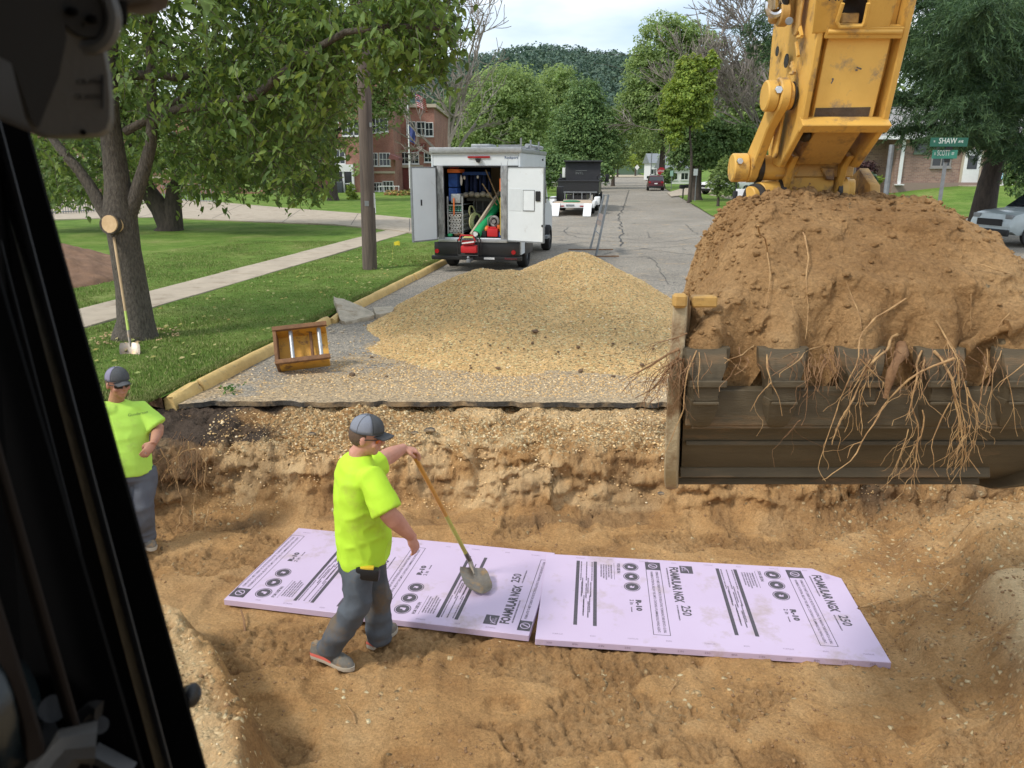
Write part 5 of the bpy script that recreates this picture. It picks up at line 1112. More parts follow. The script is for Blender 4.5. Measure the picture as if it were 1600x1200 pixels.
car('parked_car', 'small red car at the far left end of the street', 'car', st(150, -9.0, .1), RANG+R(100), flat('red_car', (.30, .02, .03), .3), kind='hatch')
car('parked_car', 'pale blue van at the far left end of the street beside the red car', 'van', st(160, -8.0, .1), RANG+R(200), flat('pale_blue_van', (.55, .63, .66), .3), 4.9, 1.95, 2.1)
nc = at(1520, 345, 24.0); car('parked_car', 'silvery white car with black wipers at the right edge behind the loaded bucket', 'car', (17.9, 26.0, .08), R(190), M_silver, 4.7, 1.9, 1.72)
# white board with a black edge right behind the excavator pins
wb = thing('roadside_cabinet', 'white upright board with a black edge showing left of the excavator pins', 'utility box', at(1158, 330, 26), world=True)
q = at(1159, 312, 30); b = MB(); b.box((q.x, q.y, .95), (.42, .30, 1.55), None, .02); b.build('white_face', M_wht2, wb); b = MB(); b.box((q.x-.27, q.y, .90), (.11, .30, 1.5), None, .02); b.build('black_edge', M_black, wb)

# ------------------------------------------------------------------ street furniture on the right
def ground_z(x, y):
    v = Vector((x, y, 0)); s_, t_ = v.dot(RU), v.dot(RN); return float(gR(np.array(s_), np.array(t_))) if t_ > 4.4 else (0.105 if t_ < -4.9 else 0.0)
t = thing('street_sign', 'green street name signs W Shaw Ave and S Scott St on a steel post', 'street sign', at(1468, 330, 16.5), world=True)
pz = at(1480, 240, 16.5); pb_ = Vector((pz.x-.02, 16.5, .1)); b = MB(); b.box(((pb_.x+pz.x)/2, 16.5, (pz.z+.1)/2), (.06, .045, pz.z-.1)); b.build('post', M_galv, t)
M_sgreen = flat('sign_green', (0.012, 0.115, 0.075), .4); M_sgreen2 = flat('sign_green_light', (.03, .20, .14), .4); M_swhite = flat('sign_lettering', (.62, .68, .62), .5)
def blade_sign(nm, cx, cz, wd, ht, ang, m, parts, yy):
    d = Vector((math.cos(ang), math.sin(ang), 0)); nrm = Vector((-math.sin(ang), math.cos(ang), 0)); c = Vector((cx, yy, cz))
    b = MB(); b.prism([(-wd/2, -ht/2), (wd/2, -ht/2), (wd/2, ht/2), (-wd/2, ht/2)], nrm*.004, c, d, (0, 0, 1)); o = b.build(nm, m, t)
    b = MB()
    for s_, x0, mw, hh in parts: put_text(b, s_, hh, c+d*x0-nrm*.002+Vector((0, 0, -hh/2)), d, (0, 0, 1), .0015, 1, mw)
    b.build('lettering', M_swhite, o, smooth=None)
c1 = at(1483, 222, 16.4); blade_sign('name_plate', c1.x, c1.z, .80, .175, R(4), M_sgreen, [('W', -.33, .035, .045), ('SHAW', -.22, .38, .115), ('AVE', .19, .11, .05)], 16.4)
c2 = at(1479, 241, 16.4); blade_sign('name_plate', c2.x, c2.z, .48, .17, R(-10), M_sgreen2, [('S', -.20, .025, .05), ('SCOTT', -.145, .24, .115), ('ST', .13, .05, .05)], 16.47)
b = MB(); b.box((pz.x, 16.45, (c1.z+c2.z)/2+.0), (.10, .05, .05)); b.box((pz.x-.01, 16.45, c2.z-.12), (.09, .06, .07)); b.build('bracket', M_black, t)
def post_thing(name, label, cat, x, y_top, y_base, Yd, wd, m, lean=0.0, group=None):
    q = at(x, y_base, Yd); gz = ground_z(q.x, Yd); tz = at(x, y_top, Yd).z; t_ = thing(name, label, cat, (q.x, Yd, gz), world=True, group=group)
    b = MB(); b.tube([Vector((q.x, Yd, gz-.05)), Vector((q.x+lean, Yd, tz))], wd/2, 8); b.build('post', m, t_); return t_, Vector((q.x+lean, Yd, tz))
t_, tp_ = post_thing('steel_post', 'bare grey square post standing on the lawn in front of the brick house', 'post', 1384, 226, 305, 26.0, .17, M_galv)
t_, tp_ = post_thing('stop_sign', 'red stop sign at the far right side of the street above the dark red car', 'stop sign', 1033, 266, 290, 98, .10, M_galv)
b = MB(); q = at(1033.5, 268, 97.9); b.v = []; pts = [(math.cos(R(22.5+45*i))*.52, math.sin(R(22.5+45*i))*.52) for i in range(8)]; b.prism(pts, (0, .02, 0), q, (1, 0, 0), (0, 0, 1)); b.build('sign_face', flat('stop_red', (.45, .02, .03)), t_)
b = MB(); put_text(b, 'STOP', .26, (q.x-.38, q.y-.01, q.z-.13), (1, 0, 0), (0, 0, 1), .004, 1, .76); b.build('lettering', M_wht2, t_, smooth=None)
t_, tp_ = post_thing('mailbox', 'black twin mailbox on a post beside the driveway', 'mailbox', 1067, 294, 306, 66, .12, M_blackp)
b = MB(); b.box(tp_+Vector((-.1, 0, .12)), (.42, .5, .34), None, .08); b.box(tp_+Vector((.27, 0, .16)), (.26, .5, .30), None, .08); b.build('box', M_black, t_)
t_, tp_ = post_thing('mailbox', 'small dark mailbox far down the right side of the street', 'mailbox', 1013, 277, 284, 120, .1, M_blackp); b = MB(); b.box(tp_, (.5, .5, .4), None, .1); b.build('box', M_black, t_)
t_, tp_ = post_thing('sign_post', 'white parking sign on a thin post in front of the dark tree', 'road sign', 1086, 264, 308, 60, .07, M_galv)
b = MB(); b.box(at(1087, 269, 59.9), (.32, .02, .48)); b.build('sign_face', M_wht2, t_)
t_, tp_ = post_thing('sign_post', 'bare thin dark post beside the parking sign', 'post', 1076, 266, 303, 62, .07, M_blackp)
t_, tp_ = post_thing('sign_post', 'pale green sign on a thin post between the stop sign and the mailbox', 'road sign', 1049, 266, 290, 90, .08, M_galv)
b = MB(); b.box(at(1049.5, 271, 89.8), (.34, .02, .6)); b.build('sign_face', flat('pale_green_sign', (.28, .48, .38)), t_)
t_, tp_ = post_thing('sign_post', 'thin dark post on the lawn left of the excavator pins', 'post', 1147, 283, 334, 42, .07, M_blackp)
t_, tp_ = post_thing('sign_post', 'thin grey post standing right of the small mailbox far down the street', 'post', 1016.5, 238, 281, 128, .16, M_galv)
t_, tp_ = post_thing('sign_post', 'small white diamond sign at the far end of the street', 'road sign', 995.5, 262, 266, 235, .2, M_galv)
b = MB(); q = at(995.5, 261.5, 234.8); b.prism([(-.7, 0), (0, -.8), (.7, 0), (0, .8)], (0, .02, 0), q, (1, 0, 0), (0, 0, 1)); b.build('sign_face', M_wht2, t_)

# ------------------------------------------------------------------ buildings
M_bschool = brickmat('school_brick', (.38, .165, .115), (.29, .115, .085), (.40, .30, .25))
M_bschool2 = brickmat('school_brick_dark', (.24, .055, .045), (.19, .045, .04), (.17, .09, .08))
M_bhouse = brickmat('house_brick', (.36, .225, .17), (.24, .145, .115), (.36, .30, .26), 1.3)
M_cream = flat('cream_stone', (.50, .42, .32), .8)
def window(parent, c, wd, ht, nx_=2, nz_=2, y_out=0.0, frame=0.07, m=None, sill=True):
    """face at y=c.y looking towards -y"""
    b = MB(); x0, x1, z0, z1, y = c[0]-wd/2, c[0]+wd/2, c[2]-ht/2, c[2]+ht/2, c[1]
    for a, d in (((x0, y-.05, z0), (x0+frame, y+.03, z1)), ((x1-frame, y-.05, z0), (x1, y+.03, z1)), ((x0+frame, y-.05, z1-frame), (x1-frame, y+.03, z1)), ((x0+frame, y-.05, z0), (x1-frame, y+.03, z0+frame))): b.bb(a, d)
    for i in range(1, nx_): xx = x0+(x1-x0)*i/nx_; b.bb((xx-frame*.35, y-.04, z0+frame), (xx+frame*.35, y+.02, z1-frame))
    for i in range(1, nz_): zz = z0+(z1-z0)*i/nz_; b.bb((x0+frame, y-.035, zz-frame*.35), (x1-frame, y+.015, zz+frame*.35))
    if sill: b.bb((x0-.05, y-.10, z0-.10), (x1+.05, y-.0, z0-.003))
    o = b.build('window', m or M_wht2, parent, smooth=None); g = MB()
    g.bb((x0+.02, y-.012, z0+.02), (x1-.02, y-.006, z1-.02)); g.build('pane', M_glass, o, smooth=None); return o
SC = thing('school_building', 'red brick school with white framed windows behind the trees on the left', 'school', (-12, 80, 0), world=True)
def sx(x, Y): return at(x, 280, Y).x
def szz(y, Y): return at(800, y, Y).z
Ya, Yb = 82.0, 88.0
b = MB(); b.bb((sx(584, Ya), Ya, -.3), (sx(617, Ya), Ya+14, 11.0)); b.build('stair_tower', M_bschool, SC)
b = MB(); b.bb((sx(617, Ya)+.01, Yb, -.3), (sx(681, Yb), Yb+20, szz(168, Yb))); b.build('wall', M_bschool, SC)
b = MB(); b.bb((sx(617, Ya)+.02, Yb-.3, szz(168, Yb)+.002), (sx(681, Yb)+.25, Yb+20.2, szz(168, Yb)+.35)); b.build('coping', M_cream, SC)
b = MB(); b.bb((sx(460, Ya), Ya-2, -.3), (sx(583.8, Ya), Ya+12, 11.0)); b.build('wall', M_bschool, SC)
b = MB(); b.bb((sx(-420, Ya), Ya-6, -.3), (sx(459, Ya), Ya+10, 7.5)); b.build('wall', M_bschool, SC)
b = MB(); b.bb((sx(-420, Ya), Ya-6.2, 7.5), (sx(459, Ya)+.2, Ya+10, 7.8)); b.bb((sx(-420, Ya), Ya-6.1, szz(278, Ya)), (sx(459, Ya)+.1, Ya-6.003, szz(275, Ya))); b.build('stone_band', M_cream, SC)
for x, y, w_, h_, yy, n_ in [(645, 200, 1.0, 1.35, Yb, 2), (660.5, 201, 1.0, 1.45, Yb, 2), (672.5, 202, .95, 1.45, Yb, 2), (633.5, 247, 1.0, 1.25, Yb, 2), (649, 247, .95, 1.2, Yb, 2), (670, 246, .9, 1.0, Yb, 2), (586.5, 249, .75, 1.3, Ya, 2), (602.5, 249, 1.15, 1.3, Ya, 3), (590, 292, .9, .9, Ya, 3), (606, 291, 1.1, 1.05, Ya, 3), (591, 196, .9, 1.4, Ya, 2), (603, 195, .9, 1.3, Ya, 2), (565, 200, 1.2, 1.5, Ya-2, 2), (548, 200, 1.2, 1.5, Ya-2, 2), (525, 190, 1.2, 1.6, Ya-2, 2), (505, 190, 1.2, 1.6, Ya-2, 2), (533, 245, 1.1, 1.4, Ya-2, 2)]:
    window(SC, (sx(x, yy), yy-.02, szz(y, yy)), w_, h_, n_, 2)
for x in (492, 440, 415, 380, 345, 300, 270, 230, 190, 150, 120): yy = Ya-6 if x < 459 else Ya-2; window(SC, (sx(x, yy), yy-.02, szz(256, yy)), .95, 1.5, 1, 2, frame=.1)
for x in (440, 380, 320, 270, 200, 150): window(SC, (sx(x, Ya-6), Ya-6.02, szz(196, Ya-6)), 1.1, 1.7, 2, 2)
b = MB(); b.bb((sx(628, Yb), Yb-.25, szz(262, Yb)), (sx(662, Yb), Yb-.003, szz(258, Yb))); b.bb((sx(584, Ya)-.05, Ya-.12, szz(271, Ya)), (sx(617, Ya)+.05, Ya-.003, szz(267.5, Ya))); b.build('stone_band', M_cream, SC)
for a, c, y0, y1 in ((630, 662, 263, 296), (657, 668, 224, 240), (639, 654, 224, 240)): b = MB(); b.bb((sx(a, Yb), Yb-.06, szz(y1, Yb)), (sx(c, Yb), Yb-.002, szz(y0, Yb))); b.build('brick_panel', M_bschool2, SC)
b = MB(); b.prism([(sx(613, Ya), szz(249, Ya)), (sx(616, Ya), szz(241, Ya)), (sx(629, Ya), szz(247, Ya)), (sx(629, Ya), szz(250.5, Ya))], (0, 3, 0), (0, Ya-2.2, 0), (1, 0, 0), (0, 0, 1)); b.build('entrance_roof', flat('red_brown_roof', (.16, .06, .055), .8), SC)
b = MB(); b.bb((sx(529, Ya), Ya-2.5, szz(268, Ya)), (sx(560, Ya), Ya-2.003, szz(257, Ya))); b.bb((sx(529, Ya), Ya-2.4, -.1), (sx(531.5, Ya), Ya-2.003, szz(268, Ya))); b.bb((sx(543, Ya), Ya-2.4, -.1), (sx(545.5, Ya), Ya-2.003, szz(268, Ya))); b.bb((sx(557, Ya), Ya-2.4, -.1), (sx(560, Ya), Ya-2.003, szz(268, Ya))); b.bb((sx(531.6, Ya), Ya-2.3, szz(287, Ya)), (sx(556, Ya), Ya-2.01, szz(285.5, Ya))); o = b.build('entrance_frame', M_wht2, SC)
b = MB(); b.bb((sx(531, Ya), Ya-2.15, -.1), (sx(558, Ya), Ya-2.1, szz(268, Ya))); b.build('pane', M_glass, o)
b = MB(); b.cyl((sx(511, Ya), Ya-2.12, 0), (sx(511, Ya), Ya-2.12, 6), .1, n=8); b.build('downpipe', M_blackp, SC)
t = thing('utility_box', 'dark grey box against the school wall left of the glass doors', 'utility box', (sx(527, 79), 79, 0.1)); b = MB(); b.bb((-.5, -.3, 0), (.5, .3, 1.0), .03); b.build('cabinet', flat('dark_grey_metal', (.06, .065, .075)), t); b = MB(); b.bb((-.52, -.32, 1.0), (.52, .32, 1.06)); b.build('lid', M_galv, t)
# railing by the entrance
t = thing('railing', 'white pipe railing by the school basement windows', 'railing', at(600, 298, 80), world=True)
b = MB(); a, c = at(591, 291, 80), at(624, 291, 80); b.tube([a, c], .04, 6); b.build('rail', M_wht2, t)
for x in (592, 600, 608, 616, 623): q = at(x, 291, 80); b = MB(); b.tube([(q.x, 80, .1), (q.x, 80, q.z)], .03, 6); b.build('post', M_wht2, t)
# fence on the left behind the trunks
t = thing('fence', 'low metal bar fence across the pale yard behind the two trunks', 'fence', at(200, 310, 48), world=True)
def fence_run(x0, y0, x1, y1, zt_, n_):
    a, c = onz(x0, y0, .12), onz(x1, y1, .12)
    b = MB(); b.tube([a+Vector((0, 0, zt_)), c+Vector((0, 0, zt_))], .03, 6); b.build('rail', M_galv, t)
    b = MB(); b.tube([a+Vector((0, 0, .12)), c+Vector((0, 0, .12))], .03, 6); b.build('rail', M_galv, t)
    for i in range(n_+1): p_ = a.lerp(c, i/n_); b = MB(); b.box(p_+Vector((0, 0, zt_/2)), (.03, .03, zt_)); b.build('bar', M_galv, t)
fence_run(70, 336, 158, 331, 1.3, 22); fence_run(255, 313, 336, 317, 1.2, 20)
# flags
M_flagred = flat('flag_red', (.48, .05, .06), .7); M_flagw = flat('flag_white', (.72, .70, .68), .7); M_flagb = flat('flag_blue', (.04, .06, .22), .7)
t = thing('flagpole', 'white flagpole with the American flag and a blue flag in front of the school', 'flagpole', at(641, 297, 76), world=True)
fb = at(641, 297, 76); ft = at(636, 128, 76); fb.z = .1; b = MB(); b.tube([fb, ft], [.085, .05], 10); b.ell(ft, .12, 8, 6); b.build('pole', M_wht2, t)
def wav(p0, U, V, nu, nv, fn, nm, par, m):
    b = MB(); b.loft([[p0+U*(i/nu)+V*(j/nv)+fn(i/nu, j/nv) for i in range(nu+1)] for j in range(nv+1)], closed=False, cap=False); return b.build(nm, m, par)
f0 = at(647, 146, 76); fU = Vector((1.05, .0, -.45)); fV = Vector((.15, 0, -1.15)); wv = lambda a, c: Vector((0, .10*math.sin(a*6+c*2), .05*math.sin(a*5)))
fl = thing('flag', 'American flag with red and white stripes flying above the school', 'flag', f0, world=True)
for i in range(13): wav(f0+fV*(i/13), fU, fV*(1/13), 8, 1, wv, 'stripe', fl, M_flagred if i % 2 == 0 else M_flagw)
wav(f0+Vector((0, -.02, 0)), fU*.42, fV*(7/13), 5, 3, lambda a, c: wv(a*.42, c)+Vector((0, -.015, 0)), 'canton', fl, M_flagb)
b = MB()
for i in range(4):
    for j in range(3): q = f0+fU*(.05+.10*i)+fV*(.07+.15*j)+wv(.05+.1*i, .3)+Vector((0, -.06, 0)); b.add([q+Vector((.03*math.cos(R(90+36*k))*(1 if k % 2 == 0 else .42), 0, .03*math.sin(R(90+36*k))*(1 if k % 2 == 0 else .42))) for k in range(10)], [tuple(range(10))])
b.build('star', M_flagw, fl, smooth=None)
f1 = at(639, 197, 75.9); o = wav(f1, Vector((.5, 0, -.25)), Vector((.05, 0, -1.35)), 5, 6, lambda a, c: Vector((.03*math.sin(c*5), .08*math.sin(a*7+c*3), 0)), 'flag', None, M_flagb); tag(o, 'limp dark blue flag hanging half way up the white flagpole', 'flag')

# brick house on the right
HY = 52.0; H = thing('brick_house', 'single storey brown brick house with a white door on the right', 'house', at(1440, 290, HY), world=True)
zb = szz(289, HY); ze = szz(215, HY); hx0, hx1, hx2 = sx(1396, HY), sx(1548, HY), sx(1335, HY)
b = MB(); b.bb((hx0, HY, zb-1.5), (sx(1532, HY), HY+9, ze)); b.bb((sx(1532, HY)+.001, HY+1.8, zb-1.5), (hx0+20, HY+8.9, ze-.01)); b.bb((sx(1310, HY+1.6), HY+1.6, zb-1.5), (hx0-.002, HY+8.8, ze-.02)); b.build('wall', M_bhouse, H)
b = MB(); b.bb((hx0-.05, HY-.12, zb-.9), (sx(1532, HY)+.05, HY-.002, zb+.16)); b.build('foundation', flat('house_foundation', (.30, .22, .18), .9), H)
b = MB(); ov_ = .55
A_ = [Vector((hx0-4.5, HY-ov_, ze)), Vector((hx0+20.5, HY-ov_, ze)), Vector((hx0+20.5, HY+4.5, ze+2.1)), Vector((hx0-4.5, HY+4.5, ze+2.1)), Vector((hx0+20.5, HY+9.5, ze)), Vector((hx0-4.5, HY+9.5, ze))]
up_ = Vector((0, 0, .12)); b.add([p for p in A_]+[p+up_ for p in A_], [(6, 7, 8, 9), (9, 8, 10, 11), (0, 1, 2, 3), (3, 2, 4, 5), (0, 1, 7, 6), (0, 3, 9, 6), (3, 5, 11, 9), (1, 2, 8, 7), (2, 4, 10, 8), (4, 5, 11, 10)]); b.build('roof', pm('grey_shingles', (.32, .31, .30), (.24, .23, .22), 6, .9, .4, stretch=(1, 4, 4)), H, smooth=None)
b = MB(); b.bb((hx0-4.5, HY-ov_-.03, ze-.12), (hx0+20.5, HY-ov_-.002, ze+.10)); b.build('gutter', M_wht2, H)
b = MB(); b.box((sx(1404, HY), HY-.09, (zb+ze)/2), (.20, .10, ze-zb-.12)); b.box((sx(1403, HY), HY-.25, zb+.02), (.5, .35, .06)); b.build('downspout', M_wht2, H)
window(H, (sx(1466, HY), HY-.02, szz(243, HY)), 1.3, 1.45, 2, 1, frame=.09, m=flat('window_trim', (.30, .28, .27)))
window(H, (sx(1433, HY), HY-.02, szz(230, HY)), 0.9, .7, 1, 1, frame=.05, m=flat('window_trim_green', (.12, .16, .11)))
b = MB(); dx = sx(1514, HY); b.bb((dx-.52, HY-.10, zb+.0), (dx+.52, HY-.003, zb+2.25), .01); o = b.build('door', M_wht2, H)
b = MB(); b.bb((dx-.32, HY-.115, zb+1.0), (dx+.32, HY-.102, zb+1.85)); b.build('door_window', M_glass, o)
b = MB(); b.bb((dx-.66, HY-.06, zb), (dx-.53, HY-.002, zb+2.36)); b.bb((dx+.53, HY-.06, zb), (dx+.66, HY-.002, zb+2.36)); b.bb((dx-.53, HY-.06, zb+2.26), (dx+.53, HY-.002, zb+2.36)); b.build('door_frame', M_cream, o)
b = MB(); b.bb((dx-.7, HY-1.3, zb-.15), (hx0+20, HY-.13, zb-.02)); b.build('porch_slab', M_conc, H)
# rocking chair
RC = thing('rocking_chair', 'light blue and white rocking chair on the porch of the brick house', 'chair', at(1566, 287, HY-.6), R(20))
RC.location.z = zb-.02
Mc1, Mc2 = flat('sky_blue_paint', (.35, .62, .70)), M_wht2
for i in range(5):
    b = MB(); b.tube([(-.24+.12*i, .22, .42), (-.24+.12*i, .42, 1.15)], .045, 4); b.build('back_slat', Mc1, RC)
b = MB(); b.bb((-.3, -.28, .38), (.3, .24, .43)); b.build('seat', Mc1, RC)
for sx_ in (-1, 1):
    b = MB(); b.bb((sx_*.34-.05, -.32, .62), (sx_*.34+.05, .30, .66)); b.build('armrest', Mc2, RC)
    b = MB(); b.tube([(sx_*.32, -.5, .07), (sx_*.32, -.2, .02), (sx_*.32, .3, .02), (sx_*.32, .6, .09)], .03, 4); b.build('rocker', Mc2, RC)
    for yy in (-.25, .22): b = MB(); b.tube([(sx_*.32, yy, .03), (sx_*.32, yy, .62)], .028, 4); b.build('leg', Mc2, RC)
# far white houses seen between the trunks
def simple_house(label, x0, x1, ytop, ybase, Yd, m, roofm):
    t = thing('house', label, 'house', at((x0+x1)/2, ybase, Yd), world=True); zb_ = 0; z1 = szz(ytop, Yd); X0, X1 = at(x0, ybase, Yd).x, at(x1, ybase, Yd).x
    b = MB(); b.bb((X0, Yd, zb_), (X1, Yd+8, z1)); b.build('wall', m, t); b = MB(); b.prism([(-.4, z1), (4, z1+2), (8.4, z1)], (X1-X0+.8, 0, 0), (X0-.4, Yd, 0), (0, 1, 0), (0, 0, 1)); b.build('roof', roofm, t)
    for k in (.3, .7): window(t, (X0+(X1-X0)*k, Yd-.02, z1*.5), 1.2, 1.1, 2, 1)
    return t
simple_house('white house with a grey roof behind the stop sign', 1040, 1082, 263, 279, 125, M_wht2, M_galv)
simple_house('narrow white house at the far right of the street', 1016, 1032, 255, 276, 165, M_wht2, M_galv)
simple_house('pale house half hidden behind the black dump truck', 838, 880, 262, 283, 105, flat('beige_siding', (.5, .47, .42), .8), M_galv)
# ------------------------------------------------------------------ excavator: arm, bucket, cab
EX = thing('excavator', 'yellow excavator with its loaded bucket raised, seen from inside its dark cab', 'excavator', (0.4, 0.3, 0), world=True)
def ex(nm, m, fn, bevel=0.004, parent=EX, smooth=35, kind=None):
    b = MB(); fn(b); return b.build(nm, m, parent, bevel=bevel, smooth=smooth, kind=kind)
# bucket: profile (Y, z), widths taper to the back
XL, XR = 0.685, 2.42
def bx(y, side): k = (y-2.98)/1.1; return (XL+0.31*k) if side < 0 else (XR-0.14*k)
prof = [(2.985, 1.640), (2.99, 1.60), (3.0, 1.53), (3.03, 1.45), (3.075, 1.34), (3.12, 1.245), (3.20, 1.16), (3.36, 1.10), (3.62, 1.09), (3.9, 1.20), (4.08, 1.45), (4.12, 1.80)]
TH = 0.03
def shell(b):
    out, inn = [], []
    for i, (y, z) in enumerate(prof):
        a = Vector(prof[max(i-1, 0)]); c = Vector(prof[min(i+1, len(prof)-1)]); d = (c-a).normalized(); n = Vector((-d.y, d.x))  # inward is to the right of travel
        n = -n if (n.x*(3.5-y)+n.y*(1.6-z)) < 0 else n
        out.append((y, z)); inn.append((y+n.x*TH, z+n.y*TH))
    ring = out+inn[::-1]; n_ = len(ring)
    def rx(y, k, z): rc = 0.29*max(0, min(1, (1.38-z)/.28))**1.6 if k > .5 else 0; return bx(y, -1)+0.012+(bx(y, 1)-0.012-rc-bx(y, -1)-.012)*k
    rings = [[Vector((rx(y, k, z), y, z)) for (y, z) in ring] for k in [0, .25, .5, .75, .93, 1]]
    b.loft(rings)
BK = ex('bucket', M_steel, shell, 0.0)
# ribs and wear strips across the belly
for (y, z, h_, t_) in ((2.988, 1.50, .05, .018), (3.058, 1.385, .02, .012), (3.128, 1.225, .045, .016), (3.19, 1.158, .03, .02)):
    cw = .30 if z < 1.3 else (.06 if z < 1.45 else 0)
    ex('wear_strip', M_steel, lambda b: b.box(((XL+XR-cw)/2, y-.012, z), (XR-XL-.09-cw, t_, h_), Matrix.Rotation(R(-22 if z < 1.45 else 0), 3, 'X')), .003, BK)
ex('belly_plate', M_steel, lambda b: b.box(((XL+XR)/2, 3.012, 1.545), (XR-XL-.035, .02, .10), Matrix.Rotation(R(3), 3, 'X')), .003, BK)
# side plates
for sd_ in (-1, 1):
    def side(b):
        pts = [(2.95, 1.77), (2.965, 1.5), (3.0, 1.30), (3.07, 1.19), (3.18, 1.12), (3.36, 1.085), (3.62, 1.07), (3.93, 1.17), (4.12, 1.44), (4.16, 1.70), (3.9, 1.84), (3.5, 1.90), (3.12, 1.99), (3.0, 2.02)]
        vs = []
        for off in (0, 1):
            for (y, z) in pts:
                rc = 0.29*max(0, min(1, (1.38-z)/.28))**1.6 if sd_ > 0 else 0
                vs.append(Vector((bx(y, sd_)-sd_*rc+sd_*(off*.056-.0), y, z)))
        n = len(pts); b.add(vs, [tuple(range(n)), tuple(range(2*n-1, n-1, -1))]+[(i, i+n, (i+1) % n+n, (i+1) % n) for i in range(n)])
    sp_ = ex('side_plate', M_sideedge if sd_ < 0 else M_steel, side, .006, BK)
    ex('side_cutter', M_yeldirty, lambda b: b.box((bx(3.0, sd_)+sd_*.035, 2.985, 2.0), (.055, .045, .055)), .01, BK)
ex('bucket_rim', M_yeldirty, lambda b: (b.bb((XL+.03, 3.02, 1.965), (XL+.13, 3.07, 2.01)), b.bb((bx(4.1, -1)+.02, 4.09, 1.78), (bx(4.1, 1)-.02, 4.15, 1.86))), .006, BK)
# teeth on the lip, wide tip up, strap nose running down the belly
def tooth(b):
    # cross sections from the tip downwards: half width, y front, y back, z
    secs = [(.118, -.030, .012, .030), (.116, -.050, .012, .0), (.108, -.066, .012, -.045), (.086, -.082, .012, -.080), (.072, -.088, .010, -.12), (.070, -.090, .010, -.165), (.078, -.080, .008, -.168), (.080, -.078, .006, -.20), (.070, -.066, .004, -.245), (.055, -.052, .002, -.285), (.034, -.036, .0, -.303), (.012, -.02, .0, -.309)]
    rings = []
    for (w_, yf, yb, z) in secs:
        w_ *= .84; e = w_*.80; rings.append([Vector(p) for p in ((-w_, yb, z), (-w_, yf*.45, z), (-e, yf, z), (0, yf*1.04, z), (e, yf, z), (w_, yf*.45, z), (w_, yb, z))])
    b.loft(rings)
txs = [0.765, 1.075, 1.385, 1.70, 2.01, 2.31]
tb = MB(); tooth(tb); tme = tb.mesh('tooth', 30)
for i, x in enumerate(txs):
    o = link('tooth', tme if i == 0 else tme, M_steel if not tme.materials else None, BK); o.location = (x, 2.985, 1.785); o.rotation_euler = (R(4), 0, 0)
    sm = ex('tooth_lip', M_steel, lambda b: (b.bb((x-.075, 2.885, 1.672), (x+.075, 2.90, 1.70)), b.bb((x-.052, 2.893, 1.598), (x+.052, 2.905, 1.612))), .004, BK)
ex('cutting_edge', M_steel, lambda b: b.bb((XL+.02, 2.962, 1.49), (XR-.02, 2.982, 1.642)), .004, BK)
ex('bucket_lug', M_yeldirty, lambda b: [b.prism([(3.72, 1.8), (4.2, 1.8), (4.22, 2.42), (4.05, 2.50), (3.90, 2.42)], (.05, 0, 0), (x, 0, 0), (0, 1, 0), (0, 0, 1)) for x in (1.30, 1.76)], .006, BK)

# soil load: a displaced mound between the side plates
nx_, ny_ = 300, 230
u = np.linspace(-1, 1, nx_); v = np.linspace(0, 1, ny_); U, V_ = np.meshgrid(u, v)
cx_ = (XL+XR)/2+0.03; 
top_w = 0.80; 
yy = 2.95+1.15*V_
hw_ = (0.925-0.20*V_)
# height: rises steeply from the lip, rounds off, flat top
hh_ = 0.50*(1-(1-np.clip(V_/0.62, 0, 1))**2.0)
edge = np.clip((1-np.abs(U))/np.where(U < 0, .50, .62), 0, 1); edge = np.sqrt(np.clip(1-(1-edge)**2, 0, 1))*.95+.05*edge
left = sstep(-1.0, -0.30, U)
zz = 1.79+0.045*(V_ > 0.0)+hh_*edge-0.20*(1-edge)*sstep(0, .3, V_)
xx = cx_+hw_*U*(1-0.10*hh_)
Pm = np.stack([xx, yy, zz], -1).reshape(-1, 3)
drop = sstep(0.0, 0.05, V_).ravel()
n1 = fbm3(Pm, 2.6, 4, 201); n2 = rid2(Pm[:, 0]*1.0, Pm[:, 2]*1.6, 3.2, 4, 202); n3 = fbm3(Pm, 19, 4, 203, 0.6); n4 = fbm3(Pm, 8, 3, 204)
topness = sstep(0.35, 0.75, V_).ravel()
nrm_y = -(1-topness)*0.85; nrm_z = 0.35+0.65*topness
d = 0.045*n1+(0.014*n2+0.008*n3+0.012*n4)+0.010*np.clip(n3+n4, 0, 2)**1.5*topness
gr = np.zeros_like(d)
for gx_, gd, gw in ((1.03, .055, .05), (1.30, .05, .035), (1.60, .035, .03), (2.13, .05, .05), (0.93, .02, .03)):      # furrows running up from the gaps between the teeth
    gr += gd*np.exp(-((Pm[:, 0]-gx_-0.06*(Pm[:, 2]-1.8))/gw)**2)*sstep(2.12, 1.80, Pm[:, 2])
d = d-gr
Pm[:, 1] += nrm_y*d*1.0*drop+0.0; Pm[:, 2] += nrm_z*d*drop; Pm[:, 0] += 0.02*n4*drop
# lobes of soil resting on the teeth, gaps between
f0_ = (V_.ravel() < 0.12); tg = np.zeros(len(Pm))
for x in txs: tg = np.maximum(tg, np.exp(-((Pm[:, 0]-x)/.095)**4))
fk = f0_*(1-V_.ravel()/0.12); Pm[:, 2] -= fk*(0.0+0.20*(1-tg)); Pm[:, 1] += fk*0.10*(1-tg)
ii = np.arange(nx_-1)[None, :]+np.arange(ny_-1)[:, None]*nx_; F = np.stack([ii, ii+1, ii+1+nx_, ii+nx_], -1).reshape(-1, 4)
load = link('soil_load', fast_mesh('soil_load', Pm, F), M_load); tag(load, 'heaped load of brown root-filled soil filling the raised excavator bucket', 'soil')
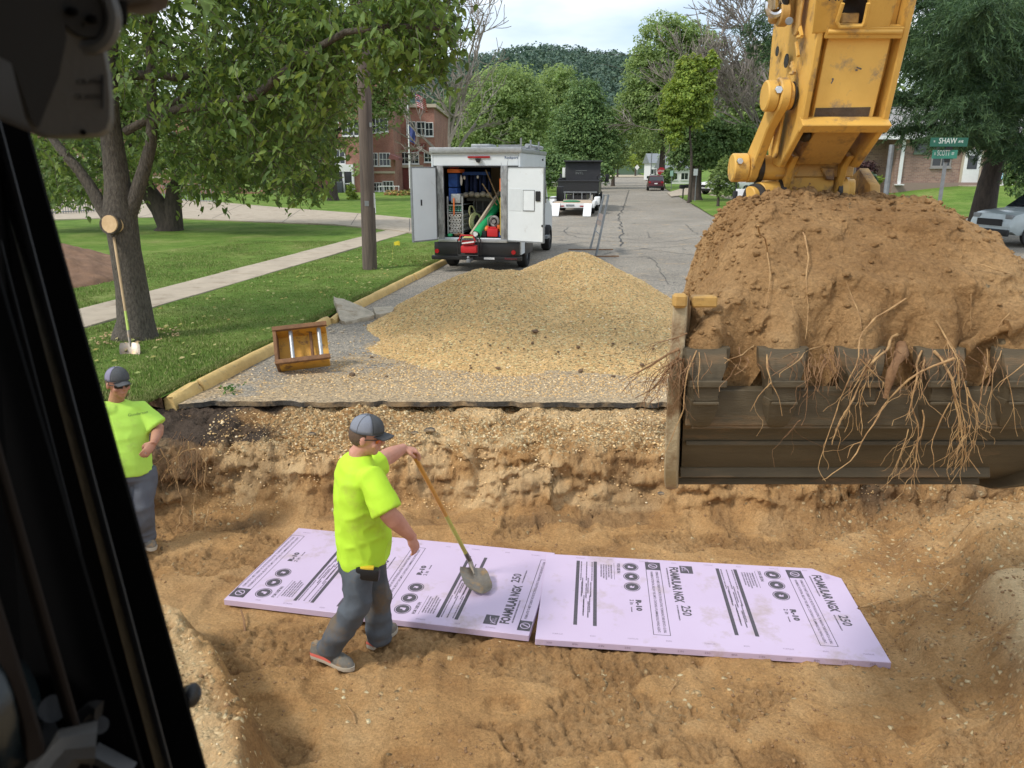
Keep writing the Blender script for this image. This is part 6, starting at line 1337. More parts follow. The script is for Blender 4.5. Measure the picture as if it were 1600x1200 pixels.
# solid backing so no gap shows between load and bucket
b = MB(); b.loft([[Vector((bx(y, s_)-s_*.04, y, z)) for (y, z) in ((3.03, 1.50), (3.03, 1.72), (3.5, 1.93), (4.05, 1.86), (4.0, 1.5), (3.6, 1.15), (3.2, 1.2))] for s_ in (-1, 1)]); o = b.build('packed_soil', M_load, load)
def load_z(x, y):
    k = np.argmin((Pm[:, 0]-x)**2+(Pm[:, 1]-y)**2); return Vector(Pm[k])
r2 = np.random.default_rng(31); sel = r2.choice(len(Pm), 2600, replace=False, p=(lambda w_: w_/w_.sum())(0.15+topness+0.5*(np.abs(U.ravel()) > .6)))
stones('soil_crumbs', Pm[sel]+r2.normal(0, .004, (len(sel), 3)), 0.004+0.013*r2.random(len(sel))**3, M_load, 33, parent=load, sink=0.1)
# roots
def surf(x, y_img_z, off=0.0):
    """front of the load at height z"""
    m_ = (np.abs(Pm[:, 0]-x) < 0.02) & (np.abs(Pm[:, 2]-y_img_z) < 0.03); 
    yv = Pm[m_, 1].min() if m_.any() else (2.93); return Vector((x, yv-off, y_img_z))
def imgroot(b, pix, r0, r1, Yd=None, wob=0.022, n=5, seed=0):
    """root through photo points; lies on the load above the lip, hangs clear of the belly below it"""
    rg = random.Random(seed*7+len(pix)); pts = []
    for (x, y) in pix:
        if Yd is not None: p = at(x, y, Yd)
        else:
            p = at(x, y, 2.90)
            if p.z > 1.80:
                for _ in range(4): s_ = surf(p.x, p.z, r0*.35); p = at(x, y, s_.y)
            else: p = at(x, y, 2.86+.02*rg.random())
        pts.append(p)
    out = []
    for a, c in zip(pts[:-1], pts[1:]):
        k = max(2, int((c-a).length/0.035))
        for i in range(k): out.append(a.lerp(c, i/k)+Vector([rg.gauss(0, wob*.35) for _ in range(3)])*(1 if i else .3))
    out.append(pts[-1]); N_ = len(out); sm = [out[0]]+[(out[i-1]+out[i]*2+out[i+1])/4 for i in range(1, N_-1)]+[out[-1]]
    k_ = 1 if r0 > .015 else .62; b.tube(sm, [k_*(r0*1.1+(r1*.55-r0*1.1)*(i/(N_-1))**.8)*(1+.22*math.sin(i*1.7+r0*900)) for i in range(N_)], 6); return sm
def root_thing(label, runs, m, group='roots hanging from the loaded bucket', side=0, seed=0, Yd=None):
    b = MB(); rg = random.Random(seed); mains = []
    for pix, r0, r1 in runs: mains.append((imgroot(b, pix, r0, r1, Yd, seed=seed), r0))
    for sm, r0 in mains:
        for _ in range(max(1, side//2) if side else 0):
            i = rg.randrange(len(sm)//4, len(sm)-1); p = sm[i]; d = (sm[min(i+1, len(sm)-1)]-sm[i-1]).normalized(); q = [p]; dd = (d+Vector((rg.gauss(0, .55), rg.gauss(0, .25), rg.gauss(-.25, .3)))).normalized()
            for s_ in range(rg.randint(3, 10)): q.append(q[-1]+dd*rg.uniform(.010, .026)); dd = (dd+Vector((rg.gauss(0, .40), rg.gauss(0, .12), rg.gauss(-.18, .22)))).normalized()
            b.tube(q, [min(.0016, r0*.28)]+[min(.0011, r0*.18)]*(len(q)-1), 4, cap=False)
    return tag(b.build('root', m, smooth=60), label, 'root', group)
root_thing('pale thin root running down the soil at the left of the bucket load', [([(1186, 352), (1197, 392), (1204, 440), (1198, 470), (1190, 492)], .006, .003)], M_root, seed=1)
root_thing('long pale root hanging straight down the middle left of the soil load', [([(1255, 362), (1262, 402), (1258, 432), (1262, 492), (1258, 530)], .0055, .0035)], M_root, seed=2)
root_thing('long pale root falling past the left tooth to the bucket corner', [([(1087, 548), (1072, 595), (1064, 650), (1045, 700), (1030, 730)], .0055, .003), ([(1091, 548), (1092, 580), (1092, 618)], .004, .002)], M_root, seed=3, side=2)
root_thing('forked tan root dangling below the second tooth from the left', [([(1197, 548), (1205, 590), (1206, 600), (1222, 650)], .005, .003), ([(1205, 598), (1182, 618), (1172, 643)], .0035, .0025)], M_root, seed=4, side=2)
root_thing('slender root slanting between the two leftmost teeth', [([(1178, 540), (1150, 558), (1132, 568)], .004, .003), ([(1130, 558), (1150, 572), (1165, 582)], .003, .002)], M_root, seed=5)
root_thing('pale root slanting down left from beside the third tooth', [([(1283, 540), (1250, 562), (1222, 580), (1218, 590)], .005, .003)], M_root, seed=6, side=3)
root_thing('stringy dark root cluster hanging between the second and third teeth', [([(1262, 552), (1262, 590), (1262, 640), (1252, 665)], .005, .0025), ([(1290, 560), (1275, 590), (1270, 625)], .004, .002), ([(1253, 655), (1238, 672), (1223, 686)], .003, .002)], M_root2, seed=7, side=7)
root_thing('long pale root crossing the belly from the right down to the lower middle', [([(1490, 560), (1460, 570), (1420, 592), (1390, 622), (1372, 650), (1345, 690), (1330, 720), (1300, 738), (1285, 750)], .0075, .004), ([(1345, 690), (1330, 700), (1324, 716)], .004, .003)], M_root, seed=8, side=3)
root_thing('forked pale root rising above the lip near the middle of the load', [([(1416, 467), (1390, 482), (1362, 502), (1345, 515), (1342, 560), (1325, 600), (1296, 670), (1290, 690), (1276, 735), (1290, 752)], .006, .0035), ([(1345, 513), (1338, 480), (1322, 440)], .004, .002)], M_root, seed=9, side=5)
root_thing('tangled brown root bundle hanging left of the stubby root', [([(1402, 524), (1370, 560), (1350, 590), (1325, 640), (1305, 680), (1300, 695)], .010, .0045), ([(1375, 548), (1352, 600), (1345, 650), (1346, 680)], .006, .003), ([(1345, 560), (1362, 582), (1392, 607)], .005, .003), ([(1362, 560), (1340, 600), (1320, 655)], .005, .003)], M_root, seed=10, side=12)
root_thing('thick stubby snapped root pointing down below the lip', [([(1410, 540), (1402, 565), (1392, 595), (1383, 622)], .026, .021)], M_root2, seed=11)
root_thing('dense hairy root strand hanging in the middle right of the bucket', [([(1440, 548), (1430, 590), (1425, 620), (1436, 660), (1434, 700), (1428, 740), (1424, 762)], .0065, .003), ([(1425, 620), (1415, 658)], .005, .002), ([(1442, 640), (1440, 680), (1414, 728)], .005, .002), ([(1444, 550), (1436, 600), (1446, 632)], .005, .002), ([(1420, 670), (1408, 700), (1392, 742)], .0035, .002)], M_root, seed=12, side=16)
root_thing('wavy pale root hanging clear at the lower right of the belly', [([(1483, 630), (1465, 668), (1454, 700), (1460, 722), (1467, 745)], .004, .003)], M_root, seed=13, side=3)
root_thing('thick twisted root bundle hanging below the fifth tooth', [([(1460, 548), (1478, 575), (1492, 610), (1496, 650), (1506, 700), (1512, 715), (1531, 740)], .009, .004), ([(1462, 500), (1482, 530), (1497, 560), (1505, 585)], .006, .004), ([(1495, 555), (1510, 600), (1518, 660), (1514, 668)], .006, .003), ([(1500, 560), (1500, 620), (1510, 690), (1510, 735)], .005, .003), ([(1506, 680), (1490, 718)], .004, .002), ([(1488, 600), (1500, 640), (1505, 700), (1503, 728)], .005, .003), ([(1510, 605), (1526, 645), (1520, 700)], .005, .003)], M_root, seed=14, side=18)
root_thing('thin pale root hanging right of the twisted bundle', [([(1543, 545), (1537, 590), (1532, 630), (1526, 680), (1522, 708)], .004, .002), ([(1565, 545), (1552, 590), (1546, 650), (1540, 675)], .004, .002)], M_root, seed=15, side=6)
root_thing('thin root at the right edge hanging over the belly', [([(1573, 585), (1582, 620), (1586, 655), (1590, 682)], .003, .002), ([(1600, 570), (1575, 590), (1555, 606)], .004, .002)], M_root, seed=16, side=5)
root_thing('thick knobbly root lying across the lip at the right', [([(1506, 545), (1530, 530), (1552, 520), (1575, 512)], .022, .030), ([(1575, 512), (1600, 500), (1640, 495)], .030, .02)], M_load, seed=17, side=6)
root_thing('branching reddish root sticking out left of the bucket corner', [([(1062, 545), (1035, 560), (1000, 580), (965, 598)], .010, .003), ([(1066, 560), (1040, 580), (1020, 610), (992, 622)], .010, .004), ([(1060, 558), (1030, 575), (1018, 590)], .006, .003), ([(1075, 520), (1040, 530), (1010, 545)], .005, .002), ([(1064, 548), (1040, 590), (1020, 608)], .006, .003), ([(1070, 560), (1052, 600), (1045, 620)], .005, .002)], M_root2, seed=18, side=16, Yd=2.93)
root_thing('pale curved root lying on the right side of the load', [([(1522, 412), (1550, 422), (1575, 425), (1600, 438)], .005, .003)], M_root, seed=19)
root_thing('two short roots dangling just right of the lip end', [([(1515, 460), (1518, 490), (1520, 500)], .003, .002), ([(1575, 490), (1560, 512), (1552, 530)], .004, .003)], M_root, seed=20, side=4)
# fine hair roots along the lip
def hair(b, n=120):
    rg = random.Random(9)
    for i in range(n):
        x = rg.choice([rg.uniform(.68, 2.4), rg.gauss(1.40, .09), rg.gauss(1.72, .10), rg.gauss(.64, .03), rg.gauss(1.21, .05)]); p = Vector((x, 2.93-rg.random()*.03, 1.80+rg.uniform(-.05, .03))); q = [p]; dd = Vector((rg.gauss(0, .4), rg.gauss(-.3, .3), -.6)).normalized()
        for s_ in range(rg.randint(3, 9)): q.append(q[-1]+dd*.018); dd = (dd+Vector((rg.gauss(0, .35), rg.gauss(0, .18), -.12))).normalized(); q[-1].y = min(q[-1].y, 2.90)
        b.tube(q, [.0022]+[.0014]*(len(q)-1), 3, cap=False)
b = MB(); hair(b); b.build('fine_roots', M_root2, load, smooth=None, kind='stuff')

# ---- arm: everything placed by survey points at stated distances
def I(x, y, Y): return at(x, y, Y)
def plate(b, pts, off):
    V = [Vector(p) for p in pts]; n = len(V); off = Vector(off); b.add(V+[p+off for p in V], [tuple(range(n)), tuple(range(2*n-1, n-1, -1))]+[(i, i+n, (i+1) % n+n, (i+1) % n) for i in range(n)])
AX0, AX1 = 1.280, 1.602          # inner faces of the arm's cheek plates
def YZ(lst, x): return [Vector((x, y, z)) for y, z in lst]
cheek = [(3.16, 4.1), (3.33, 3.40), (3.395, 3.16), (3.455, 2.92), (3.52, 2.665), (3.75, 2.50), (3.90, 2.52), (4.02, 2.75), (4.02, 3.1), (3.95, 3.6), (3.85, 4.1)]
ARM = ex('arm', M_yel, lambda b: plate(b, YZ([(3.24, 4.1), (3.41, 3.40), (3.47, 3.16), (3.53, 2.92), (3.60, 2.70), (3.75, 2.66), (3.92, 2.80), (3.94, 3.2), (3.8, 4.1)], AX0+.001), (AX1-AX0-.002, 0, 0)), .004)
for x in (AX0-.028, AX1): ex('cheek_plate', M_yel, lambda b: plate(b, YZ(cheek, x), (.028, 0, 0)), .005, ARM)
# inset front plate with raised frame
ex('front_plate', pm('scratched_yellow', (.84, .54, .145), (.74, .45, .11), 3, .4, .15, 30, dirt=(.30, .23, .17), dirt_amt=.27, dscale=8, spec=.4), lambda b: plate(b, [Vector((AX0+.03, 3.455, 3.03)), Vector((AX1-.03, 3.455, 3.03)), Vector((AX1-.03, 3.545, 2.70)), Vector((AX0+.03, 3.545, 2.70))], (0, .03, .01)), .003, ARM)
ex('bottom_flange', M_yel, lambda b: (plate(b, YZ([(3.475, 2.675), (3.52, 2.645), (3.57, 2.69), (3.53, 2.715)], AX0-.03), (AX1-AX0+.06, 0, 0))), .004, ARM)
ex('grease_band', pm('greasy_band', (.10, .07, .045), (.05, .035, .025), 12, .7, .4), lambda b: plate(b, [Vector((AX0+.035, 3.528, 2.748)), Vector((AX1-.05, 3.528, 2.752)), Vector((AX1-.05, 3.5395, 2.706)), Vector((AX0+.035, 3.5395, 2.706))], (0, .01, .003)), 0, ARM)
ex('cross_rib', M_yel, lambda b: (plate(b, YZ([(3.405, 3.05), (3.425, 3.01), (3.47, 3.03), (3.46, 3.07)], AX0+.003), (AX1-AX0-.006, 0, 0)), b.tube([(AX0+.01, 3.415, 3.035), (AX1-.01, 3.415, 3.035)], .011, 8)), .002, ARM)
ex('upper_cover', M_yel, lambda b: (plate(b, [I(1282, -60, 3.310), I(1330, -60, 3.310), I(1318, 0, 3.353), I(1308, 35, 3.391), I(1312, 44, 3.403), I(1290, 50, 3.415), I(1270, 52, 3.428)], (0, .02, 0)), plate(b, [I(1362, -60, 3.310), I(1420, -60, 3.310), I(1388, 50, 3.428), I(1345, 48, 3.415), I(1352, 35, 3.391), I(1358, 0, 3.353)], (0, .02, 0)), plate(b, [I(1306, 36, 3.397), I(1352, 36, 3.397), I(1350, 52, 3.419), I(1300, 52, 3.419)], (0, .02, 0))), .004, ARM)
ex('cover_lip', M_yel, lambda b: b.tube([I(1317, 5, 3.341), I(1308, 34, 3.378), I(1312, 42, 3.384), I(1346, 41, 3.384), I(1351, 34, 3.378), I(1357, 5, 3.341)], .008, 8), 0, ARM)
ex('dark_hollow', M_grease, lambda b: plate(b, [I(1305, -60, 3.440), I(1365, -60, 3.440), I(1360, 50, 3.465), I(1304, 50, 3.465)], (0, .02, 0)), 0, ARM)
ex('cylinder_end', M_grease, lambda b: b.tube([I(1338, -70, 3.378), I(1334, -5, 3.403)], [.052, .06], 18), 0, ARM); ex('hinge_block', M_yeldirty, lambda b: b.box(I(1325, 30, 3.428), (.07, .05, .04)), .004, ARM)
ex('casting_mark', M_grease, lambda b: put_text(b, 'NK', .035, I(1289, 8, 3.335)+Vector((0, -.03, 0)), (1, 0, 0), (0, -.25, 1), .0008), 0, ARM, None)
ex('scratch', pm('bare_metal', (.12, .10, .09), None, 30, .6, .2), lambda b: [b.box(I(x, y, Y_)+Vector((0, -.008, 0)), (w_, .002, h_), Matrix.Rotation(a_, 3, 'Y')) for x, y, Y_, w_, h_, a_ in ((1341, 107, 3.482, .022, .006, .3), (1337, 110, 3.483, .01, .007, 0), (1299, 128, 3.495, .005, .016, .4), (1273, 88, 3.475, .018, .004, .2), (1300, 124, 3.493, .008, .008, .2))], 0, ARM)
# underside cavity and lower bracket
ex('underside_box', M_yeldirty, lambda b: plate(b, YZ([(3.56, 2.66), (3.76, 2.515), (3.90, 2.54), (3.9, 2.8), (3.62, 2.72)], AX0+.06), (AX1-AX0-.12, 0, 0)), .004, ARM)
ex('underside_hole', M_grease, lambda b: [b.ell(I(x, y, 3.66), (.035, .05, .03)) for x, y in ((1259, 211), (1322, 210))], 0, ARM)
ex('lower_bracket', M_yel, lambda b: (plate(b, [I(1250, 225, 3.80), I(1318, 222, 3.80), I(1303, 262, 3.88), I(1268, 262, 3.88)], (0, .06, 0)), plate(b, YZ([(3.74, 2.55), (3.80, 2.50), (3.93, 2.20), (4.1, 2.20), (4.1, 2.6), (3.9, 2.6)], 1.315), (.03, 0, 0)), plate(b, YZ([(3.74, 2.55), (3.80, 2.50), (3.93, 2.20), (4.1, 2.20), (4.1, 2.6), (3.9, 2.6)], 1.57), (.03, 0, 0))), .005, ARM)
CP = ex('coupler', M_yeldirty, lambda b: b.bb((1.29, 3.88, 2.20), (1.63, 4.18, 2.54), .02), .006)
ex('coupler_bar', M_yeldirty, lambda b: b.bb((1.27, 3.85, 2.455), (1.65, 3.90, 2.525)), .006, CP)
ex('coupler_front', M_yel, lambda b: plate(b, [I(1223, 262, 3.86), I(1305, 262, 3.86), I(1303, 290, 3.86), I(1290, 316, 3.88), I(1222, 318, 3.88)], (0, .03, 0)), .004, CP)
ex('wedge_lug', M_yeldirty, lambda b: (plate(b, [I(1283, 262, 3.83), I(1304, 262, 3.83), I(1304, 282, 3.83), I(1292, 281, 3.83)], (0, .03, 0)), plate(b, [I(1228, 262, 3.83), I(1243, 262, 3.83), I(1240, 284, 3.83), I(1228, 284, 3.83)], (0, .03, 0))), .004, CP)
ex('pin_boss', M_yel, lambda b: (b.cyl(I(1311, 300, 3.92), I(1334, 300, 3.90), .062, n=28), b.cyl(I(1304, 300, 3.92), I(1318, 300, 3.92), .075, n=28)), .004, CP)
ex('pin_boss', M_yel, lambda b: (b.cyl(I(1184, 305, 3.86), I(1214, 303, 3.9), .062, n=28), b.cyl(I(1170, 306, 3.84), I(1183, 305, 3.86), .045, n=24)), .004, CP)
ex('seal_ring', M_grease, lambda b: (b.cyl(I(1213, 302, 3.9), I(1222, 302, 3.9), .068, n=24), b.cyl(I(1302, 300, 3.9), I(1308, 300, 3.9), .070, n=24), b.ell(I(1190, 318, 3.82), (.035, .03, .02)), b.cyl(I(1178, 306, 3.83), I(1182, 306, 3.85), .058, n=20)), 0, CP)
# link arms on the left of the arm
def dogbone(b, p0, r0, p1, r1, th, waist=.6):
    d = (p1-p0); L_ = d.length; d.normalize(); n = Vector((0, d.z, -d.y)).normalized(); pts = []
    a0 = [p0+(d*math.cos(R(a))+n*math.sin(R(a)))*r0 for a in range(60, 301, 24)]; a1 = [p1+(d*math.cos(R(a))+n*math.sin(R(a)))*r1 for a in range(-120, 121, 24)]
    plate(b, a0+[p0.lerp(p1, .35)-n*r0*waist]+a1+[p0.lerp(p1, .35)+n*r0*waist], (th, 0, 0))
lp0, lp1 = Vector((1.175, 3.62, I(1207, 150, 3.62).z)), Vector((1.10, 3.90, I(1165, 262, 3.9).z))
LK = ex('link_arm', M_yel, lambda b: (dogbone(b, Vector((1.165, lp0.y, lp0.z)), .078, Vector((1.145, lp1.y, lp1.z)), .07, .045)), .006)
ex('link_boss', M_yel, lambda b: (b.cyl((1.115, lp0.y, lp0.z), (1.165, lp0.y, lp0.z), .066, n=28), b.cyl((1.211, lp0.y, lp0.z), (1.235, lp0.y, lp0.z), .060, n=24)), .006, LK)
ex('link_boss', M_yel, lambda b: (b.cyl((1.07, lp1.y, lp1.z), (1.145, lp1.y, lp1.z), .068, n=28), b.cyl((1.19, lp1.y, lp1.z), (1.38, lp1.y, lp1.z), .06, n=24)), .006, LK)
ex('seal_ring', M_grease, lambda b: (b.cyl((1.191, lp1.y, lp1.z), (1.215, lp1.y, lp1.z), .069, n=24), b.cyl((1.2355, lp0.y, lp0.z), (1.24, lp0.y, lp0.z), .06, n=24)), 0, LK)
ex('bolt', M_chrome, lambda b: (b.cyl(lp0+Vector((-.02, -.075, .02)), lp0+Vector((-.02, -.055, .02)), .018, n=6), b.cyl(lp1+Vector((-.01, -.08, .03)), lp1+Vector((-.01, -.06, .03)), .016, n=6)), .002, LK)
sp0, sp1 = Vector((1.216, 3.70, I(1217, 180, 3.7).z)), Vector((1.216, 3.74, I(1213, 235, 3.74).z))
ex('short_link', M_yel, lambda b: dogbone(b, sp0, .042, sp1, .035, .014, .9), .004); ex('link_pad', M_grease, lambda b: dogbone(b, sp0+Vector((.0142, .01, 0)), .040, sp1+Vector((.0142, .01, 0)), .036, .003, .9), 0)
ex('short_link', M_yeldirty, lambda b: dogbone(b, Vector((1.216, 3.58, I(1235, -30, 3.5).z)), .05, Vector((1.216, 3.60, I(1238, 34, 3.52).z)), .045, .013, .9), .004)
ex('bolt', M_galv, lambda b: (b.cyl(I(1233, 33, 3.46), I(1234, 33, 3.49), .016, n=10), b.cyl(I(1212, 178, 3.65), I(1214, 178, 3.68), .012, n=8)), .002)
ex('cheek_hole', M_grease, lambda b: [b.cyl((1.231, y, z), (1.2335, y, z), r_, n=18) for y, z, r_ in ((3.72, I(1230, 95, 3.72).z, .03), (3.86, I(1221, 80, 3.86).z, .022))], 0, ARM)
def raised(b):
    for i, (y, z) in enumerate(((3.55, 3.06), (3.57, 2.99), (3.60, 2.92), (3.63, 2.85))):
        ln = (.05, .06, .05, .07)[i]; b.tube([(1.226, y-.02, z-ln/2), (1.226, y+.02, z+ln/2)], .008, 5)
        if i % 2 == 0: b.tube([(1.226, y-.02, z-ln/2), (1.226, y+.03, z-ln*.4)], .008, 5); b.tube([(1.226, y, z), (1.226, y+.035, z+.01)], .008, 5)
ex('weld_lettering', M_yel, raised, 0, ARM)
ex('cylinder_rod', M_chrome, lambda b: (b.tube([I(1212, -70, 3.55), I(1208, -10, 3.6), I(1207, 12, 3.62)], .032, 14), b.torus(I(1212, 10, 3.6), (0.2, 1, 0), .035, .014, 18, 8)), 0)
ex('rod_eye', M_yeldirty, lambda b: (b.cyl(I(1216, 22, 3.62), I(1230, 22, 3.62), .05, n=20), b.box(I(1222, 5, 3.66), (.10, .08, .16), None, .02)), .004)
ex('hose', M_black, lambda b: b.tube([I(1240, -60, 3.6), I(1228, -10, 3.58), I(1226, 12, 3.6)], .018, 8), 0)

# ---- cab: dark door frame and trim on the left, close to the eye
def beam(b, p0, p1, sec, up):
    d = (p1-p0).normalized(); u = Vector(up); u = (u-d*u.dot(d)).normalized(); v = d.cross(u); b.loft([[p+u*a+v*c for a, c in sec] for p in (p0, p1)])
D0 = 0.62
t0_, t1_ = ray(-20, -40), ray(352, 1300)
def near(x, y, dist): r_ = Vector(ray(x, y)).normalized(); return Vector((0, 0, CH))+r_*dist
pA, pB = near(-34, -80, .86), near(357, 1310, .80)
W_ = near(300, 1110, .80)-near(0, 1190, .80)
sd0 = Vector((-1, .15, 0)).normalized()
def strip_beam(nm, m, xa, ya, xb, yb, wpx, dist_a, dist_b, dep, parent):
    """slanted pillar strip: right edge runs through the two points; width to the left, real depth behind it"""
    A_, B_ = near(xa, ya, dist_a), near(xb, yb, dist_b); wa, wb = wpx/1202*dist_a, wpx/1202*dist_b
    bk = Vector((-.80, .60, 0)).normalized()*dep; b = MB(); l_ = Vector((-1, 0, 0))
    b.loft([[A_, A_+l_*wa, A_+l_*wa+bk, A_+bk], [A_.lerp(B_, .5), A_.lerp(B_, .5)+l_*(wa+wb)/2, A_.lerp(B_, .5)+l_*(wa+wb)/2+bk, A_.lerp(B_, .5)+bk], [B_, B_+l_*wb, B_+l_*wb+bk, B_+bk]])
    return b.build(nm, m, parent, bevel=.004)
CAB = strip_beam('cab_pillar', M_blackfr, -17, -40, 357, 1310, 105, .80, .74, .05, EX)
strip_beam('rubber_seal', M_black, -58, -40, 300, 1310, 10, .775, .715, .02, CAB)
strip_beam('pillar_rib', M_trim2, -104, -40, 244, 1310, 5, .765, .71, .012, CAB)
strip_beam('pillar_rib', M_trim2, -118, -40, 225, 1310, 4, .76, .70, .012, CAB)
strip_beam('door_frame', M_blackfr, -132, -40, 262, 1310, 260, .74, .68, .05, EX)
strip_beam('door_rib', pm('brown_black_trim', (.012, .008, .006), None, 5, .7, 0, spec=.15), -205, -40, 178, 1310, 14, .72, .66, .012, EX)
strip_beam('door_rib', MC['brown_black_trim'], -300, -40, 120, 1310, 26, .71, .65, .012, EX)
ex('cab_wall', M_blackfr, lambda b: plate(b, [near(-700, -400, .80), near(-110, -400, .80), near(120, 1400, .74), near(-700, 1400, .74)], (-.02, .05, 0)), 0)
ex('cab_roof', M_blackfr, lambda b: b.bb((-.78, -1.15, CH+.42), (.50, .42, CH+.48)), .01)
ex('cab_rear_wall', M_blackfr, lambda b: b.bb((-.78, -1.20, CH-1.5), (.50, -1.151, CH+.48)), .01)
ex('cab_floor', M_blackfr, lambda b: b.bb((-.78, -1.15, CH-1.5), (.50, .30, CH-1.42)), .01)
ex('cab_side_wall', M_blackfr, lambda b: b.bb((-.80, -1.15, CH-1.42), (-.781, .10, CH+.42)), .005)
# grey plastic housing at the top left
def housing(b):
    o = [(-160, -120), (20, -120), (96, -120), (152, -60), (160, 0), (163, 40), (168, 80), (175, 120), (178, 160), (178, 190), (173, 206), (160, 214), (140, 216), (100, 218), (68, 216), (48, 205), (38, 190), (20, 120), (-10, 0), (-60, -60), (-160, -90)]
    fr = [near(x, y, .52) for x, y in o]; md = [near((x-60)*.94+60, (y-60)*.96+60, .50) for x, y in o]; bk = [p+Vector((-.075, .055, .02)) for p in fr]
    b.loft([bk, fr, md])
HS = ex('trim_housing', M_trim, housing, 0)
ex('trim_panel', M_trim2, lambda b: b.loft([[near(x, y, d_) for x, y in ((-60, -60), (96, -60), (98, 10), (104, 60), (92, 120), (60, 200), (50, 190), (20, 100), (-60, 60))] for d_ in (.499, .492)]), 0, HS)
ex('swivel_ring', pm('pale_trim', (.11, .115, .12), None, 5, .5, .1), lambda b: (b.torus(near(132, 20, .50), Vector((.15, 1, .1)), .0165, .004, 26, 8)), 0, HS)
ex('swivel_disc', M_trim2, lambda b: b.cyl(near(134, 18, .50), near(134, 18, .494), .013, n=24), .001, HS)
ex('swivel_slot', M_blackfr, lambda b: (b.ell(near(112, 18, .489), (.0035, .002, .0022)), b.ell(near(143, 30, .489), (.0032, .002, .0022)), b.ell(near(130, 39, .4885), (.0008,)*3)), 0, HS)
ex('trim_label', M_trim2, lambda b: (put_text(b, 'CR-PRN', .0026, near(120, 134, .4945), (1, 0, 0), (0, .05, 1), .0001, 1, .0145), put_text(b, 'CR 24X05N', .0026, near(118, 157, .4945), (1, 0, 0), (0, .05, 1), .0001, 1, .0145)), 0, HS, None)
ex('trim_groove', M_trim2, lambda b: (b.tube([near(161, 118, .498), near(160, 170, .496)], .0008, 5),), 0, HS)
ex('screw_hole', M_blackfr, lambda b: b.ell(near(130, 207, .4955), (.0018, .0012, .0016)), 0, HS)
ex('top_rail', pm('brown_rail', (.018, .013, .011), None, 5, .5, .1), lambda b: plate(b, [near(100, -90, .50), near(260, -90, .50), near(238, 6, .50), (near(200, 14, .50)), near(130, 6, .50), near(110, -10, .50)], (0, .02, 0)), .002)
ex('rail_knob', M_blackfr, lambda b: b.tube([near(184, 0, .50), near(185, 28, .50), near(187, 40, .50)], [.0045, .0048, .0038], 12), 0)
ex('pillar_bolt', M_black, lambda b: (b.cyl(near(290, 1085, .73), near(307, 1086, .735), .0075, n=16), b.ell(near(301, 1086, .732), (.006, .01, .010))), 0)
ex('latch_bracket', M_trim2, lambda b: (plate(b, [near(-40, 1180, .66), near(30, 1075, .68), (near(90, 1068, .68)), near(135, 1128, .69), near(190, 1180, .69), near(215, 1260, .69), near(-40, 1260, .66)], (-.01, .02, 0))), .004)
ex('latch_bolt', M_black, lambda b: (b.cyl(near(83, 1107, .665), near(83, 1107, .65), .009, n=20), b.cyl(near(156, 1133, .675), near(156, 1133, .66), .006, n=16), b.tube([near(130, 1125, .67), near(150, 1105, .665), near(162, 1110, .66)], .008, 8)), 0)
ex('latch_lever', pm('grey_lever', (.03, .03, .03), None, 4, .5, .1), lambda b: (b.tube([near(60, 1225, .65), near(110, 1165, .64), near(150, 1160, .64)], .014, 10), b.box(near(175, 1190, .66), (.03, .012, .006), Matrix.Rotation(R(35), 3, 'Y'))), 0)
ex('lower_dome', pm('teal_black', (.014, .02, .022), None, 4, .25, .1), lambda b: b.ell(near(-10, 1120, .66), (.028, .03, .05)), 0)
# ------------------------------------------------------------------ trees
L_near = leafmat('maple_green', (0.131, 0.213, 0.055), (0.080, 0.144, 0.039), (0.207, 0.289, 0.068), .38)
L_mid = leafmat('olive_green', (0.187, 0.261, 0.083), (0.113, 0.172, 0.054), (0.269, 0.351, 0.113), .35)
L_light = leafmat('light_green', (.26, .355, .13), (.165, .245, .095), (.35, .445, .175), .5)
L_lime = leafmat('lime_green', (.24, .33, .065), (.15, .23, .05), (.36, .43, .09), .4)
L_dark = leafmat('deep_green', (0.151, 0.243, 0.085), (0.092, 0.162, 0.061), (0.243, 0.344, 0.121), .3)
L_pine = leafmat('pine_green', (0.053, 0.106, 0.043), (0.030, 0.065, 0.027), (0.094, 0.156, 0.056), .25)
L_far = leafmat('hazed_hill_green', (.085, .14, .098), (.055, .10, .075), (.12, .18, .11), .2)  # bluish tint puts the distance haze into the leaf colour
L_bush = leafmat('red_bush', (.07, .03, .03), (.04, .02, .02), (.10, .05, .04), .2)
